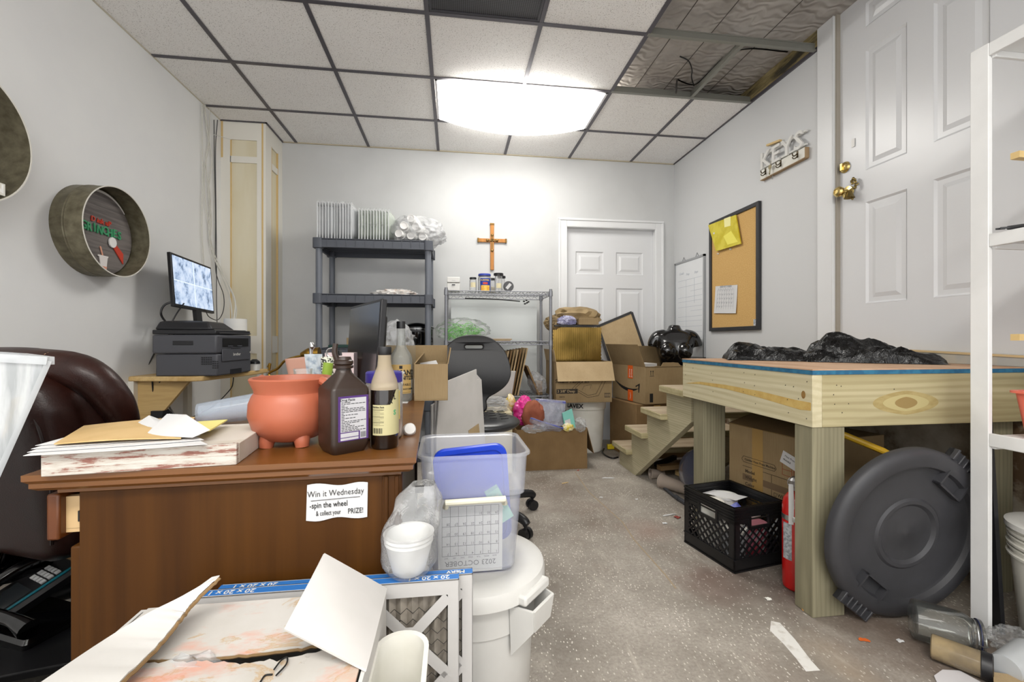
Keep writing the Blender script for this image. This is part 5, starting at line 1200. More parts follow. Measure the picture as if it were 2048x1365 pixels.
b = MB(); q = [PZ(u, v, .001) for u, v in ((0, 1275), (112, 1257), (35, 1345), (0, 1365))]; b.prism([(p.x, p.y) for p in q][::-1], .001, .002); solo(b, 'floor_paper', M_paper, 'large white paper lying on the floor by the chair casters', 'paper')
b = MB(); q = [PZ(u, v, .001) for u, v in ((75, 1238), (122, 1226), (122, 1256), (110, 1258))]; b.prism([(p.x, p.y) for p in q][::-1], .0, .006); solo(b, 'plank', wood('grey_plank', '#5d4a34', '#786149', '#43331f', 'X', 20, .1), 'weathered plank on the floor beside the desk drawer side', 'plank')
# ================================================================== MIDDLE OF THE ROOM
# black moulded stool
o = thing('work_stool', 'black moulded work stool with a handle slot and embossed backrest', 'stool', (.14, 2.33, 0))
M_pu = pm('black_polyurethane', '#1b1b1d', .42, bump=.15, bs=350)
def pz2(u, v): return ((u-948)*2.56/F, (740-v)*2.56/F)
half = [(0, 67), (24, 64), (42, 54), (56, 38), (65, 18), (69, -4), (66, -20), (57, -33), (42, -44), (28, -52), (21, -62), (19, -80)]
half = [(x*2.56/F, y*2.56/F) for x, y in half]
outl = half+[(-x, y) for x, y in half[::-1][:-1]]
def smooth(p, k=5):
    n_ = len(p); o_ = []
    for i in range(n_):
        a, b_, c, d = [V((*p[(i+j) % n_], 0)) for j in (-1, 0, 1, 2)]
        for j in range(k):
            t = j/k; q = .5*((2*b_)+(c-a)*t+(2*a-5*b_+4*c-d)*t*t+(3*b_-a-3*c+d)*t**3); o_.append((q.x, q.y))
    return o_
slot = [(.062*cos(a)*(1 if abs(cos(a)) < .8 else 1), .02*sin(a)) for a in [2*pi*i/32 for i in range(32)]]
slot = [((.042 if cos(a) > 0 else -.042)+.02*cos(a), .135+.02*sin(a)) for a in [2*pi*(i+.5)/32 for i in range(32)]]
cb = PT(948, 740, 2.56)
Mb = frame(cb, (1, 0, 0), (0, .10, 1)); b = MB(); b.shape([smooth(outl), slot], .032, Mb, .010)
Mi = Mb.inverted(); 
for i, p in enumerate(b.v):
    q = Mi @ p; q.z -= 0; q.z += .9*q.x*q.x; b.v[i] = Mb @ q
bo = b.obj('backrest', M_pu, o, True)
b = MB()
for r_ in range(4):
    for c_ in range(3):
        x = (c_-1)*.085; y = .075-.062*r_; s = 1 if r_ % 2 == 0 else -1; zz = .017+.9*x*x
        b.at(Mb @ T(x, y, zz)); w1, w2 = (.032, .022) if s > 0 else (.022, .032)
        poly = [(-w2, -.022), (w2, -.022), (w1, .022), (-w1, .022)]
        for k in range(4): p, q = poly[k], poly[(k+1) % 4]; b.bar((*p, 0), (*q, 0), .005, .008)
b.obj('embossed_pad', pm('emboss_black', '#343438', .6), bo, True)
b = MB(); b.blob((0, 0, .53), (.215, .215, .05), 0, .0, sub=4, fn=lambda p: V((p.x, p.y, p.z*(1.0 if p.z < 0 else .85)-.018*math.exp(-(p.x**2+p.y**2)/.012)))); b.obj('seat', pm('glossy_pu', '#2e2f31', .3, bump=.1, bs=250), o)
b = MB()
for x in (-.12, -.06, 0, .06, .12):
    for y in (-.12, -.06, 0, .06, .12):
        if x*x+y*y < .03: b.bar((x-.02, y, .5735-.35*(x*x+y*y)), (x+.02, y+.012, .5735-.35*(x*x+y*y)), .003, .004)
b.obj('seat_groove', M_black, o)['kind'] = 'stuff'
b = MB(); b.tube([(0, .05, .47), (0, .2, .46), (0, .25, .5), (-.01, .245, .70)], [.018]*4, 10); b.obj('back_bracket', M_black, o)
b = MB(); b.cyl((0, 0, .1), (0, 0, .49), .025); b.obj('gas_column', M_black, o)
for k in range(5):
    a = R(-51)+2*pi*k/5; d = V((cos(a), sin(a), 0)); nn = V((-d.y, d.x, 0))
    b = MB(); b.tube([(0, 0, .115), d*.15+V((0, 0, .11)), d*.30+V((0, 0, .095)), d*.335+V((0, 0, .075))], [.03, .026, .022, .02], 12); lg = b.obj('leg', M_black, o)
    p = d*.325; b = MB()
    for s in (-1, 1): b.cyl(p+nn*.006*s+V((0, 0, .028)), p+nn*.025*s+V((0, 0, .028)), .028, n=18)
    b.cyl(p-nn*.025+V((0, 0, .028)), p+nn*.025+V((0, 0, .028)), .007, n=8); b.cyl(p+V((0, 0, .028)), p+V((0, 0, .085)), .009, n=8); b.obj('caster', M_black, lg)

# folded white cartons leaning by the desk
pa = PT(862, 811, 1.74); pb = PT(962, 760, 2.05); d2_ = V((pb.x-pa.x, pb.y-pa.y, 0)).normalized(); nv_ = V((d2_.y, -d2_.x, 0))
def pl(u, v, off=0):
    r = ray(u, v); t = (pa-V((0, 0, HC))-nv_*off).dot(nv_)/r.dot(nv_); return V((0, 0, HC))+r*t
def wc(pix, off, label):
    Mx = frame(pa-nv_*off, d2_, (0, 0, 1)); Mi_ = Mx.inverted(); poly = []
    for u, v in pix: q = Mi_ @ pl(u, v, off); poly.append((q.x, q.y))
    z0 = (Mi_ @ V((pa.x, pa.y, .001))).y; poly = [(x, max(y, z0)) for x, y in poly]
    b = MB().at(Mx); b.prism(poly, -.003, .003); return solo(b, 'folded_carton', M_wcard, label, 'carton')
wc([(879, 769), (952, 739), (953, 760), (958, 759), (966, 865), (985, 1150), (872, 1150), (872, 870)], .0, 'front white folded carton leaning upright between the desk and the stool')
wc([(874, 773), (880, 768), (946, 742), (962, 760), (968, 865), (985, 1150), (868, 1150), (870, 806)], .012, 'second white folded carton just behind the front one beside the desk')
wc([(862, 811), (871, 806), (900, 795), (950, 770), (960, 865), (980, 1150), (864, 1150)], .024, 'rearmost white folded carton of the upright bundle beside the desk')
b = MB(); p = [pl(u, v, -.006) for u, v in ((937, 862), (957, 848), (959, 866), (938, 868))]; b.quad(p[0], p[3], p[2], p[1], .003); solo(b, 'torn_cardboard', M_card2, 'small torn kraft corner stuck on the front white folded carton', 'cardboard')

# floor box of plastic bags
fr, fl_ = PZ(1173, 936, 0), PZ(1050, 942, 0)
BX0, BX1, BY0, BY1 = .455, .995, 3.165, 3.475
o = cbox('cardboard_box', 'open cardboard box of bags on the floor in front of the wire rack', ((BX0+BX1)/2, (BY0+BY1)/2, 0), 0, BX1-BX0, BY1-BY0, .305, M_card3, (('+x', .2, 255), ('-y', .0001, 270), ('-x', .1, 250)))
b = MB(); b.box(-.27, .27, -.1565, -.1555, .0, .085); b.obj('bottom_fold', M_card3, o)
cbx = lambda u, v, t=3.25: PT(u, v, t)
b = MB(); q = cbx(1048, 822, 3.33); b.blob(q, (.075, .07, .105), 2, .22, 2.5, 4, .19); solo(b, 'pink_bag', pm('hot_pink_plastic', '#d81a86', .22, c2='#f05fb0', vs=18), 'hot pink shiny plastic bag in the floor box', 'bag')
b = MB(); q = cbx(1066, 832, 3.27); b.blob(q, (.085, .06, .115), 5, .12, 1.6, 4, .19); solo(b, 'cloth_bundle', pm('rust_cloth', '#8a4a35', .9, c2='#9c5a43', vs=10), 'rust coloured crumpled cloth beside the hot pink bag', 'cloth')
b = MB(); q = cbx(1021, 808, 3.42); b.blob(q, (.04, .03, .07), 8, .25, 3, 3, .3); solo(b, 'snack_bag', pm('yellow_wrapper', '#d9b92e', .3, c2='#efe6c8', vs=40), 'yellow snack wrapper standing left of the hot pink bag', 'wrapper')
M_zip = see('zip_bag_film', '#d6d8e6', .34, .12, 1.0, bump=.7, bs=35, c2='#b9bbcf', vs=16); M_zipb = pm('zip_blue', '#4b55b0', .3)
def zipbag(p, label, dep=.05):
    a, b2, c, d = p   # top-left, top-right, bottom-right, bottom-left
    o = thing('zip_bag', label, 'zip bag', tuple((c+d)/2))
    nn = (b2-a).cross(d-a).normalized()
    if nn.y > 0: nn = -nn
    for s in (1, -1):
        b = MB(); b.sheet(lambda u, v: (d*(1-u)+c*u)*(1-v)+(a*(1-u)+b2*u)*v+nn*s*dep*.5*sin(pi*u)**.6*sin(pi*min(1, (1-v)*1.1))**.7+nn*.012*noise.noise(V((u*5, v*5, s*3+a.x*9))), 16, 14, .0); b.obj('film', M_zip, o, True)
    b = MB(); b.tube([a+(b2-a)*.01-(a-d)*.05, (a+b2)/2-(a-d)*.05, b2-(a-d)*.05], .004, 6); b.tube([a+(b2-a)*.01-(a-d)*.09, (a+b2)/2-(a-d)*.09, b2-(a-d)*.09], .0025, 6); b.obj('zip_strip', M_zipb, o, True)
zipbag((PT(1071, 797, 3.34), PT(1131, 802, 3.36), PT(1128, 852, 3.3), PT(1080, 855, 3.28)), 'large clear zip bag standing upright in the floor box')
zipbag((PT(1061, 835, 3.20), PT(1128, 856, 3.22), PT(1120, 866, 3.27), PT(1052, 862, 3.25)), 'clear zip bag lying with its blue seal slanting across the floor box front')
b = MB(); b.sheet(lambda u, v: PT(1124, 827, 3.27)*(1-u)*v+PT(1143, 818, 3.29)*u*v+PT(1152, 860, 3.27)*u*(1-v)+PT(1130, 860, 3.25)*(1-u)*(1-v), 6, 6, .02); o = solo(b, 'teal_pouch', pm('teal_fabric', '#7cc0b4', .6), 'mint teal pouch with a price tag in the floor box', 'pouch')
b = MB(); p = [PT(u, v, 3.235) for u, v in ((1129, 842), (1140, 838), (1142, 849), (1132, 852))]; b.quad(p[3], p[2], p[1], p[0], .001); solo(b, 'price_tag', M_paper, 'white price tag on the mint teal pouch', 'price tag')
b = MB(); q = cbx(1136, 855, 3.24); b.blob(q, (.04, .03, .03), 3, .25, 3, 3); solo(b, 'snack_packet', pm('yellow_packet', '#d8c22c', .3, c2='#e9e4d2', vs=30), 'small yellow packet at the front right of the floor box', 'packet')
b = MB(); q = cbx(1068, 858, 3.22); b.blob(q, (.08, .03, .03), 13, .3, 4, 4); solo(b, 'plastic_bag', M_film2, 'crumpled clear film at the front left of the floor box', 'plastic bag')
b = MB(); q = cbx(1160, 850, 3.27); b.blob(q, (.04, .05, .05), 17, .3, 4, 4); solo(b, 'plastic_bag', M_film2, 'crumpled clear film in the right corner of the floor box', 'plastic bag')
b = MB(); b.box(.13, .42, 3.12, 3.42, 0, .44); solo(b, 'cardboard_box', pm('cream_carton', '#cfc4a4', .8), 'cream carton on the floor behind the stool seat', 'box')
b = MB(); q = PT(995, 818, 3.05); b.blob((.29, 3.25, .48), (.11, .10, .06), 21, .3, 4, 4, .442); solo(b, 'plastic_bag', M_film2, 'crinkled clear film on top of the cream carton behind the stool', 'plastic bag')

# LAVEX bucket
o = thing('bucket', 'white round container lettered LAVEX below the table pan carton', 'bucket', (1.135, 3.73, 0))
b = MB(); b.lathe([(0, .006), (.155, .0), (.165, .01), (.185, .37), (.195, .372), (.198, .38), (.199, .43), (.206, .436), (.206, .452), (.2, .456), (.188, .452), (.18, .3), (.155, .012), (0, .012)], 48); b.obj('body', M_offw, o)
b = MB(); b.at(RZ(R(-38))); b.text('LAVEX', .05, T(0, 0, .407), .0003, cyl=.2, bold=.03); b.obj('lettering', M_ink, o)
for a in (20, 200):
    b = MB().at(RZ(R(a))); b.hexa([(.19, -.04, .34), (.225, -.03, .38), (.225, .03, .38), (.19, .04, .34), (.19, -.045, .44), (.245, -.04, .44), (.245, .04, .44), (.19, .045, .44)]); b.obj('grip', M_offw, o, bevel=.006)
# table pan carton with gold cake boards
tx0, tx1, ty0, ty1, tz0, tz1 = .815, 1.285, 3.42, 3.80, .458, .79
o = cbox('pan_carton', 'kraft table pan carton with a drooping front flap, on the white bucket', ((tx0+tx1)/2, (ty0+ty1)/2, tz0), 0, tx1-tx0, ty1-ty0, tz1-tz0, M_card, (('-y', .165, 247), ('+x', .12, 262), ('-x', .1, 100)))
for c in o.children:
    if c.name.startswith('flap'): c.data.materials.clear(); c.data.materials.append(M_card2)
Mx = frame((0, -(ty1-ty0)/2-.0006, 0), (1, 0, 0), (0, 0, 1)); w2 = (tx1-tx0)/2
b = MB().at(Mx); b.box(-w2+.005, -w2+.18, .075, .112, 0, .0004); b.obj('print_band', pm('dark_print', '#2c2620', .8), o)
b = MB().at(Mx); b.text('3 3/8" Deep', .030, T(-w2+.085, .0935, .0006), .0001, bold=.01); b.obj('band_text', M_card2, o)
b = MB().at(Mx); b.text('Steam Table Pan', .042, T(-.10, .175, .0003), .0001, bold=.02); b.text('50/CS', .018, T(-w2+.05, .048, .0003), .0001, bold=.02)
def lines(b, pts, w_=.003, close=True):
    for p, q in zip(pts, pts[1:]+(pts[:1] if close else [])): b.bar((p[0], p[1], .0003), (q[0], q[1], .0003), w_, .0004, up=(0, 0, 1))
lines(b, [(-.10, .115), (-.01, .20), (.20, .215), (.12, .055), (.03, .04)]); lines(b, [(-.075, .118), (.0, .185), (.165, .195), (.10, .07), (.03, .058)]); lines(b, [(-.02, .10), (.0, .135), (.06, .145), (.05, .11)], .002, False)
b.box(.17, .22, .04, .075, 0, .0004); b.obj('printing', pm('brown_print', '#3c3022', .8), o)
b = MB().at(Mx); [b.box(.173+.006*i, .1755+.006*i, .045, .07, .0004, .0006) for i in range(8)]; b.obj('barcode', M_card2, o)
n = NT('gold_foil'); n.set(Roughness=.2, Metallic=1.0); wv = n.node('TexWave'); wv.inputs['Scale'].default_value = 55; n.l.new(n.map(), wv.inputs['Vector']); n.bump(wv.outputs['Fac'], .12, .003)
n.col(n.ramp(n.noise(n.map(), 3, 3), [(.35, '#5f4d24'), (.6, '#967a42')])); M_gold = n.m  # broad noise paints the foil's dark and bright reflections into its colour
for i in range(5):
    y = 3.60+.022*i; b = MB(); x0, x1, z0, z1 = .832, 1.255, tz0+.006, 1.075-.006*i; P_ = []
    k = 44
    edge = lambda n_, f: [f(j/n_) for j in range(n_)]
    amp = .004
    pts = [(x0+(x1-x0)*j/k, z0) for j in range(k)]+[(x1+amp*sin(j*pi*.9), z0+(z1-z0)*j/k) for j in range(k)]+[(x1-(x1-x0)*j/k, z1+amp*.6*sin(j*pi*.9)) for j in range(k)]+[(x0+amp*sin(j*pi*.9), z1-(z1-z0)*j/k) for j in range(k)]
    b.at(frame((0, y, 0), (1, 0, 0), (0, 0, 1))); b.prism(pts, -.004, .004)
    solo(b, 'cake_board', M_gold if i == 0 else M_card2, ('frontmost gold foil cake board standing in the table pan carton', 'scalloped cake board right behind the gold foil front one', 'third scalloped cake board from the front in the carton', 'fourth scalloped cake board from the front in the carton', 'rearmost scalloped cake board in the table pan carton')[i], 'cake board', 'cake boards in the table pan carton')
b = MB(); b.box(.83, 1.22, 3.52, 3.80, 1.080, 1.092); solo(b, 'flat_board', M_frm, 'flat dark board lying on top of the standing cake boards', 'board')
M_kraft = pm('kraft_paper', '#7f6c4c', .8, c2='#95805c', vs=9)
b = MB(); b.blob((1.06, 3.66, 1.165), (.20, .13, .085), 11, .24, 2.6, 3, 1.094); solo(b, 'kraft_paper', M_kraft, 'crumpled kraft packing paper heaped on the dark flat board', 'packing paper', sharp=14)
b = MB(); b.blob((.83, 3.60, 1.11), (.07, .05, .06), 4, .25, 2.5, 4); solo(b, 'kraft_paper', M_kraft, 'kraft paper end hanging out left beside the wire rack post', 'packing paper')
b = MB(); b.blob((.935, 3.53, 1.125), (.075, .035, .04), 15, .3, 3, 4, 1.094); solo(b, 'plastic_bag', pm('lilac_film', '#c2c2dd', .15, alpha=.75, c2='#8d8db5', vs=20), 'lilac tinted plastic bag in front of the crumpled kraft paper', 'plastic bag')
b = MB(); b.box(1.03, 1.2, 3.50, 3.56, 1.094, 1.15); solo(b, 'small_carton', M_card, 'low kraft carton under the front of the crumpled paper', 'box', bevel=.002)
# framed board leaning at the back door
p = [PT(u, v, t) for u, v, t in ((1196, 653, 4.14), (1263, 625, 4.14), (1296, 722, 4.06), (1228, 752, 4.06))]
o = thing('framed_board', 'black framed tan board leaning askew against the back door', 'framed board', tuple((p[2]+p[3])/2))
b = MB(); b.quad(p[3], p[2], p[1], p[0], .008); b.obj('panel', M_card2, o, True)
b = MB()
for i in range(4): b.bar(p[i], p[(i+1) % 4], .022, .02, up=(0, 1, 0))
b.obj('frame', M_frm, o, True)
# big smile-arrow carton
ac = V((1.504, 3.27, .455)); aang = R(9.7); sx, sy, sz = .57, .50, .30
ctr = ac+RZ(aang) @ V((sx/2, sy/2, 0))
o = cbox('smile_carton', 'open carton with a smile arrow and orange tape, under the mannequin torso', tuple(ctr), aang, sx, sy, sz, M_card, (('-x', .19, 112), ('+y', .16, 80)))
b = MB(); Y_ = -sy/2
poly = [(-sx/2, sz-.01)]+[(-sx/2+sx*i/24, sz+.012*noise.noise(V((i*.9, 3, 0)))+(.03 if 6 < i < 14 else .0)) for i in range(25)]+[(sx/2, sz-.01)]
b.at(frame((0, Y_+.004, 0), (1, 0, 0), (0, 0, 1))); b.prism(poly, 0, .004); b.obj('torn_edge', M_card, o)
Mx = frame((-sx/2-.0006, 0, 0), (0, -1, 0), (0, 0, 1))    # text on the -x face: local x runs towards the viewer
b = MB().at(Mx)
up = []; lo_ = []
for i in range(25):
    t = i/24; x = -.20+.36*t; y = .155-.20*t+.155*t*t*1.05; w_ = .022*sin(pi*min(1, t*1.05))**.8+.004
    up.append((x, y+w_/2)); lo_.append((x, y-w_/2))
b.prism(up+lo_[::-1], 0, .0004)
b.prism([(.115, .135), (.175, .16), (.165, .085), (.155, .082), (.155, .142), (.118, .125)], 0.0004, .0007); b.obj('smile_arrow', M_ink, o)
b = MB().at(Mx); b.box(-.0, .075, .19, sz, .0005, .0009); b.obj('orange_tape', pm('orange_tape', '#d95f20', .4), o); b = MB().at(Mx); b.box(.0, .075, .002, .095, .0005, .0009); b.obj('orange_tape', pm('orange_tape', '#d95f20', .4), o)
b = MB().at(Mx); b.text('prime', .03, T(.025, .235, .001) @ RZ(pi/2), .0001); b.text('prime', .03, T(.055, .235, .001) @ RZ(pi/2), .0001); b.obj('tape_text', M_white, o); b = MB().at(Mx); b.text(')', .06, T(.04, .05, .001), .0001); b.obj('tape_smile', M_white, o)
Mx = frame((0, -sy/2-.0006, 0), (1, 0, 0), (0, 0, 1)); b = MB().at(Mx)
for x in (-.235, -.215): b.bar((x, .23, 0), (x, .262, 0), .004, .0005, up=(0, 0, 1)); b.prism([(x-.007, .258), (x+.007, .258), (x, .27)], 0, .0004)
b.box(-.245, -.205, .222, .226, 0, .0004); b.box(-.245, -.215, .015, .085, 0, .0004); b.obj('carton_print', M_ink, o)
b = MB(); q = ctr+RZ(aang) @ V((-.16, .0, 0)); b.at(T(q.x, q.y, .46) @ RZ(aang)); b.box(-.09, .09, -.10, .06, 0, .31); solo(b, 'white_carton', M_wcard, 'white inner carton showing above the smile arrow carton edge', 'box')
b = MB(); b.at(T(1.70, 3.58, 0) @ RZ(R(8))); b.box(-.29, .31, -.23, .2, 0, .45); o = solo(b, 'cardboard_box', M_card3, 'taped brown box on the floor under the smile arrow carton', 'box', bevel=.003)
b = MB(); b.at(RZ(R(8))); b.box(-.295, -.2905, -.03, .03, .1, .44); b.box(-.15, -.09, -.2345, -.2305, .12, .44); b.obj('packing_tape', pm('brown_tape', '#a5854f', .25), o)

# mannequin torso standing in the carton
mc = V((1.90, 3.555, .462)); 
b = MB()
secs = [(.0, .150, .105), (.06, .158, .112), (.14, .150, .105), (.24, .118, .085), (.30, .122, .085), (.38, .142, .092), (.44, .155, .092), (.50, .165, .082), (.545, .165, .068), (.575, .12, .06), (.59, .065, .052), (.615, .05, .047), (.635, .048, .045)]
b.loft([(z, x, y, min(x, y)*.98) for z, x, y in secs], 8)
for s in (-1, 1):
    b.blob((s*.072, -.06, .41), (.066, .062, .075), s, .0, sub=3)
    b.tube([(s*.08, 0, .552), (s*.145, -.005, .535), (s*.178, -.008, .485), (s*.185, -.01, .445)], [.05, .05, .046, .042], 16)
def rm(o):
    m = o.modifiers.new('Remesh', 'REMESH'); m.mode = 'VOXEL'; m.voxel_size = .007; m.use_smooth_shade = True
    m = o.modifiers.new('Smooth', 'SMOOTH'); m.iterations = 14; m.factor = .6
solo(b, 'mannequin_torso', M_blackg, 'glossy black headless mannequin torso standing in the smile arrow carton', 'mannequin', loc=tuple(mc), rz=R(-16), extra=rm)

# yellow tagged plug by the bottom step
b = MB(); q = PZ(1222, 900, 0); b.at(T(q.x, q.y, 0)); b.box(-.035, .04, -.015, .015, .005, .05); solo(b, 'yellow_plug', pm('yellow_plug', '#d9c022', .4), 'yellow plug on the floor between the bucket and the bottom stair', 'plug', bevel=.006)
b = MB(); b.tube([PZ(1208, 898, .012), PZ(1205, 905, .008), PZ(1212, 912, .006), PZ(1225, 917, .006), PZ(1236, 915, .006)], .007, 8); solo(b, 'floor_cord', M_black, 'black cord looping on the floor beside the yellow plug', 'cord')
# ================================================================== RAISED PLATFORM AND STAIRS
M_tw = wood('treated_lumber', '#c2b896', '#d1c9ab', '#aca07a', 'Y', 9, .06, .7, (.35, .65), .06, rings=12)
M_twx = wood('treated_lumber_x', '#a89d76', '#bab08c', '#8c7f58', 'X', 9, .06, .7, (.35, .65), .06, rings=12)  # darker copy of the lumber; the front beam's shade is in its colour
M_twz = wood('treated_post', '#7d7760', '#918b71', '#66614c', 'Z', 12, .05, .75, (.35, .65), .08, rings=20)
M_ply = pm('worn_plywood', '#b08b6c', .7, c2='#c2a184', vs=7, stretch=(1, .3, 1)); M_blue = pm('blue_edge_paint', '#1d5a7d', .7, c2='#2c6f8f', vs=40); M_knot = pm('wood_knot', '#6f4f24', .8, c2='#8d6a35', vs=30)
PX0, PY0, PY1, PZT, FH = 1.232, 1.354, 2.215, .867, .184
o = thing('platform', 'raised landing of treated lumber with a blue edged plywood deck, under the right door', 'platform', ((PX0+XR)/2, (PY0+PY1)/2, 0))
X1 = XR-.004
MB().box(PX0-.004, X1, PY0-.004, PY1, PZT-.004, PZT).obj('deck', M_ply, o, True)
MB().box(PX0-.003, X1, PY0-.003, PY1, PZT-.019, PZT-.004).obj('deck_edge', M_blue, o, True)
zt_, zb_ = PZT-.019, PZT-.019-FH
MB().box(PX0, PX0+.038, PY0, PY1, zb_, zt_).obj('side_beam', M_tw, o, True, bevel=.002)
fb = MB().box(PX0+.0385, X1, PY0, PY0+.038, zb_, zt_).obj('front_beam', M_twx, o, True, bevel=.002)
MB().box(PX0+.0385, X1, PY1-.038, PY1, zb_, zt_).obj('rear_beam', M_twx, o, True)
for y in (1.62, 1.90): MB().box(PX0+.0385, X1, y, y+.038, zb_+.03, zt_).obj('joist', M_twx, o, True)
for x0, x1, y0, y1 in ((PX0+.004, PX0+.13, PY0+.004, PY0+.085), (PX0+.03, PX0+.15, PY1-.15, PY1-.055), (X1-.1, X1-.005, PY0+.045, PY0+.12), (X1-.1, X1-.005, PY1-.12, PY1-.045)):
    MB().box(x0, x1, y0, y1, 0, zb_).obj('post', M_twz, o, True, bevel=.003)
def knot(p, m, rx, ry, par):
    b = MB().at(m); b.shape([[(rx*cos(a)*(1+.1*noise.noise(V((cos(a), sin(a), rx*50)))), ry*sin(a)) for a in [2*pi*i/32 for i in range(32)]]], .0006, T(*p)); b.obj('knot', M_knot, par, True)
m_ = frame((PX0, PY0-.0003, 0), (1, 0, 0), (0, 0, 1))
M_kn2 = pm('knot_halo', '#9f8d5b', .8, c2='#ab9a68', vs=25, stretch=(1, 1, 3)); M_kn3 = pm('knot_ring', '#927b4b', .8)
# eye-shaped figure around the knot in the front beam
def eye(rx, ry, z, mat, nm):
    c_ = PX(1812, 808, PX0); pc = PY(1812, 806, PY0); k = m_.inverted() @ pc
    b = MB().at(m_); b.shape([[(k.x+rx*(abs(cos(a))**1.5)*(1 if cos(a) > 0 else -1), k.y+ry*sin(a)) for a in [2*pi*(i+.5)/40 for i in range(40)]]], .0004, T(0, 0, z)); b.obj(nm, mat, fb, True)
eye(.135, .043, -.0002, M_kn2, 'grain_figure'); eye(.095, .030, .0002, pm('light_grain', '#b5a877', .8), 'grain_figure'); eye(.046, .021, .0006, M_kn3, 'knot')
b = MB()
for u, v in ((1673, 771), (1682, 773), (1667, 790), (1669, 809), (1697, 808), (1684, 826), (1788, 779)):
    q = PY(u, v, PY0); b.at(frame(q+V((0, -.0004, 0)), (1, 0, 0), (0, 0, 1))); b.prism([(-.0022, -.0015), (.0022, -.0015), (0, .0028)], 0, .0005)
for u, v in ((1371, 731), (1386, 737), (1423, 747), (1425, 761), (1371, 750), (1382, 761), (1386, 785), (1426, 784), (1488, 746), (1510, 750), (1489, 766), (1509, 772), (1487, 784), (1510, 790), (1511, 808), (1571, 771), (1587, 774), (1597, 798), (1577, 826), (1614, 764), (1613, 838), (1575, 800)):
    q = PX(u, v, PX0); b.at(frame(q+V((-.0004, 0, 0)), (0, -1, 0), (0, 0, 1))); b.prism([(-.0025, -.0015), (.0025, -.0015), (.001, .003)], 0, .0005)
b.obj('nail_marks', M_ink, o, True)['kind'] = 'stuff'
b = MB(); pts = [PX(u, v, PX0) for u, v in ((1370, 767), (1400, 769), (1450, 778), (1520, 796), (1600, 820), (1622, 822), (1622, 806), (1590, 800), (1520, 783), (1450, 770), (1400, 764))]; b.at(frame((PX0-.0003, 0, 0), (0, -1, 0), (0, 0, 1))); b.prism([(-p.y, p.z) for p in pts], 0, .0004); b.obj('resin_streak', pm('resin_streak', '#bb9a55', .7, c2='#c7ab66', vs=20), o, True)
b = MB(); q = PX(1607, 790, PX0); b.at(frame(q+V((-.0006, 0, 0)), (0, -1, 0), (0, 0, 1))); b.shape([[(.009*cos(a), .014*sin(a)) for a in [2*pi*i/24 for i in range(24)]]], .0005); b.obj('knot', M_knot, o, True)
b = MB(); q = PX(1420, 874, PX0); b = MB()
# stairs going down away from us
o = thing('stairs', 'treated lumber steps going down from the far end of the platform', 'stairs', (1.6, 2.76, 0))
nears = [3.01, 2.754, 2.485, 2.22]; zs = [.173, .347, .52, .693]; SXa, SXb = 1.238, 2.0
M_tread = pm('dirty_tread', '#a4937a', .8, c2='#b5a58c', vs=14, stretch=(.3, 1, 1), bump=.1, bs=60)
for y, z in zip(nears, zs):
    b = MB(); b.box(SXa, SXb, y, y+.285, z-.038, z-.002); tr_ = b.obj('tread', M_twx, o, True, bevel=.003); MB().box(SXa+.004, SXb, y+.003, y+.282, z-.002, z).obj('tread_wear', M_tread, tr_, True)
poly = [(2.955, 0), (3.25, 0), (3.25, .135)]
for k in range(4):
    y, z = nears[k], zs[k]-.038
    if k == 0: poly += [(3.25, z), (nears[0]+.01, z)]
    else: poly += [(nears[k-1]+.01, z), (y+.01, z)]
poly += [(2.218, zs[3]-.04), (2.218, .52)]
for x0 in (SXa+.045, SXb-.12):
    b = MB().at(frame((x0, 0, 0), (0, 1, 0), (0, 0, 1))); b.prism(poly, 0, .038); b.obj('stringer', wood('treated_stringer', '#aea688', '#c2ba9d', '#90886a', 'Y', 9, .1, .7, (.35, .65), .06, rings=24), o, True)
# things under the stairs
M_dome = see('smoky_dome', '#55586b', .75, .1, .6)
q = PT(1385, 905, 2.62); b = MB().at(T(q.x+.05, q.y, .155) @ RZ(R(-62)) @ RX(R(82))); b.lathe([(0, .02), (.05, .018), (.12, .006), (.145, -.004), (.15, -.008), (.15, -.012), (.0, -.006)], 40)
o = solo(b, 'dome_lid', M_dome, 'smoky round dome lid with an orange sticker standing under the stairs', 'lid')
b = MB().at(T(q.x+.05, q.y, .155) @ RZ(R(-62)) @ RX(R(82))); 
q2 = o.location; b.v = []; b.at(T(-q2.x, -q2.y, -q2.z) @ T(q.x+.05, q.y, .155) @ RZ(R(-62)) @ RX(R(82))); b.shape([[(.02+.055*cos(a), .07*sin(a)) for a in [2*pi*i/6 for i in range(6)]]], .002, T(.01, 0, .021)); b.obj('sticker', pm('orange_sticker', '#c04a16', .5), o)
a = PZ(1322, 962, .045); c = PZ(1392, 985, .04); d = (c-a).normalized()
def lying(b, a, c, prof):
    d = (c-a); L_ = d.length; m = frame(a, d.cross(V((0, 0, 1))), d.cross(V((0, 0, 1))).cross(d)); 
    z = d.normalized(); x = z.cross(V((0, 0, 1))).normalized(); y = z.cross(x); m = Matrix((x, y, z)).transposed().to_4x4(); m.translation = a
    return b.at(m).lathe([(r, zz*L_) for r, zz in prof], 32)
solo(lying(MB(), a, c, [(.041, .02), (.046, 0), (.049, .01), (.048, .03), (.045, .04), (.045, .13), (.042, .15), (.030, 1), (0, 1)]), 'clear_cup', see('dusty_clear', '#b9aa9d', .6, .2, .6), 'dusty clear plastic cup lying under the stairs behind the black crate', 'cup')
a = PZ(1300, 948, .035); c = PZ(1322, 955, .03)
solo(lying(MB(), a, c+V((.05, .06, 0)), [(.036, 0), (.038, .02), (.034, .1), (.026, 1), (0, 1)]), 'clear_cup', see('dusty_clear', '#b9aa9d', .6, .2, .6), 'small dusty cup on its side tucked under the lowest stair stringer', 'cup')
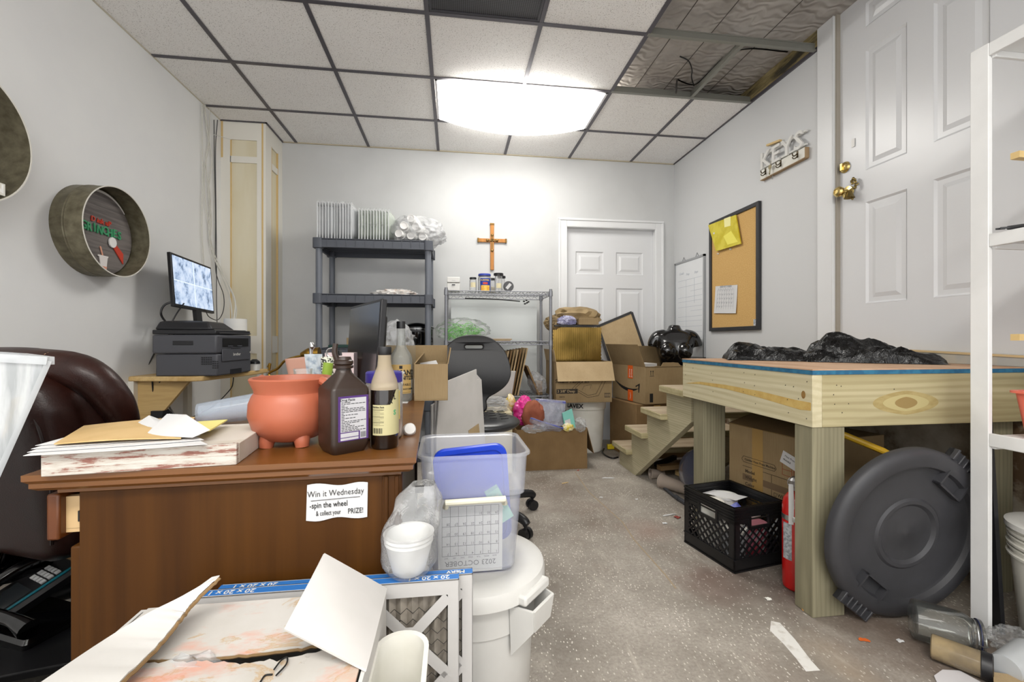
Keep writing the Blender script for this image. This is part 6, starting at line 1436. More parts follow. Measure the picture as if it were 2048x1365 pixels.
b = MB(); b.tube([PZ(1327, 975, .012), PZ(1345, 990, .012), PZ(1356, 998, .012)], .010, 10); b.tube([PZ(1352, 994, .013), PZ(1358, 999, .013)], .014, 10); b.tube([PZ(1357, 998, .013), PZ(1373, 1008, .013)], .013, 10); solo(b, 'hose', M_dark, 'short grey and black hose end on the floor beside the crate', 'hose')
for k, (u0, v0, u1, v1, z, w_, lb) in enumerate(((1318, 936, 1360, 932, .09, .05, 'dark scrap board lying upper most under the stairs'), (1312, 930, 1350, 915, .05, .03, 'black plank offcut under the stairs left of the dome lid'), (1355, 945, 1400, 965, .03, .04, 'pale wood offcut on the floor under the stairs'))):
    p, q = PZ(u0, v0, z), PZ(u1, v1, z); b = MB(); b.bar(p, q, w_, .03); solo(b, 'wood_scrap', (M_card3, M_black, M_raw)[k], lb, 'wood scrap')

# black plastic bags on the platform
n = NT('black_bin_bag'); n.set(Roughness=.15); n.col('#040405'); n.b.inputs['Specular IOR Level'].default_value = .4; n.bump(n.noise(n.map((1, 2.2, 1)), 17, 4, .6, 1.2), .55, .02); M_bin = n.m
def binbag(c, rx, ry, h, seed, rot, label):
    b = MB().at(T(c[0], c[1], PZT+.002) @ RZ(rot))
    def f(u, v):
        x, y = (2*u-1), (2*v-1); e = max(0, 1-abs(x)**3)*max(0, 1-abs(y)**3)
        q_ = noise.noise(V((x*1.2+seed, y*1.6, seed))); r_ = noise.noise(V((x*2.2+y*1.5+seed, y*2.4-x, seed+2))); s_ = noise.noise(V((x*4+y*3, y*5-x*2+seed, 2)))
        z = e**.5*max(.05, .40+.55*q_+.30*(1-2*abs(r_)))
        k = 1+.14*noise.noise(V((x*2, y*2, seed+4)))
        return (rx*x*k, ry*y*k+.02*noise.noise(V((x*3, seed, 1))), max(0, h*z*(1.1-.5*x)))
    b.sheet(f, 60, 40)
    b.add([(-rx*.8, -ry*.8, 0), (rx*.8, -ry*.8, 0), (rx*.8, ry*.8, 0), (-rx*.8, ry*.8, 0)], [(0, 3, 2, 1)])
    solo(b, 'bin_bag', M_bin, label, 'plastic bag', sharp=50)
binbag((1.60, 1.99), .22, .12, .085, 3, R(-30), 'crumpled black bin bag at the left on the platform deck')
binbag((1.86, 1.735), .25, .11, .115, 8, R(-36), 'larger crumpled black bin bag on the platform deck below the door')

# printed carton under the platform
nl, fl2 = V((1.475, 1.62, 0)), V((1.392, 2.05, 0)); d = (fl2-nl); rz = atan2(-d.x, d.y); L_ = d.length
cc = nl+RZ(rz) @ V((.22, L_/2, 0))
o = thing('heat_press_carton', 'large printed brown carton standing under the platform', 'box', tuple(cc), rz)
MB().box(-.22, .22, -L_/2, L_/2, 0, .545).obj('carton_body', M_card, o, bevel=.003)
b = MB(); b.quad((-.22, -L_/2, .545), (-.22, L_/2, .545), (-.02, L_/2, .60), (-.02, -L_/2, .60), .005); b.obj('flap', M_card3, o)
Mx = frame((-.2206, 0, 0), (0, -1, 0), (0, 0, 1)) @ T(0, 0, 0)
h = L_/2
b = MB().at(Mx); b.box(-h+.14, -h+.20, 0, .545, 0, .0004); b.obj('packing_tape', pm('brown_tape', '#a5854f', .25), o)
b = MB().at(Mx)
for k in range(4): b.box(-h+.085, h-.01, .285-.062*k, .315-.062*k, 0, .0003)
b.obj('print_rows', pm('grey_brown_print', '#6f5a42', .85), o)
b = MB().at(Mx); tx = lambda s, x, y, z=.022, al='LEFT': b.text(s, z, T(x, y, .0006), .0001, al, bold=.02)
tx('Combo Heat Press Machine', -h+.097, .386, .0148); tx('Model', -h+.10, .33); tx('Weight', -h+.10, .30); tx('Color', -h+.10, .268); tx('Temperature', -h+.10, .238); tx('Transfer size', -h+.10, .207); tx('Power', -h+.10, .176); tx('Voltage', -h+.10, .145)
tx('White', -h+.275, .268); tx('Black', -h+.36, .268); tx('Max. 430F', -h+.26, .238); tx('15*15CM, 110V', -h+.255, .207); tx('1600W', -h+.26, .176); tx('50/60HZ', -h+.26, .145)
lines(b, [(-h+.258, .26), (-h+.27, .26), (-h+.27, .275), (-h+.258, .275)], .002); lines(b, [(-h+.342, .26), (-h+.354, .26), (-h+.354, .275), (-h+.342, .275)], .002)
b.bar((-h+.085, .352, 0), (h-.01, .352, 0), .002, .0005, up=(0, 0, 1)); b.bar((-h+.245, .352, 0), (-h+.245, .05, 0), .002, .0005, up=(0, 0, 1))
lines(b, [(-h+.09, .372), (-h+.08, .385), (-h+.09, .40), (-h+.26, .40), (-h+.27, .385), (-h+.26, .372)], .002); b.obj('carton_print', pm('brown_print', '#3c3022', .8), o)
b = MB().at(Mx)
for k in range(3): x = -h+.30+.055*k; lines(b, [(x, .37), (x+.045, .37), (x+.045, .45), (x, .45)], .002); lines(b, [(x, .395), (x+.045, .395)], .002, False)
b.obj('handling_mark', pm('red_brown_print', '#8e3f28', .8), o)
b = MB().at(Mx @ T(-h+.335, .44, .001) @ RZ(R(-18))); b.box(-.04, .04, -.028, .028, 0, .0005); lb_ = b.obj('address_label', M_paper, o)
b = MB().at(Mx @ T(-h+.335, .44, .001) @ RZ(R(-18))); b.text('Heat Press', .012, T(0, .01, .0008), .0001); b.text('FRAGILE', .010, T(-.01, -.008, .0008), .0001, bold=.02); b.obj('label_print', M_ink, lb_)

# milk crate
ca = V((1.151, 1.66, 0)); crz = R(10.6); SXc, SYc, SZ = .272, .300, .27
M_crate = pm('crate_black', '#121214', .38, bump=.05, bs=150)
o = thing('milk_crate', 'black lattice milk crate of jars on the floor beside the extinguisher', 'crate', tuple(ca+RZ(crz) @ V((SXc/2, SYc/2, 0))), crz)
hx, hy = SXc/2, SYc/2
MB().box(-hx, hx, -hy, hy, .004, .012).obj('bottom', M_crate, o)
def crate_side(M, Wd, nm):
    b = MB().at(M); w_ = Wd/2; t = .006
    b.box(-w_, w_, -t, 0, 0, .055); b.box(-w_, w_, -t-.004, 0, .05, .056); b.box(-w_, w_, -t-.004, .004, SZ-.006, SZ); b.box(-w_, w_, -t-.003, 0, .0, .006)
    for k in range(4): b.box(-w_, w_, -t-.003, 0, SZ-.02-.012*k, SZ-.017-.012*k)
    for s in (-1, 1): b.box(s*w_, s*(w_-.03), -t, 0, .05, SZ)
    hw, z0, z1 = .048, .185, .225
    b.box(-w_, w_, -t, 0, z1, SZ); b.box(-w_, -hw-.012, -t, 0, .200, z1); b.box(hw+.012, w_, -t, 0, .200, z1); b.box(-hw-.012, -hw, -t-.003, 0, z0-.008, z1); b.box(hw, hw+.012, -t-.003, 0, z0-.008, z1); b.box(-hw-.012, hw+.012, -t-.003, 0, z0-.014, z0-.002)
    lo, hi_, xl = .052, .200, w_-.028; sp_ = .036
    k = -12
    while k < 14:
        for s in (1, -1):
            x0 = k*sp_; p = (x0, lo); q = (x0+s*(hi_-lo), hi_)
            # clip to |x|<xl
            (xa, za), (xb, zb) = p, q
            if abs(xa) > xl: 
                c = xl if xa > 0 else -xl; tt = (c-xa)/(xb-xa) if xb != xa else 2
                if not 0 <= tt <= 1: continue
                xa, za = c, za+(zb-za)*tt
            if abs(xb) > xl:
                c = xl if xb > 0 else -xl; tt = (c-xa)/(xb-xa) if xb != xa else 2
                if not 0 <= tt <= 1: continue
                xb, zb = c, za+(zb-za)*tt
            if zb > z0-.012 and abs(xb) < hw+.008:
                tt = (z0-.012-za)/(zb-za) if zb != za else 0
                if tt <= 0: continue
                xb, zb = xa+(xb-xa)*tt, z0-.012
            if abs(zb-za) > .01: b.bar((xa, -t/2, za), (xb, -t/2, zb), .006, .007, up=(0, 1, 0))
        k += 1
    b.obj(nm, M_crate, o, sharp=30)
crate_side(T(0, -hy+.006, 0), SXc, 'side'); crate_side(T(0, hy, 0), SXc, 'side')
crate_side(T(-hx+.006, 0, 0) @ RZ(R(-90)), SYc, 'side'); crate_side(T(hx, 0, 0) @ RZ(R(-90)), SYc, 'side')
CM = o.matrix_basis
def inc(x, y, z): return CM @ V((x, y, z))
def deli(x, y, label, h, r, body, lidm):
    q = inc(x, y, .013); o2 = thing('food_tub', label, 'tub', tuple(q))
    b = MB(); b.lathe([(0, 0), (r*.85, 0), (r, h), (0, h)], 28); b.obj('body', body, o2)
    b = MB(); b.lathe([(r*1.0, h), (r*1.06, h), (r*1.06, h+.012), (r*.9, h+.012), (r*.85, h+.008), (0, h+.008)], 28); b.obj('lid', lidm, o2); return o2
deli(-.07, .055, 'white tub with a stained lid in the left rear of the black crate', .20, .056, M_offw, pm('stained_white_lid', '#dcd8cd', .45, c2='#c98f6c', vs=22, vlo=.62, vhi=.75))
deli(.045, .085, 'white tub with a sheet of paper on it at the back of the black crate', .205, .055, M_offw, M_white)
deli(-.065, -.075, 'amber filled tub in the front left of the black crate', .13, .052, M_frost, M_offw)
deli(.05, -.085, 'red filled tub low in the front of the black crate', .14, .045, pm('red_contents', '#9c3340', .5, c2='#c2778a', vs=20), pm('pinkish_lid', '#c07a86', .5))
q = inc(.105, -.02, 0); deli(.098, -.02, 'clear tub with a green dot in the right of the black crate', .15, .033, M_frost, M_offw)
b = MB(); p = [inc(*k) for k in ((-.045, .13, .232), (.03, .135, .236), (.115, .02, .232), (.035, .01, .227))]; b.quad(p[0], p[3], p[2], p[1], .001, 6, 6); solo(b, 'paper_sheet', M_paper, 'white printed slip lying over the tubs in the black crate', 'paper')
b = MB(); q = inc(-.012, -.035, .19); b.blob(q, (.035, .02, .045), 5, .2, 3, 3); solo(b, 'blue_bag', pm('blue_seal_bag', '#6c74c4', .3, alpha=.8), 'blue sealed bag wedged between the tubs in the black crate', 'bag')

# fire extinguisher
o = thing('fire_extinguisher', 'red fire extinguisher with a white tag behind the front platform post', 'fire extinguisher', (1.322, 1.535, 0))
b = MB(); b.lathe([(0, .004), (.035, 0), (.043, .008), (.045, .02), (.045, .32), (.04, .35), (.025, .37), (.016, .375), (.016, .39), (0, .39)], 32); b.obj('cylinder', pm('fire_red', '#b3120f', .25, coat=.4), o)
b = MB(); b.lathe([(.0455, .27), (.0462, .272), (.0462, .288), (.0455, .29)], 32); b.obj('band', M_metal, o)
b = MB(); b.lathe([(.0456, .12), (.0456, .26)], 10, R(170), R(215)); b.obj('label', pm('silver_label', '#b5b9bd', .4, c2='#7d8287', vs=90), o)
b = MB(); b.lathe([(0, .385), (.022, .385), (.022, .42), (.014, .43), (0, .43)], 18); b.bar((-.01, 0, .43), (.07, -.01, .45), .02, .004); b.bar((-.01, 0, .415), (.07, -.01, .41), .02, .004); b.obj('valve', M_metal, o)
b = MB(); b.tube([(-.03+.02*cos(a), -.02, .42+.02*sin(a)) for a in [i*pi/6 for i in range(13)]], .0015, 6, smooth=False); b.obj('pin_ring', M_metal, o)
b = MB(); b.quad((-.046, -.02, .26), (-.030, -.032, .26), (-.034, -.03, .415), (-.046, -.02, .415), .0008); b.obj('inspection_tag', M_paper, o)
b = MB(); b.bar((1.62, 1.55, .56), (1.66, 1.42, .645), .03, .03); b = MB(); b.tube([V((1.42, 1.52, .66)), PT(1696, 862, 1.72), PT(1738, 893, 1.66), PT(1790, 940, 1.6)], .012, 10, smooth=False); 

# grey container lid leaning at the post
n = NT('dark_lid_plastic'); n.set(Roughness=.5); n.col(n.ramp(n.noise(n.map(), 5, 4), [(.35, '#303033'), (.65, '#3a3a3e')])); n.bump(n.noise(n.map(), 300, 2), .08, .002); M_lid = n.m
lc = V((1.540, 1.30, .305)); tilt = R(90+6)
o = thing('container_lid', 'big round dark grey container lid leaning under the platform', 'lid', (lc.x, lc.y, 0))
Ml = T(0, 0, .305) @ RX(tilt)
Rl = .302
b = MB().at(Ml); b.lathe([(0, .004), (.012, .004), (.018, .001), (.098, .001), (.108, .010), (.120, .010), (.128, .004), (.228, .004), (.238, .008), (.244, .022), (.255, .026), (.282, .024), (.296, .016), (Rl, .004), (Rl, -.012), (.294, -.012), (.29, .0), (.24, .0), (0, -.004)], 96); b.obj('disc', M_lid, o)
for a in (52, 232):
    b = MB().at(Ml @ RZ(R(a))); b.box(.285, .325, -.07, .07, -.008, .012); b.box(.285, .325, -.07, -.062, -.008, .024); b.box(.285, .325, .062, .07, -.008, .024)
    for k in (-.036, -.012, .012, .036): b.box(.285, .322, k-.003, k+.003, .008, .024)
    b.obj('latch', M_lid, o, bevel=.002)
    b = MB().at(Ml @ RZ(R(a))); b.box(.19, .25, -.055, -.048, .004, .028); b.box(.19, .25, .048, .055, .004, .028); b.box(.19, .196, -.055, .055, .004, .028); b.obj('tab_recess', M_lid, o)

b = MB(); b.tube([V((1.40, 1.60, .655)), V((1.62, 1.45, .545)), V((1.86, 1.40, .40)), V((1.98, 1.38, .02))], .013, 10, smooth=False)
solo(b, 'yellow_pole', pm('yellow_pole', '#c9a028', .4), 'yellow pole slanting down behind the grey container lid', 'pole')

# ================================================================== RIGHT SHELF
M_wp = pm('white_painted_wood', '#dcdcdb', .45, c2='#e3e3e2', vs=5, bump=.06, bs=40)
o = thing('white_shelf', 'white painted wooden shelf unit at the right edge', 'shelf unit', (1.9, .95, 0))
MB().box(1.712, 1.728, 1.187, 1.2375, 0, 1.93).obj('post', M_wp, o, True, bevel=.002)
MB().box(1.712, 1.728, .60, .65, 0, 1.93).obj('post', M_wp, o, True); MB().box(2.10, 2.12, 1.187, 1.2375, 0, 1.93).obj('post', M_wp, o, True); MB().box(2.10, 2.12, .60, .65, 0, 1.93).obj('post', M_wp, o, True)
for z in (1.93, 1.312, .667):
    b = MB(); b.box(1.724, 2.12, .60, 1.187, z-.03, z-.006); b.box(1.714, 1.727, .60, 1.187, z-.042, z); b.box(1.724, 2.12, 1.175, 1.187, z-.05, z-.03); b.obj('shelf_board', M_wp, o, True, bevel=.002)
b = MB()
for z in (1.555, .967): MB().box(1.795, 2.10, 1.163, 1.186, z, z+.021).obj('cleat', M_raw, o, True)
for z0 in (1.60, .965):
    pass
# coral bin
q = PT(2010, 880, 1.37)
o = thing('coral_bin', 'coral plastic bin with a blue label on the right shelf', 'bin', (1.86, 1.055, .668))
b = MB(); b.loft([(0, .095, .075, .02), (.004, .10, .08, .02), (.135, .118, .095, .025), (.135, .128, .105, .03), (.142, .128, .105, .03), (.142, .114, .092, .025), (.006, .094, .074, .02)], 6); b.obj('body', pm('coral_plastic', '#e0705c', .4), o)
b = MB(); b.box(-.115, -.112, -.03, .03, .085, .115); b.obj('label', pm('navy_label', '#26366e', .5), o)
b = MB(); b.at(T(1.88, 1.05, .74)); b.box(-.06, .06, -.04, .05, 0, .085); solo(b, 'blue_packet', pm('blue_white_packet', '#8fb3dc', .4, c2='#3d6fb4', vs=18), 'blue and white packet standing in the coral bin', 'packet')
# black plug on the middle shelf
b = MB(); p = PT(2015, 460, 1.36); p.z = 1.32; b.tube([p, p+V((.04, -.03, .0))], [.006, .01], 8); b.tube([p+V((.04, -.03, 0)), p+V((.07, -.05, .002)), p+V((.14, -.12, 0)), p+V((.2, -.25, 0))], .007, 8)
for s in (-1, 1): b.bar(p+V((.0, s*.006, 0)), p+V((-.018, s*.006+.012, 0)), .002, .006)
solo(b, 'power_plug', M_black, 'black power plug with its cord on the middle right shelf', 'plug')
# nested white buckets
def pail(label, z, full=False):
    o = thing('pail', label, 'bucket', (1.905, 1.09, z)); h = .30
    b = MB(); b.lathe([(0, 0), (.115, 0), (.12, .006), (.142, h-.03), (.150, h-.028), (.152, h-.02), (.143, h-.018), (.146, h), (.150, h), (.150, h-.004), (.138, h-.01), (.116, .01), (0, .01)], 40); b.obj('body', M_offw, o)
    if full:
        b = MB(); b.lathe([(.1275, .11), (.1385, .24)], 40); b.obj('label', pm('navy_white_label', '#1f2f5c', .5, c2='#e4e4e2', vs=16, stretch=(.2, .2, 1), vlo=.48, vhi=.52), o)
        b = MB(); b.tube([(-.14, .0, .24), (-.152, -.04, .16), (-.150, -.08, .13), (-.11, -.13, .12)], .0025, 6); b.obj('wire_handle', M_metal, o); b = MB(); b.cyl((-.153, -.045, .155), (-.147, -.085, .125), .011); b.obj('grip', M_white, o)
    return o
pail('lowest white pail with a navy label under the right shelf', 0, True); pail('middle white pail nested in the stack under the right shelf', .035); top_pail = pail('upper white pail with a white lid, topping the stack under the right shelf', .07)
b = MB(); b.at(T(0, 0, .302)); b.lathe([(0, .004), (.10, .004), (.112, .010), (.145, .012), (.156, .008), (.156, -.008), (.152, -.008)], 40); b.lathe([(.152, -.006), (.140, .002), (0, -.002)], 40); b.obj('lid', M_white, top_pail)
b = MB(); b.quad((1.79, 1.20, 0), (1.80, 1.235, 0), (1.748, 1.235, .72), (1.738, 1.20, .72), .012); solo(b, 'foam_board', M_black, 'narrow black board leaning behind the white shelf post', 'board')

# glass jar, tube and oddments on the floor at the lower right
a = PZ(1822, 1236, .062); c = PZ(1968, 1278, .056)
o = thing('clip_jar', 'large clear glass clip jar lying on its side in front of the grey lid', 'jar', (a.x, a.y, 0))
b = MB(); lying(b, a, c, [(.0, .01), (.05, .0), (.058, .02), (.060, .05), (.060, .70), (.052, .80), (.045, .85), (.045, .9), (.042, .9), (.042, .84), (.049, .79), (.057, .69), (.057, .05), (0, .03)]); b.obj('glass_body', M_glass, o, True)
b = MB(); lying(b, a, c, [(.048, .915), (.05, .92), (.05, .965), (.0, .975)]); b.obj('glass_lid', M_glass, o, True)
b = MB(); lying(b, a, c, [(.046, .90), (.051, .902), (.051, .915), (.046, .917)]); b.at(Matrix.Identity(4)); b.obj('gasket', pm('navy_gasket', '#141d45', .4), o, True)
b = MB(); lying(b, a, c, [(.0465, .86), (.048, .862), (.048, .872), (.0465, .874)]); b.at(Matrix.Identity(4)); d = (c-a); e = d.normalized(); s_ = e.cross(V((0, 0, 1))).normalized()
for s in (-1, 1): b.tube([a+d*.865+s_*s*.047, a+d*.9+s_*s*.056, a+d*.98+s_*s*.05, a+d*.99+s_*s*.01], .0018, 6, smooth=False)
b.obj('wire_clip', M_metal, o, True)
a = PZ(1862, 1292, .037); c = PZ(1985, 1338, .037)
o = thing('tube_container', 'clear tan tube with a black cap lying on the floor at lower right', 'tube', (a.x, a.y, 0))
b = MB(); lying(b, a, c, [(0, .0), (.032, 0), (.035, .02), (.035, .83), (.033, .83), (.033, .03), (0, .02)]); b.obj('tube_wall', see('tan_clear_tube', '#b7a27c', .62, .12, .8, c2='#8f8068', vs=9), o, True)
b = MB(); lying(b, a, c, [(.0, .82), (.036, .82), (.037, .83), (.037, 1.0), (.03, 1.02), (0, 1.02)]); b.obj('cap', M_black, o, True)
a = PZ(2010, 1338, .042); c = PZ(2062, 1312, .042)
solo(lying(MB(), a, c, [(0, .0), (.034, 0), (.036, .03), (.043, .9), (.045, .95), (.043, 1.0), (.04, .9), (.033, .05), (0, .04)]), 'clear_cup', M_frost, 'frosted plastic cup lying at the lower right corner of the picture', 'cup')
b = MB(); q = PZ(2030, 1285, .03); b.blob(q, (.06, .05, .035), 31, .35, 3.5, 4, .002); solo(b, 'plastic_bag', M_film, 'wrinkled clear bag behind the frosted cup at the lower right', 'plastic bag')
b = MB(); p = [PZ(u, v, .004) for u, v in ((1868, 1352), (1885, 1340), (1920, 1342), (1962, 1365), (1940, 1390), (1880, 1380))]; b.prism([(q.x, q.y) for q in p][::-1], .002, .004); solo(b, 'paper_disc', pm('greyish_paper', '#d3d0d2', .8), 'crumpled pale paper on the floor at the bottom edge below the tube', 'paper')
b = MB(); p = [PZ(u, v, .02) for u, v in ((1986, 1352), (2060, 1362), (2060, 1400), (1990, 1400))]; b.prism([(q.x, q.y) for q in p][::-1], .0, .03); solo(b, 'kraft_scrap', M_card2, 'kraft card scrap at the bottom right corner', 'cardboard')
# litter on the floor
def litter(u, v, w_, h_, rz, mat, label, nm='paper_scrap', t=.003):
    q = PZ(u, v, 0); b = MB().at(T(q.x, q.y, 0) @ RZ(R(rz))); b.sheet(lambda a, c: ((a-.5)*w_*(1+.2*sin(5*c)), (c-.5)*h_, .002+t*abs(noise.noise(V((a*3+u, c*3, v))))), 5, 4, .0008); solo(b, nm, mat, label, 'litter')
litter(1216, 957, .075, .02, -8, M_paper, 'small white receipt on the floor in front of the box')
litter(1338, 1031, .075, .014, 12, M_paper, 'white plastic fork scrap on the floor left of the black crate')
litter(1354, 1036, .03, .03, 30, pm('red_scrap', '#9c4a42', .6), 'red wrapper scrap on the floor left of the black crate', 'red_scrap', .012)
litter(1329, 1048, .022, .018, 0, M_paper, 'tiny white crumb below the fork scrap on the floor', 'crumb', .01)
litter(1202, 996, .018, .012, 0, M_paper, 'tiny white crumb in the middle of the aisle floor', 'crumb', .006)
litter(1273, 1000, .014, .014, 0, M_paper, 'tiny white crumb on the aisle floor nearer the stairs', 'crumb', .006)
litter(1130, 967, .05, .012, 25, M_raw, 'pale straw coloured sliver on the floor near the trash can', 'sliver')
litter(1156, 942, .012, .012, 0, M_red, 'orange red crumb right below the floor box', 'crumb', .008)
litter(1536, 1200, .018, .018, 0, M_offw, 'pale crumb on the floor left of the front platform post', 'crumb', .012)
litter(1608, 1222, .014, .010, 0, pm('nut_orange', '#c08a3e', .6), 'orange nut at the foot of the front platform post', 'nut', .014)
litter(1728, 1282, .028, .014, -20, pm('orange_wrapper', '#d8682c', .5), 'small orange wrapper on the floor below the grey lid', 'wrapper', .006)
litter(1800, 1284, .018, .014, 0, M_paper, 'white crumb on the floor left of the glass jar', 'crumb', .008)
litter(1053, 985, .03, .06, 20, M_paper, 'white paper scrap on the floor just right of the clear tub', 'paper_scrap', .01)
# ================================================================== FOREGROUND
# white round container with lid
M_brute = pm('bright_white_plastic', '#cfceca', .42, c2='#d5d4d0', vs=6)
o = thing('trash_can', 'white round trash can with a domed lid beside the desk', 'trash can', (.056, 1.14, 0))
b = MB(); b.lathe([(0, .004), (.132, .0), (.138, .008), (.150, .28), (.156, .285), (.158, .36), (.162, .375), (.150, .375), (.145, .28), (.13, .01), (0, .01)], 56); b.obj('can_body', M_brute, o)
b = MB(); b.lathe([(0, .396), (.11, .396), (.118, .401), (.165, .403), (.177, .397), (.181, .386), (.181, .362), (.177, .362), (.174, .38), (0, .386)], 64); lid = b.obj('lid', M_brute, o)
for a in (-42, 138):
    b = MB().at(RZ(R(a))); b.box(.150, .192, -.055, .055, .360, .384); b.obj('lid_latch', M_brute, lid, bevel=.006)
    b = MB().at(RZ(R(a))); b.quad((.206, -.045, .352), (.206, .045, .352), (.201, .036, .30), (.201, -.036, .30), .007, 2, 2)
    for s in (-1, 1): b.quad((.150, s*.058, .355), (.206, s*.045, .352), (.201, s*.036, .30), (.148, s*.050, .235), .006, 3, 3)
    b.quad((.148, -.05, .24), (.148, .05, .24), (.201, .036, .303), (.201, -.036, .303), .005, 3, 3); b.obj('can_handle', M_brute, o)

# clear square tub with blue lid, calendar page
tc = V((.049, 1.155, .403)); 
M_tub = see('translucent_tub', '#e8ebf0', .2, .25, .5)
o = thing('clear_tub', 'translucent square food tub holding a blue lid, on the white trash can', 'tub', tuple(tc), R(1.0))
b = MB(); H = .292
b.loft([(0, .098, .092, .03), (.006, .102, .096, .03), (.185, .116, .108, .03), (.19, .124, .115, .032), (H-.008, .130, .121, .034), (H-.006, .137, .128, .038), (H, .137, .128, .038), (H, .128, .119, .034), (.19, .121, .112, .031), (.183, .113, .105, .029), (.006, .098, .092, .028)], 7); b.obj('tub_wall', M_tub, o)
b = MB(); b.tube([(-.07, -.118, .172), (-.07, -.130, .186), (.07, -.130, .188), (.07, -.118, .174)], .0075, 10, smooth=False); b.obj('handle', pm('yellowed_plastic', '#e0dcc8', .45), o)
M_bl = pm('royal_blue_plastic', '#1b3fc0', .3, c2='#2148d0', vs=6)
b = MB(); Mx = T(.016, .045, .008) @ RX(R(12)) @ RY(R(-5))
b.at(Mx @ RX(R(90))); lp = lambda s: [(s*x, .132+s*(y-.132)) for x, y in [(-.09+.02*cos(a)*-1 if 0 else x0, y0) for (x0, y0) in ()]]
def rr(w_, h0, h1, r, n_=8):
    pts = []
    for cx_, cy_, a0 in ((w_-r, h1-r, 0), (-w_+r, h1-r, 90), (-w_+r, h0+r, 180), (w_-r, h0+r, 270)):
        pts += [(cx_+r*cos(R(a0+90*i/n_)), cy_+r*sin(R(a0+90*i/n_))) for i in range(n_+1)]
    return pts
b.prism(rr(.094, .004, .283, .03), -.003, .003); b.shape([rr(.096, .002, .285, .032), rr(.084, .014, .273, .026)], .014, T(0, 0, 0), .001)
solo_l = solo
q = MB(); q.v = [o.matrix_basis @ p for p in b.v]; q.f = b.f; q.k = b.k
solo(q, 'blue_lid', M_bl, 'royal blue square lid standing inside the clear tub', 'lid')
# calendar page upside down inside the front wall
o2 = thing('calendar_sheet', 'upside down October calendar page inside the clear tub', 'calendar', tuple(o.matrix_basis @ V((-.01, -.09, .01))))
Mc = o.matrix_basis @ T(-.01, -.094, .095) @ RX(R(90+3.5)) @ RZ(pi)
b = MB().at(Mc); b.sheet(lambda u, v: (-.078+.156*u, -.088+.185*v+(.010*(1-u) if v > .99 else 0)*0, .004*sin(pi*u)*-0), 6, 6, .0005); b.obj('page', M_paper, o2, True)
calendar(o2, Mc @ T(0, .004, .0004), .156, .175, '2023 OCTOBER', M_dark, numsize=.0088, title=.018)
# crop-safe teal carton in the tub
b = MB(); b.at(o.matrix_basis @ T(.064, -.064, .150) @ RZ(R(5)) @ RY(R(-28)) ); b.box(-.018, .018, -.012, .012, -.04, .045); ot = solo(b, 'teal_carton', pm('teal_card', '#8cc5bd', .6), 'small teal carton tilted inside the clear tub', 'carton')
b = MB(); b.at(T(*(-ot.location)) @ o.matrix_basis @ T(.064, -.064, .150) @ RZ(R(5)) @ RY(R(-28))); 
for i, s in enumerate(('Thai', 'paper', 'lid')): b.text(s, .012, frame((0, -.0125, .03-.018*i), (1, 0, 0), (0, 0, 1)), .0001)
b.obj('carton_text', M_white, ot)

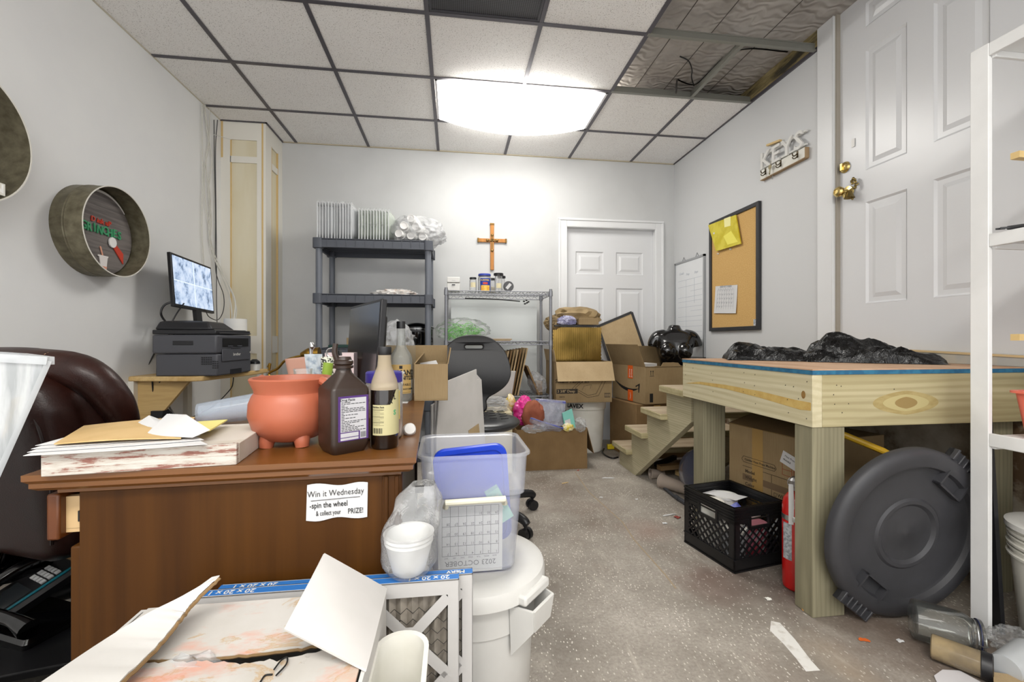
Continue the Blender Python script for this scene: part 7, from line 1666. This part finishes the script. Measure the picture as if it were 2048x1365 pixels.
# air filters standing in front of the desk
M_fcard = pm('filter_card', '#b9b7b5', .75); M_pleat = pm('dusty_pleats', '#8c857b', .9, c2='#a39b90', vs=20); M_fblue = pm('filter_blue', '#2b6fb8', .6); M_mesh = pm('filter_wire', '#3d3a36', .6)
pr_, pl_ = PT(918, 1160, .790), PT(440, 1194, .738); fd = V((pr_.x-pl_.x, pr_.y-pl_.y, 0)); fdn = fd.normalized(); fa = atan2(fdn.y, fdn.x)
def afilter(label, org, Wd, Hh, word):
    o = thing('air_filter', label, 'air filter', tuple(org), fa)
    t = .024; g = .019
    # front lattice: border + diagonal struts with round nodes
    b = MB()
    for y0, y1 in ((0, .0015), (t-.0015, t)):
        b.box(-Wd, 0, y0, y1, Hh-.026, Hh); b.box(-Wd, 0, y0, y1, 0, .026); b.box(-Wd, -Wd+.02, y0, y1, .026, Hh-.026); b.box(-.020, 0, y0, y1, .026, Hh-.026)
    b.box(-Wd, 0, 0, t, Hh-.0015, Hh); b.box(-Wd, 0, 0, t, 0, .0015); b.box(-.0015, 0, 0, t, 0, Hh); b.box(-Wd, -Wd+.0015, 0, t, 0, Hh)
    b.obj('card_frame', M_fcard, o, sharp=20)
    b = MB(); c = .125
    for i in range(4):
        x = -.030-.0-c*i
        if i in (1, 2): b.box(x+.008-.0, x-.008, -.0002, .0012, .03, Hh-.03) if False else None
    for i in range(3):
        for j in range(4):
            x0, x1 = -.02-.137*(i+1), -.02-.137*i; z1, z0 = Hh-.03-.14*j, max(.026, Hh-.03-.14*(j+1)); xm, zm = (x0+x1)/2, (z0+z1)/2
            for p in ((x0, z0), (x1, z0), (x0, z1), (x1, z1)): b.bar((xm, .0005, zm), (p[0], .0005, p[1]), .019, .0016, up=(0, 1, 0))
            b.at(frame((xm, .0005, zm), (1, 0, 0), (0, 0, 1))); b.lathe([(0, .001), (.021, .001), (.021, -.001), (0, -.001)], 8, R(22.5), R(382.5)); b.at(Matrix.Identity(4))
    b.obj('card_lattice', M_fcard, o, sharp=20)
    b = MB(); nn = 44; b.sheet(lambda u, v: (-Wd+.004+(Wd-.008)*u, .006+.014*(1 if int(round(u*nn)) % 2 else 0), .004+(Hh-.008)*v), nn, 1, .0); b.obj('pleated_media', M_pleat, o, sharp=10)
    b = MB(); k = 0
    for z in [x*.02+.02 for x in range(int(Hh/.02)-2)]:
        pts = [(-Wd+.006+(Wd-.012)*i/40, .0055, z+.005*(1 if (i+k) % 2 else -1)) for i in range(41)]; k += 1
        for p, q in zip(pts, pts[1:]): b.bar(p, q, .0009, .0009, up=(0, 1, 0))
    b.obj('wire_mesh', M_mesh, o, sharp=None)['kind'] = 'stuff'
    b = MB(); b.box(-Wd, 0, .004, t-.0035, Hh, Hh+.0003); b.obj('blue_stripe', M_fblue, o)
    Mx = frame((0, t*.5, Hh+.0005), (-1, 0, 0), (0, -1, 0)); b = MB().at(Mx)
    for x in ((.055, Wd-.06) if word == 's' else (Wd-.06,)): b.text('20 x 20 x 1', .0165, T(x, 0, 0), .0001, bold=.02); b.obj('size_text', M_white, o); b = MB().at(Mx)
    b.text('MERV', .014, T(Wd*.5 if word == 's' else .032, .0, 0), .0001, bold=.03); b.obj('rating_text', M_white, o)
    b = MB().at(frame((-.15, -.0004, Hh-.016), (-1, 0, 0), (0, 0, -1))); b.text('Making', .014, T(0, 0, 0), .0001, bold=.02); b.text('air clean', .014, T(.08, 0, 0), .0001, bold=.02); b.obj('slogan', M_fblue, o)
    return o
Hf = pr_.z-.0
afilter('front air filter in a white card frame leaning before the desk panel', (pr_.x, pr_.y, 0), .45, Hf, 's')
back = V((-fdn.y, fdn.x, 0))
afilter('second air filter standing just behind the front one, shifted right', tuple(V((pr_.x, pr_.y, 0))+fdn*.026+back*.0265), .45, Hf-.006, 'm')

# bag of foam bowls on the filters
q = PT(818, 1158, .815); fz = Hf-.0
o = thing('bowl_bag', 'clear plastic bag of white foam bowls resting on the air filters', 'bag', (q.x, q.y, fz+.002))
b = MB(); b.lathe([(0, 0), (.026, 0), (.030, .004), (.043, .055), (.045, .058), (.043, .062), (.046, .066), (.044, .07), (.047, .074), (.040, .074), (.028, .01), (0, .01)], 32); b.obj('foam_bowls', pm('foam', '#e7e7e5', .6), o)
b = MB()
def bagf(u, v):
    a = 2*pi*u; z = .165*v
    rad = .049 if v < .45 else .049*(1-.25*((v-.45)/.55)-.3*max(0, v-.85)/.15)
    rad *= min(1, .72+v*2.2); k = 1+(.05+.30*max(0, v-.4))*noise.noise(V((cos(a)*2.2, sin(a)*2.2, v*5)))+.06*sin(7*a+9*v)*max(0, v-.3)
    lean = .045*max(0, v-.4)
    return (rad*k*cos(a)*1.05+lean, rad*k*sin(a), max(-.0, z-.001))
b.sheet(bagf, 48, 30); b.obj('film', see('bag_film_white', '#eef0f1', .2, .12, 1.0, bump=.8, bs=45), o, sharp=60)
b = MB(); b.box(.012, .028, -.012, .0, .150, .160); b.obj('black_tie', M_black, o)

# white slim bin beside the box
b = MB().at(T(-.079, .60, 0)); b.loft([(0, .026, .09, .02), (.006, .028, .095, .025), (.489, .036, .112, .034), (.492, .041, .119, .040), (.50, .041, .119, .040), (.50, .034, .110, .033), (.45, .032, .107, .031), (.01, .024, .09, .02)], 8); solo(b, 'waste_bin', M_offw, 'off white slim waste bin between the stained box and the filters', 'bin')

# stained white carton with torn flaps
n = NT('stained_carton'); n.set(Roughness=.75)
base = n.ramp(n.noise(n.map(), 9, 5), [(.35, '#bdb9b2'), (.65, '#c8c5c0')])
st = n.noise(n.map((1, 1.5, 1), loc=(2.3, .4, 0)), 9, 6, .68, .6)
base = n.mix(n.ramp(st, [(.52, (0, 0, 0)), (.56, (.75, .75, .75)), (.585, (.22, .22, .22)), (.68, (.4, .4, .4))]), base, '#b7976a')
base = n.mix(n.ramp(n.noise(n.map((1, 2.2, 1), loc=(.3, 2.4, 0)), 7, 5, .6), [(.55, (0, 0, 0)), (.66, (.65, .65, .65))]), base, '#d49078')
base = n.mix(n.ramp(n.noise(n.map(loc=(5, 2, 0)), 24, 5, .7), [(.66, (0, 0, 0)), (.72, (.6, .6, .6))]), base, '#5d4a38')
n.col(base); M_stain = n.m
TZ, X0b, X1b, Y0b, Y1b = .533, -.50, -.116, .40, .775
o = thing('stained_carton', 'white cardboard box with torn stained flaps in the foreground', 'box', ((X0b+X1b)/2, (Y0b+Y1b)/2, 0))
b = MB(); th = .005
b.box(X0b, X1b, Y0b, Y1b, 0, th); b.box(X0b, X1b, Y0b, Y0b+th, th, TZ); b.box(X0b, X1b, Y1b-th, Y1b, th, TZ); b.box(X0b, X0b+th, Y0b+th, Y1b-th, th, TZ); b.box(X1b-th, X1b, Y0b+th, Y1b-th, th, TZ); b.obj('carton_body', M_wcard, o, True)
rnd_ = lambda x, s: noise.noise(V((x*30, s, 0)))*.006+noise.noise(V((x*90, s, 1)))*.003
def flapsheet(fn, nu, nv, nm, mats=M_stain):
    b = MB(); b.sheet(fn, nu, nv, .0035); return b.obj(nm, mats, o, True)
flapsheet(lambda u, v: (X0b+.012+(X1b-X0b-.02)*u, Y1b-.003-(.115+rnd_(u, 3)-.03*max(0, u-.65)*0)*v, TZ+.002-.010*v*sin(pi*u)), 60, 8, 'back_flap')
flapsheet(lambda u, v: (X0b+.012+(X1b-X0b-.02)*u, Y0b+.003+(.235+rnd_(u, 8)+.05*max(0, u-.55)+.012*sin(u*6))*v, TZ-.002+.004*v-.016*v*sin(pi*u)*.5), 60, 10, 'front_flap')
rf = [PT(648, 1108, .70), PZ(766, 1182, TZ), PZ(741, 1345, TZ), PT(568, 1260, .585)]
rf[1] = V((X1b, rf[1].y, TZ+.002)); rf[2] = V((X1b+.002, rf[2].y, TZ+.002))
flapsheet(lambda u, v: (rf[0]*(1-u)+rf[1]*u)*(1-v)+(rf[3]*(1-u)+rf[2]*u)*v+V((0, 0, .008*sin(pi*u)*sin(pi*v))), 16, 16, 'side_flap', M_wcard)
lc_ = [PT(84, 1366, .515), PT(200, 1288, .586), PT(290, 1232, .63), PT(360, 1196, .657), PT(424, 1157, .674)]; rc_ = [PT(235, 1370, .525), PT(315, 1292, .589), PT(358, 1240, .628), PT(388, 1203, .656), PT(439, 1152, .681)]
def cr(p, t):
    n_ = len(p)-1; i = min(int(t*n_), n_-1); f = t*n_-i; a, b_, c, d = p[max(i-1, 0)], p[i], p[i+1], p[min(i+2, n_)]
    return .5*((2*b_)+(c-a)*f+(2*a-5*b_+4*c-d)*f*f+(3*b_-a-3*c+d)*f**3)
lc_ = [lc_[0]+(lc_[0]-lc_[1])*.9]+lc_; rc_ = [rc_[0]+(rc_[0]-rc_[1])*.9]+rc_
flapsheet(lambda u, v: cr(lc_, v)*(1-u)+cr(rc_, v)*u+V((0, 0, rnd_(v, 2)*.4*u)), 8, 44, 'long_flap', M_wcard)
b = MB(); lp = [cr(rc_, v/60)+V((.001, -.001, -.003+rnd_(v/60, 2)*.4)) for v in range(61)]; b.tube(lp, .0026, 6, smooth=False); b.obj('torn_edge', M_card3, o, True)
b = MB(); b.tube([V((X0b+.012+(X1b-X0b-.02)*k/60, Y1b-.003-(.115+rnd_(k/60, 3)), TZ+.0005-.010*sin(pi*k/60))) for k in range(61)], .0025, 6, smooth=False); b.obj('torn_edge', M_card3, o, True)
b = MB(); b.tube([PZ(540, 1360, TZ+.0015), PZ(548, 1340, TZ+.0015), PZ(562, 1322, TZ+.0015), PZ(574, 1316, TZ+.0015), PZ(572, 1330, TZ+.0015), PZ(552, 1352, TZ+.0015), PZ(545, 1366, TZ+.0015)][1:6], .0011, 6); b.tube([PZ(520, 1366, TZ-.001), PZ(530, 1352, TZ-.001), PZ(545, 1350, TZ-.001)], .0011, 6); b.obj('marker_scribble', M_ink, o, True)
b = MB(); b.blob((-.36, .65, TZ-.03), (.05, .025, .03), 4, .3, 4, 3); solo(b, 'plastic_bag', M_film2, 'scrap of clear film poking through the gap of the stained box', 'plastic bag')
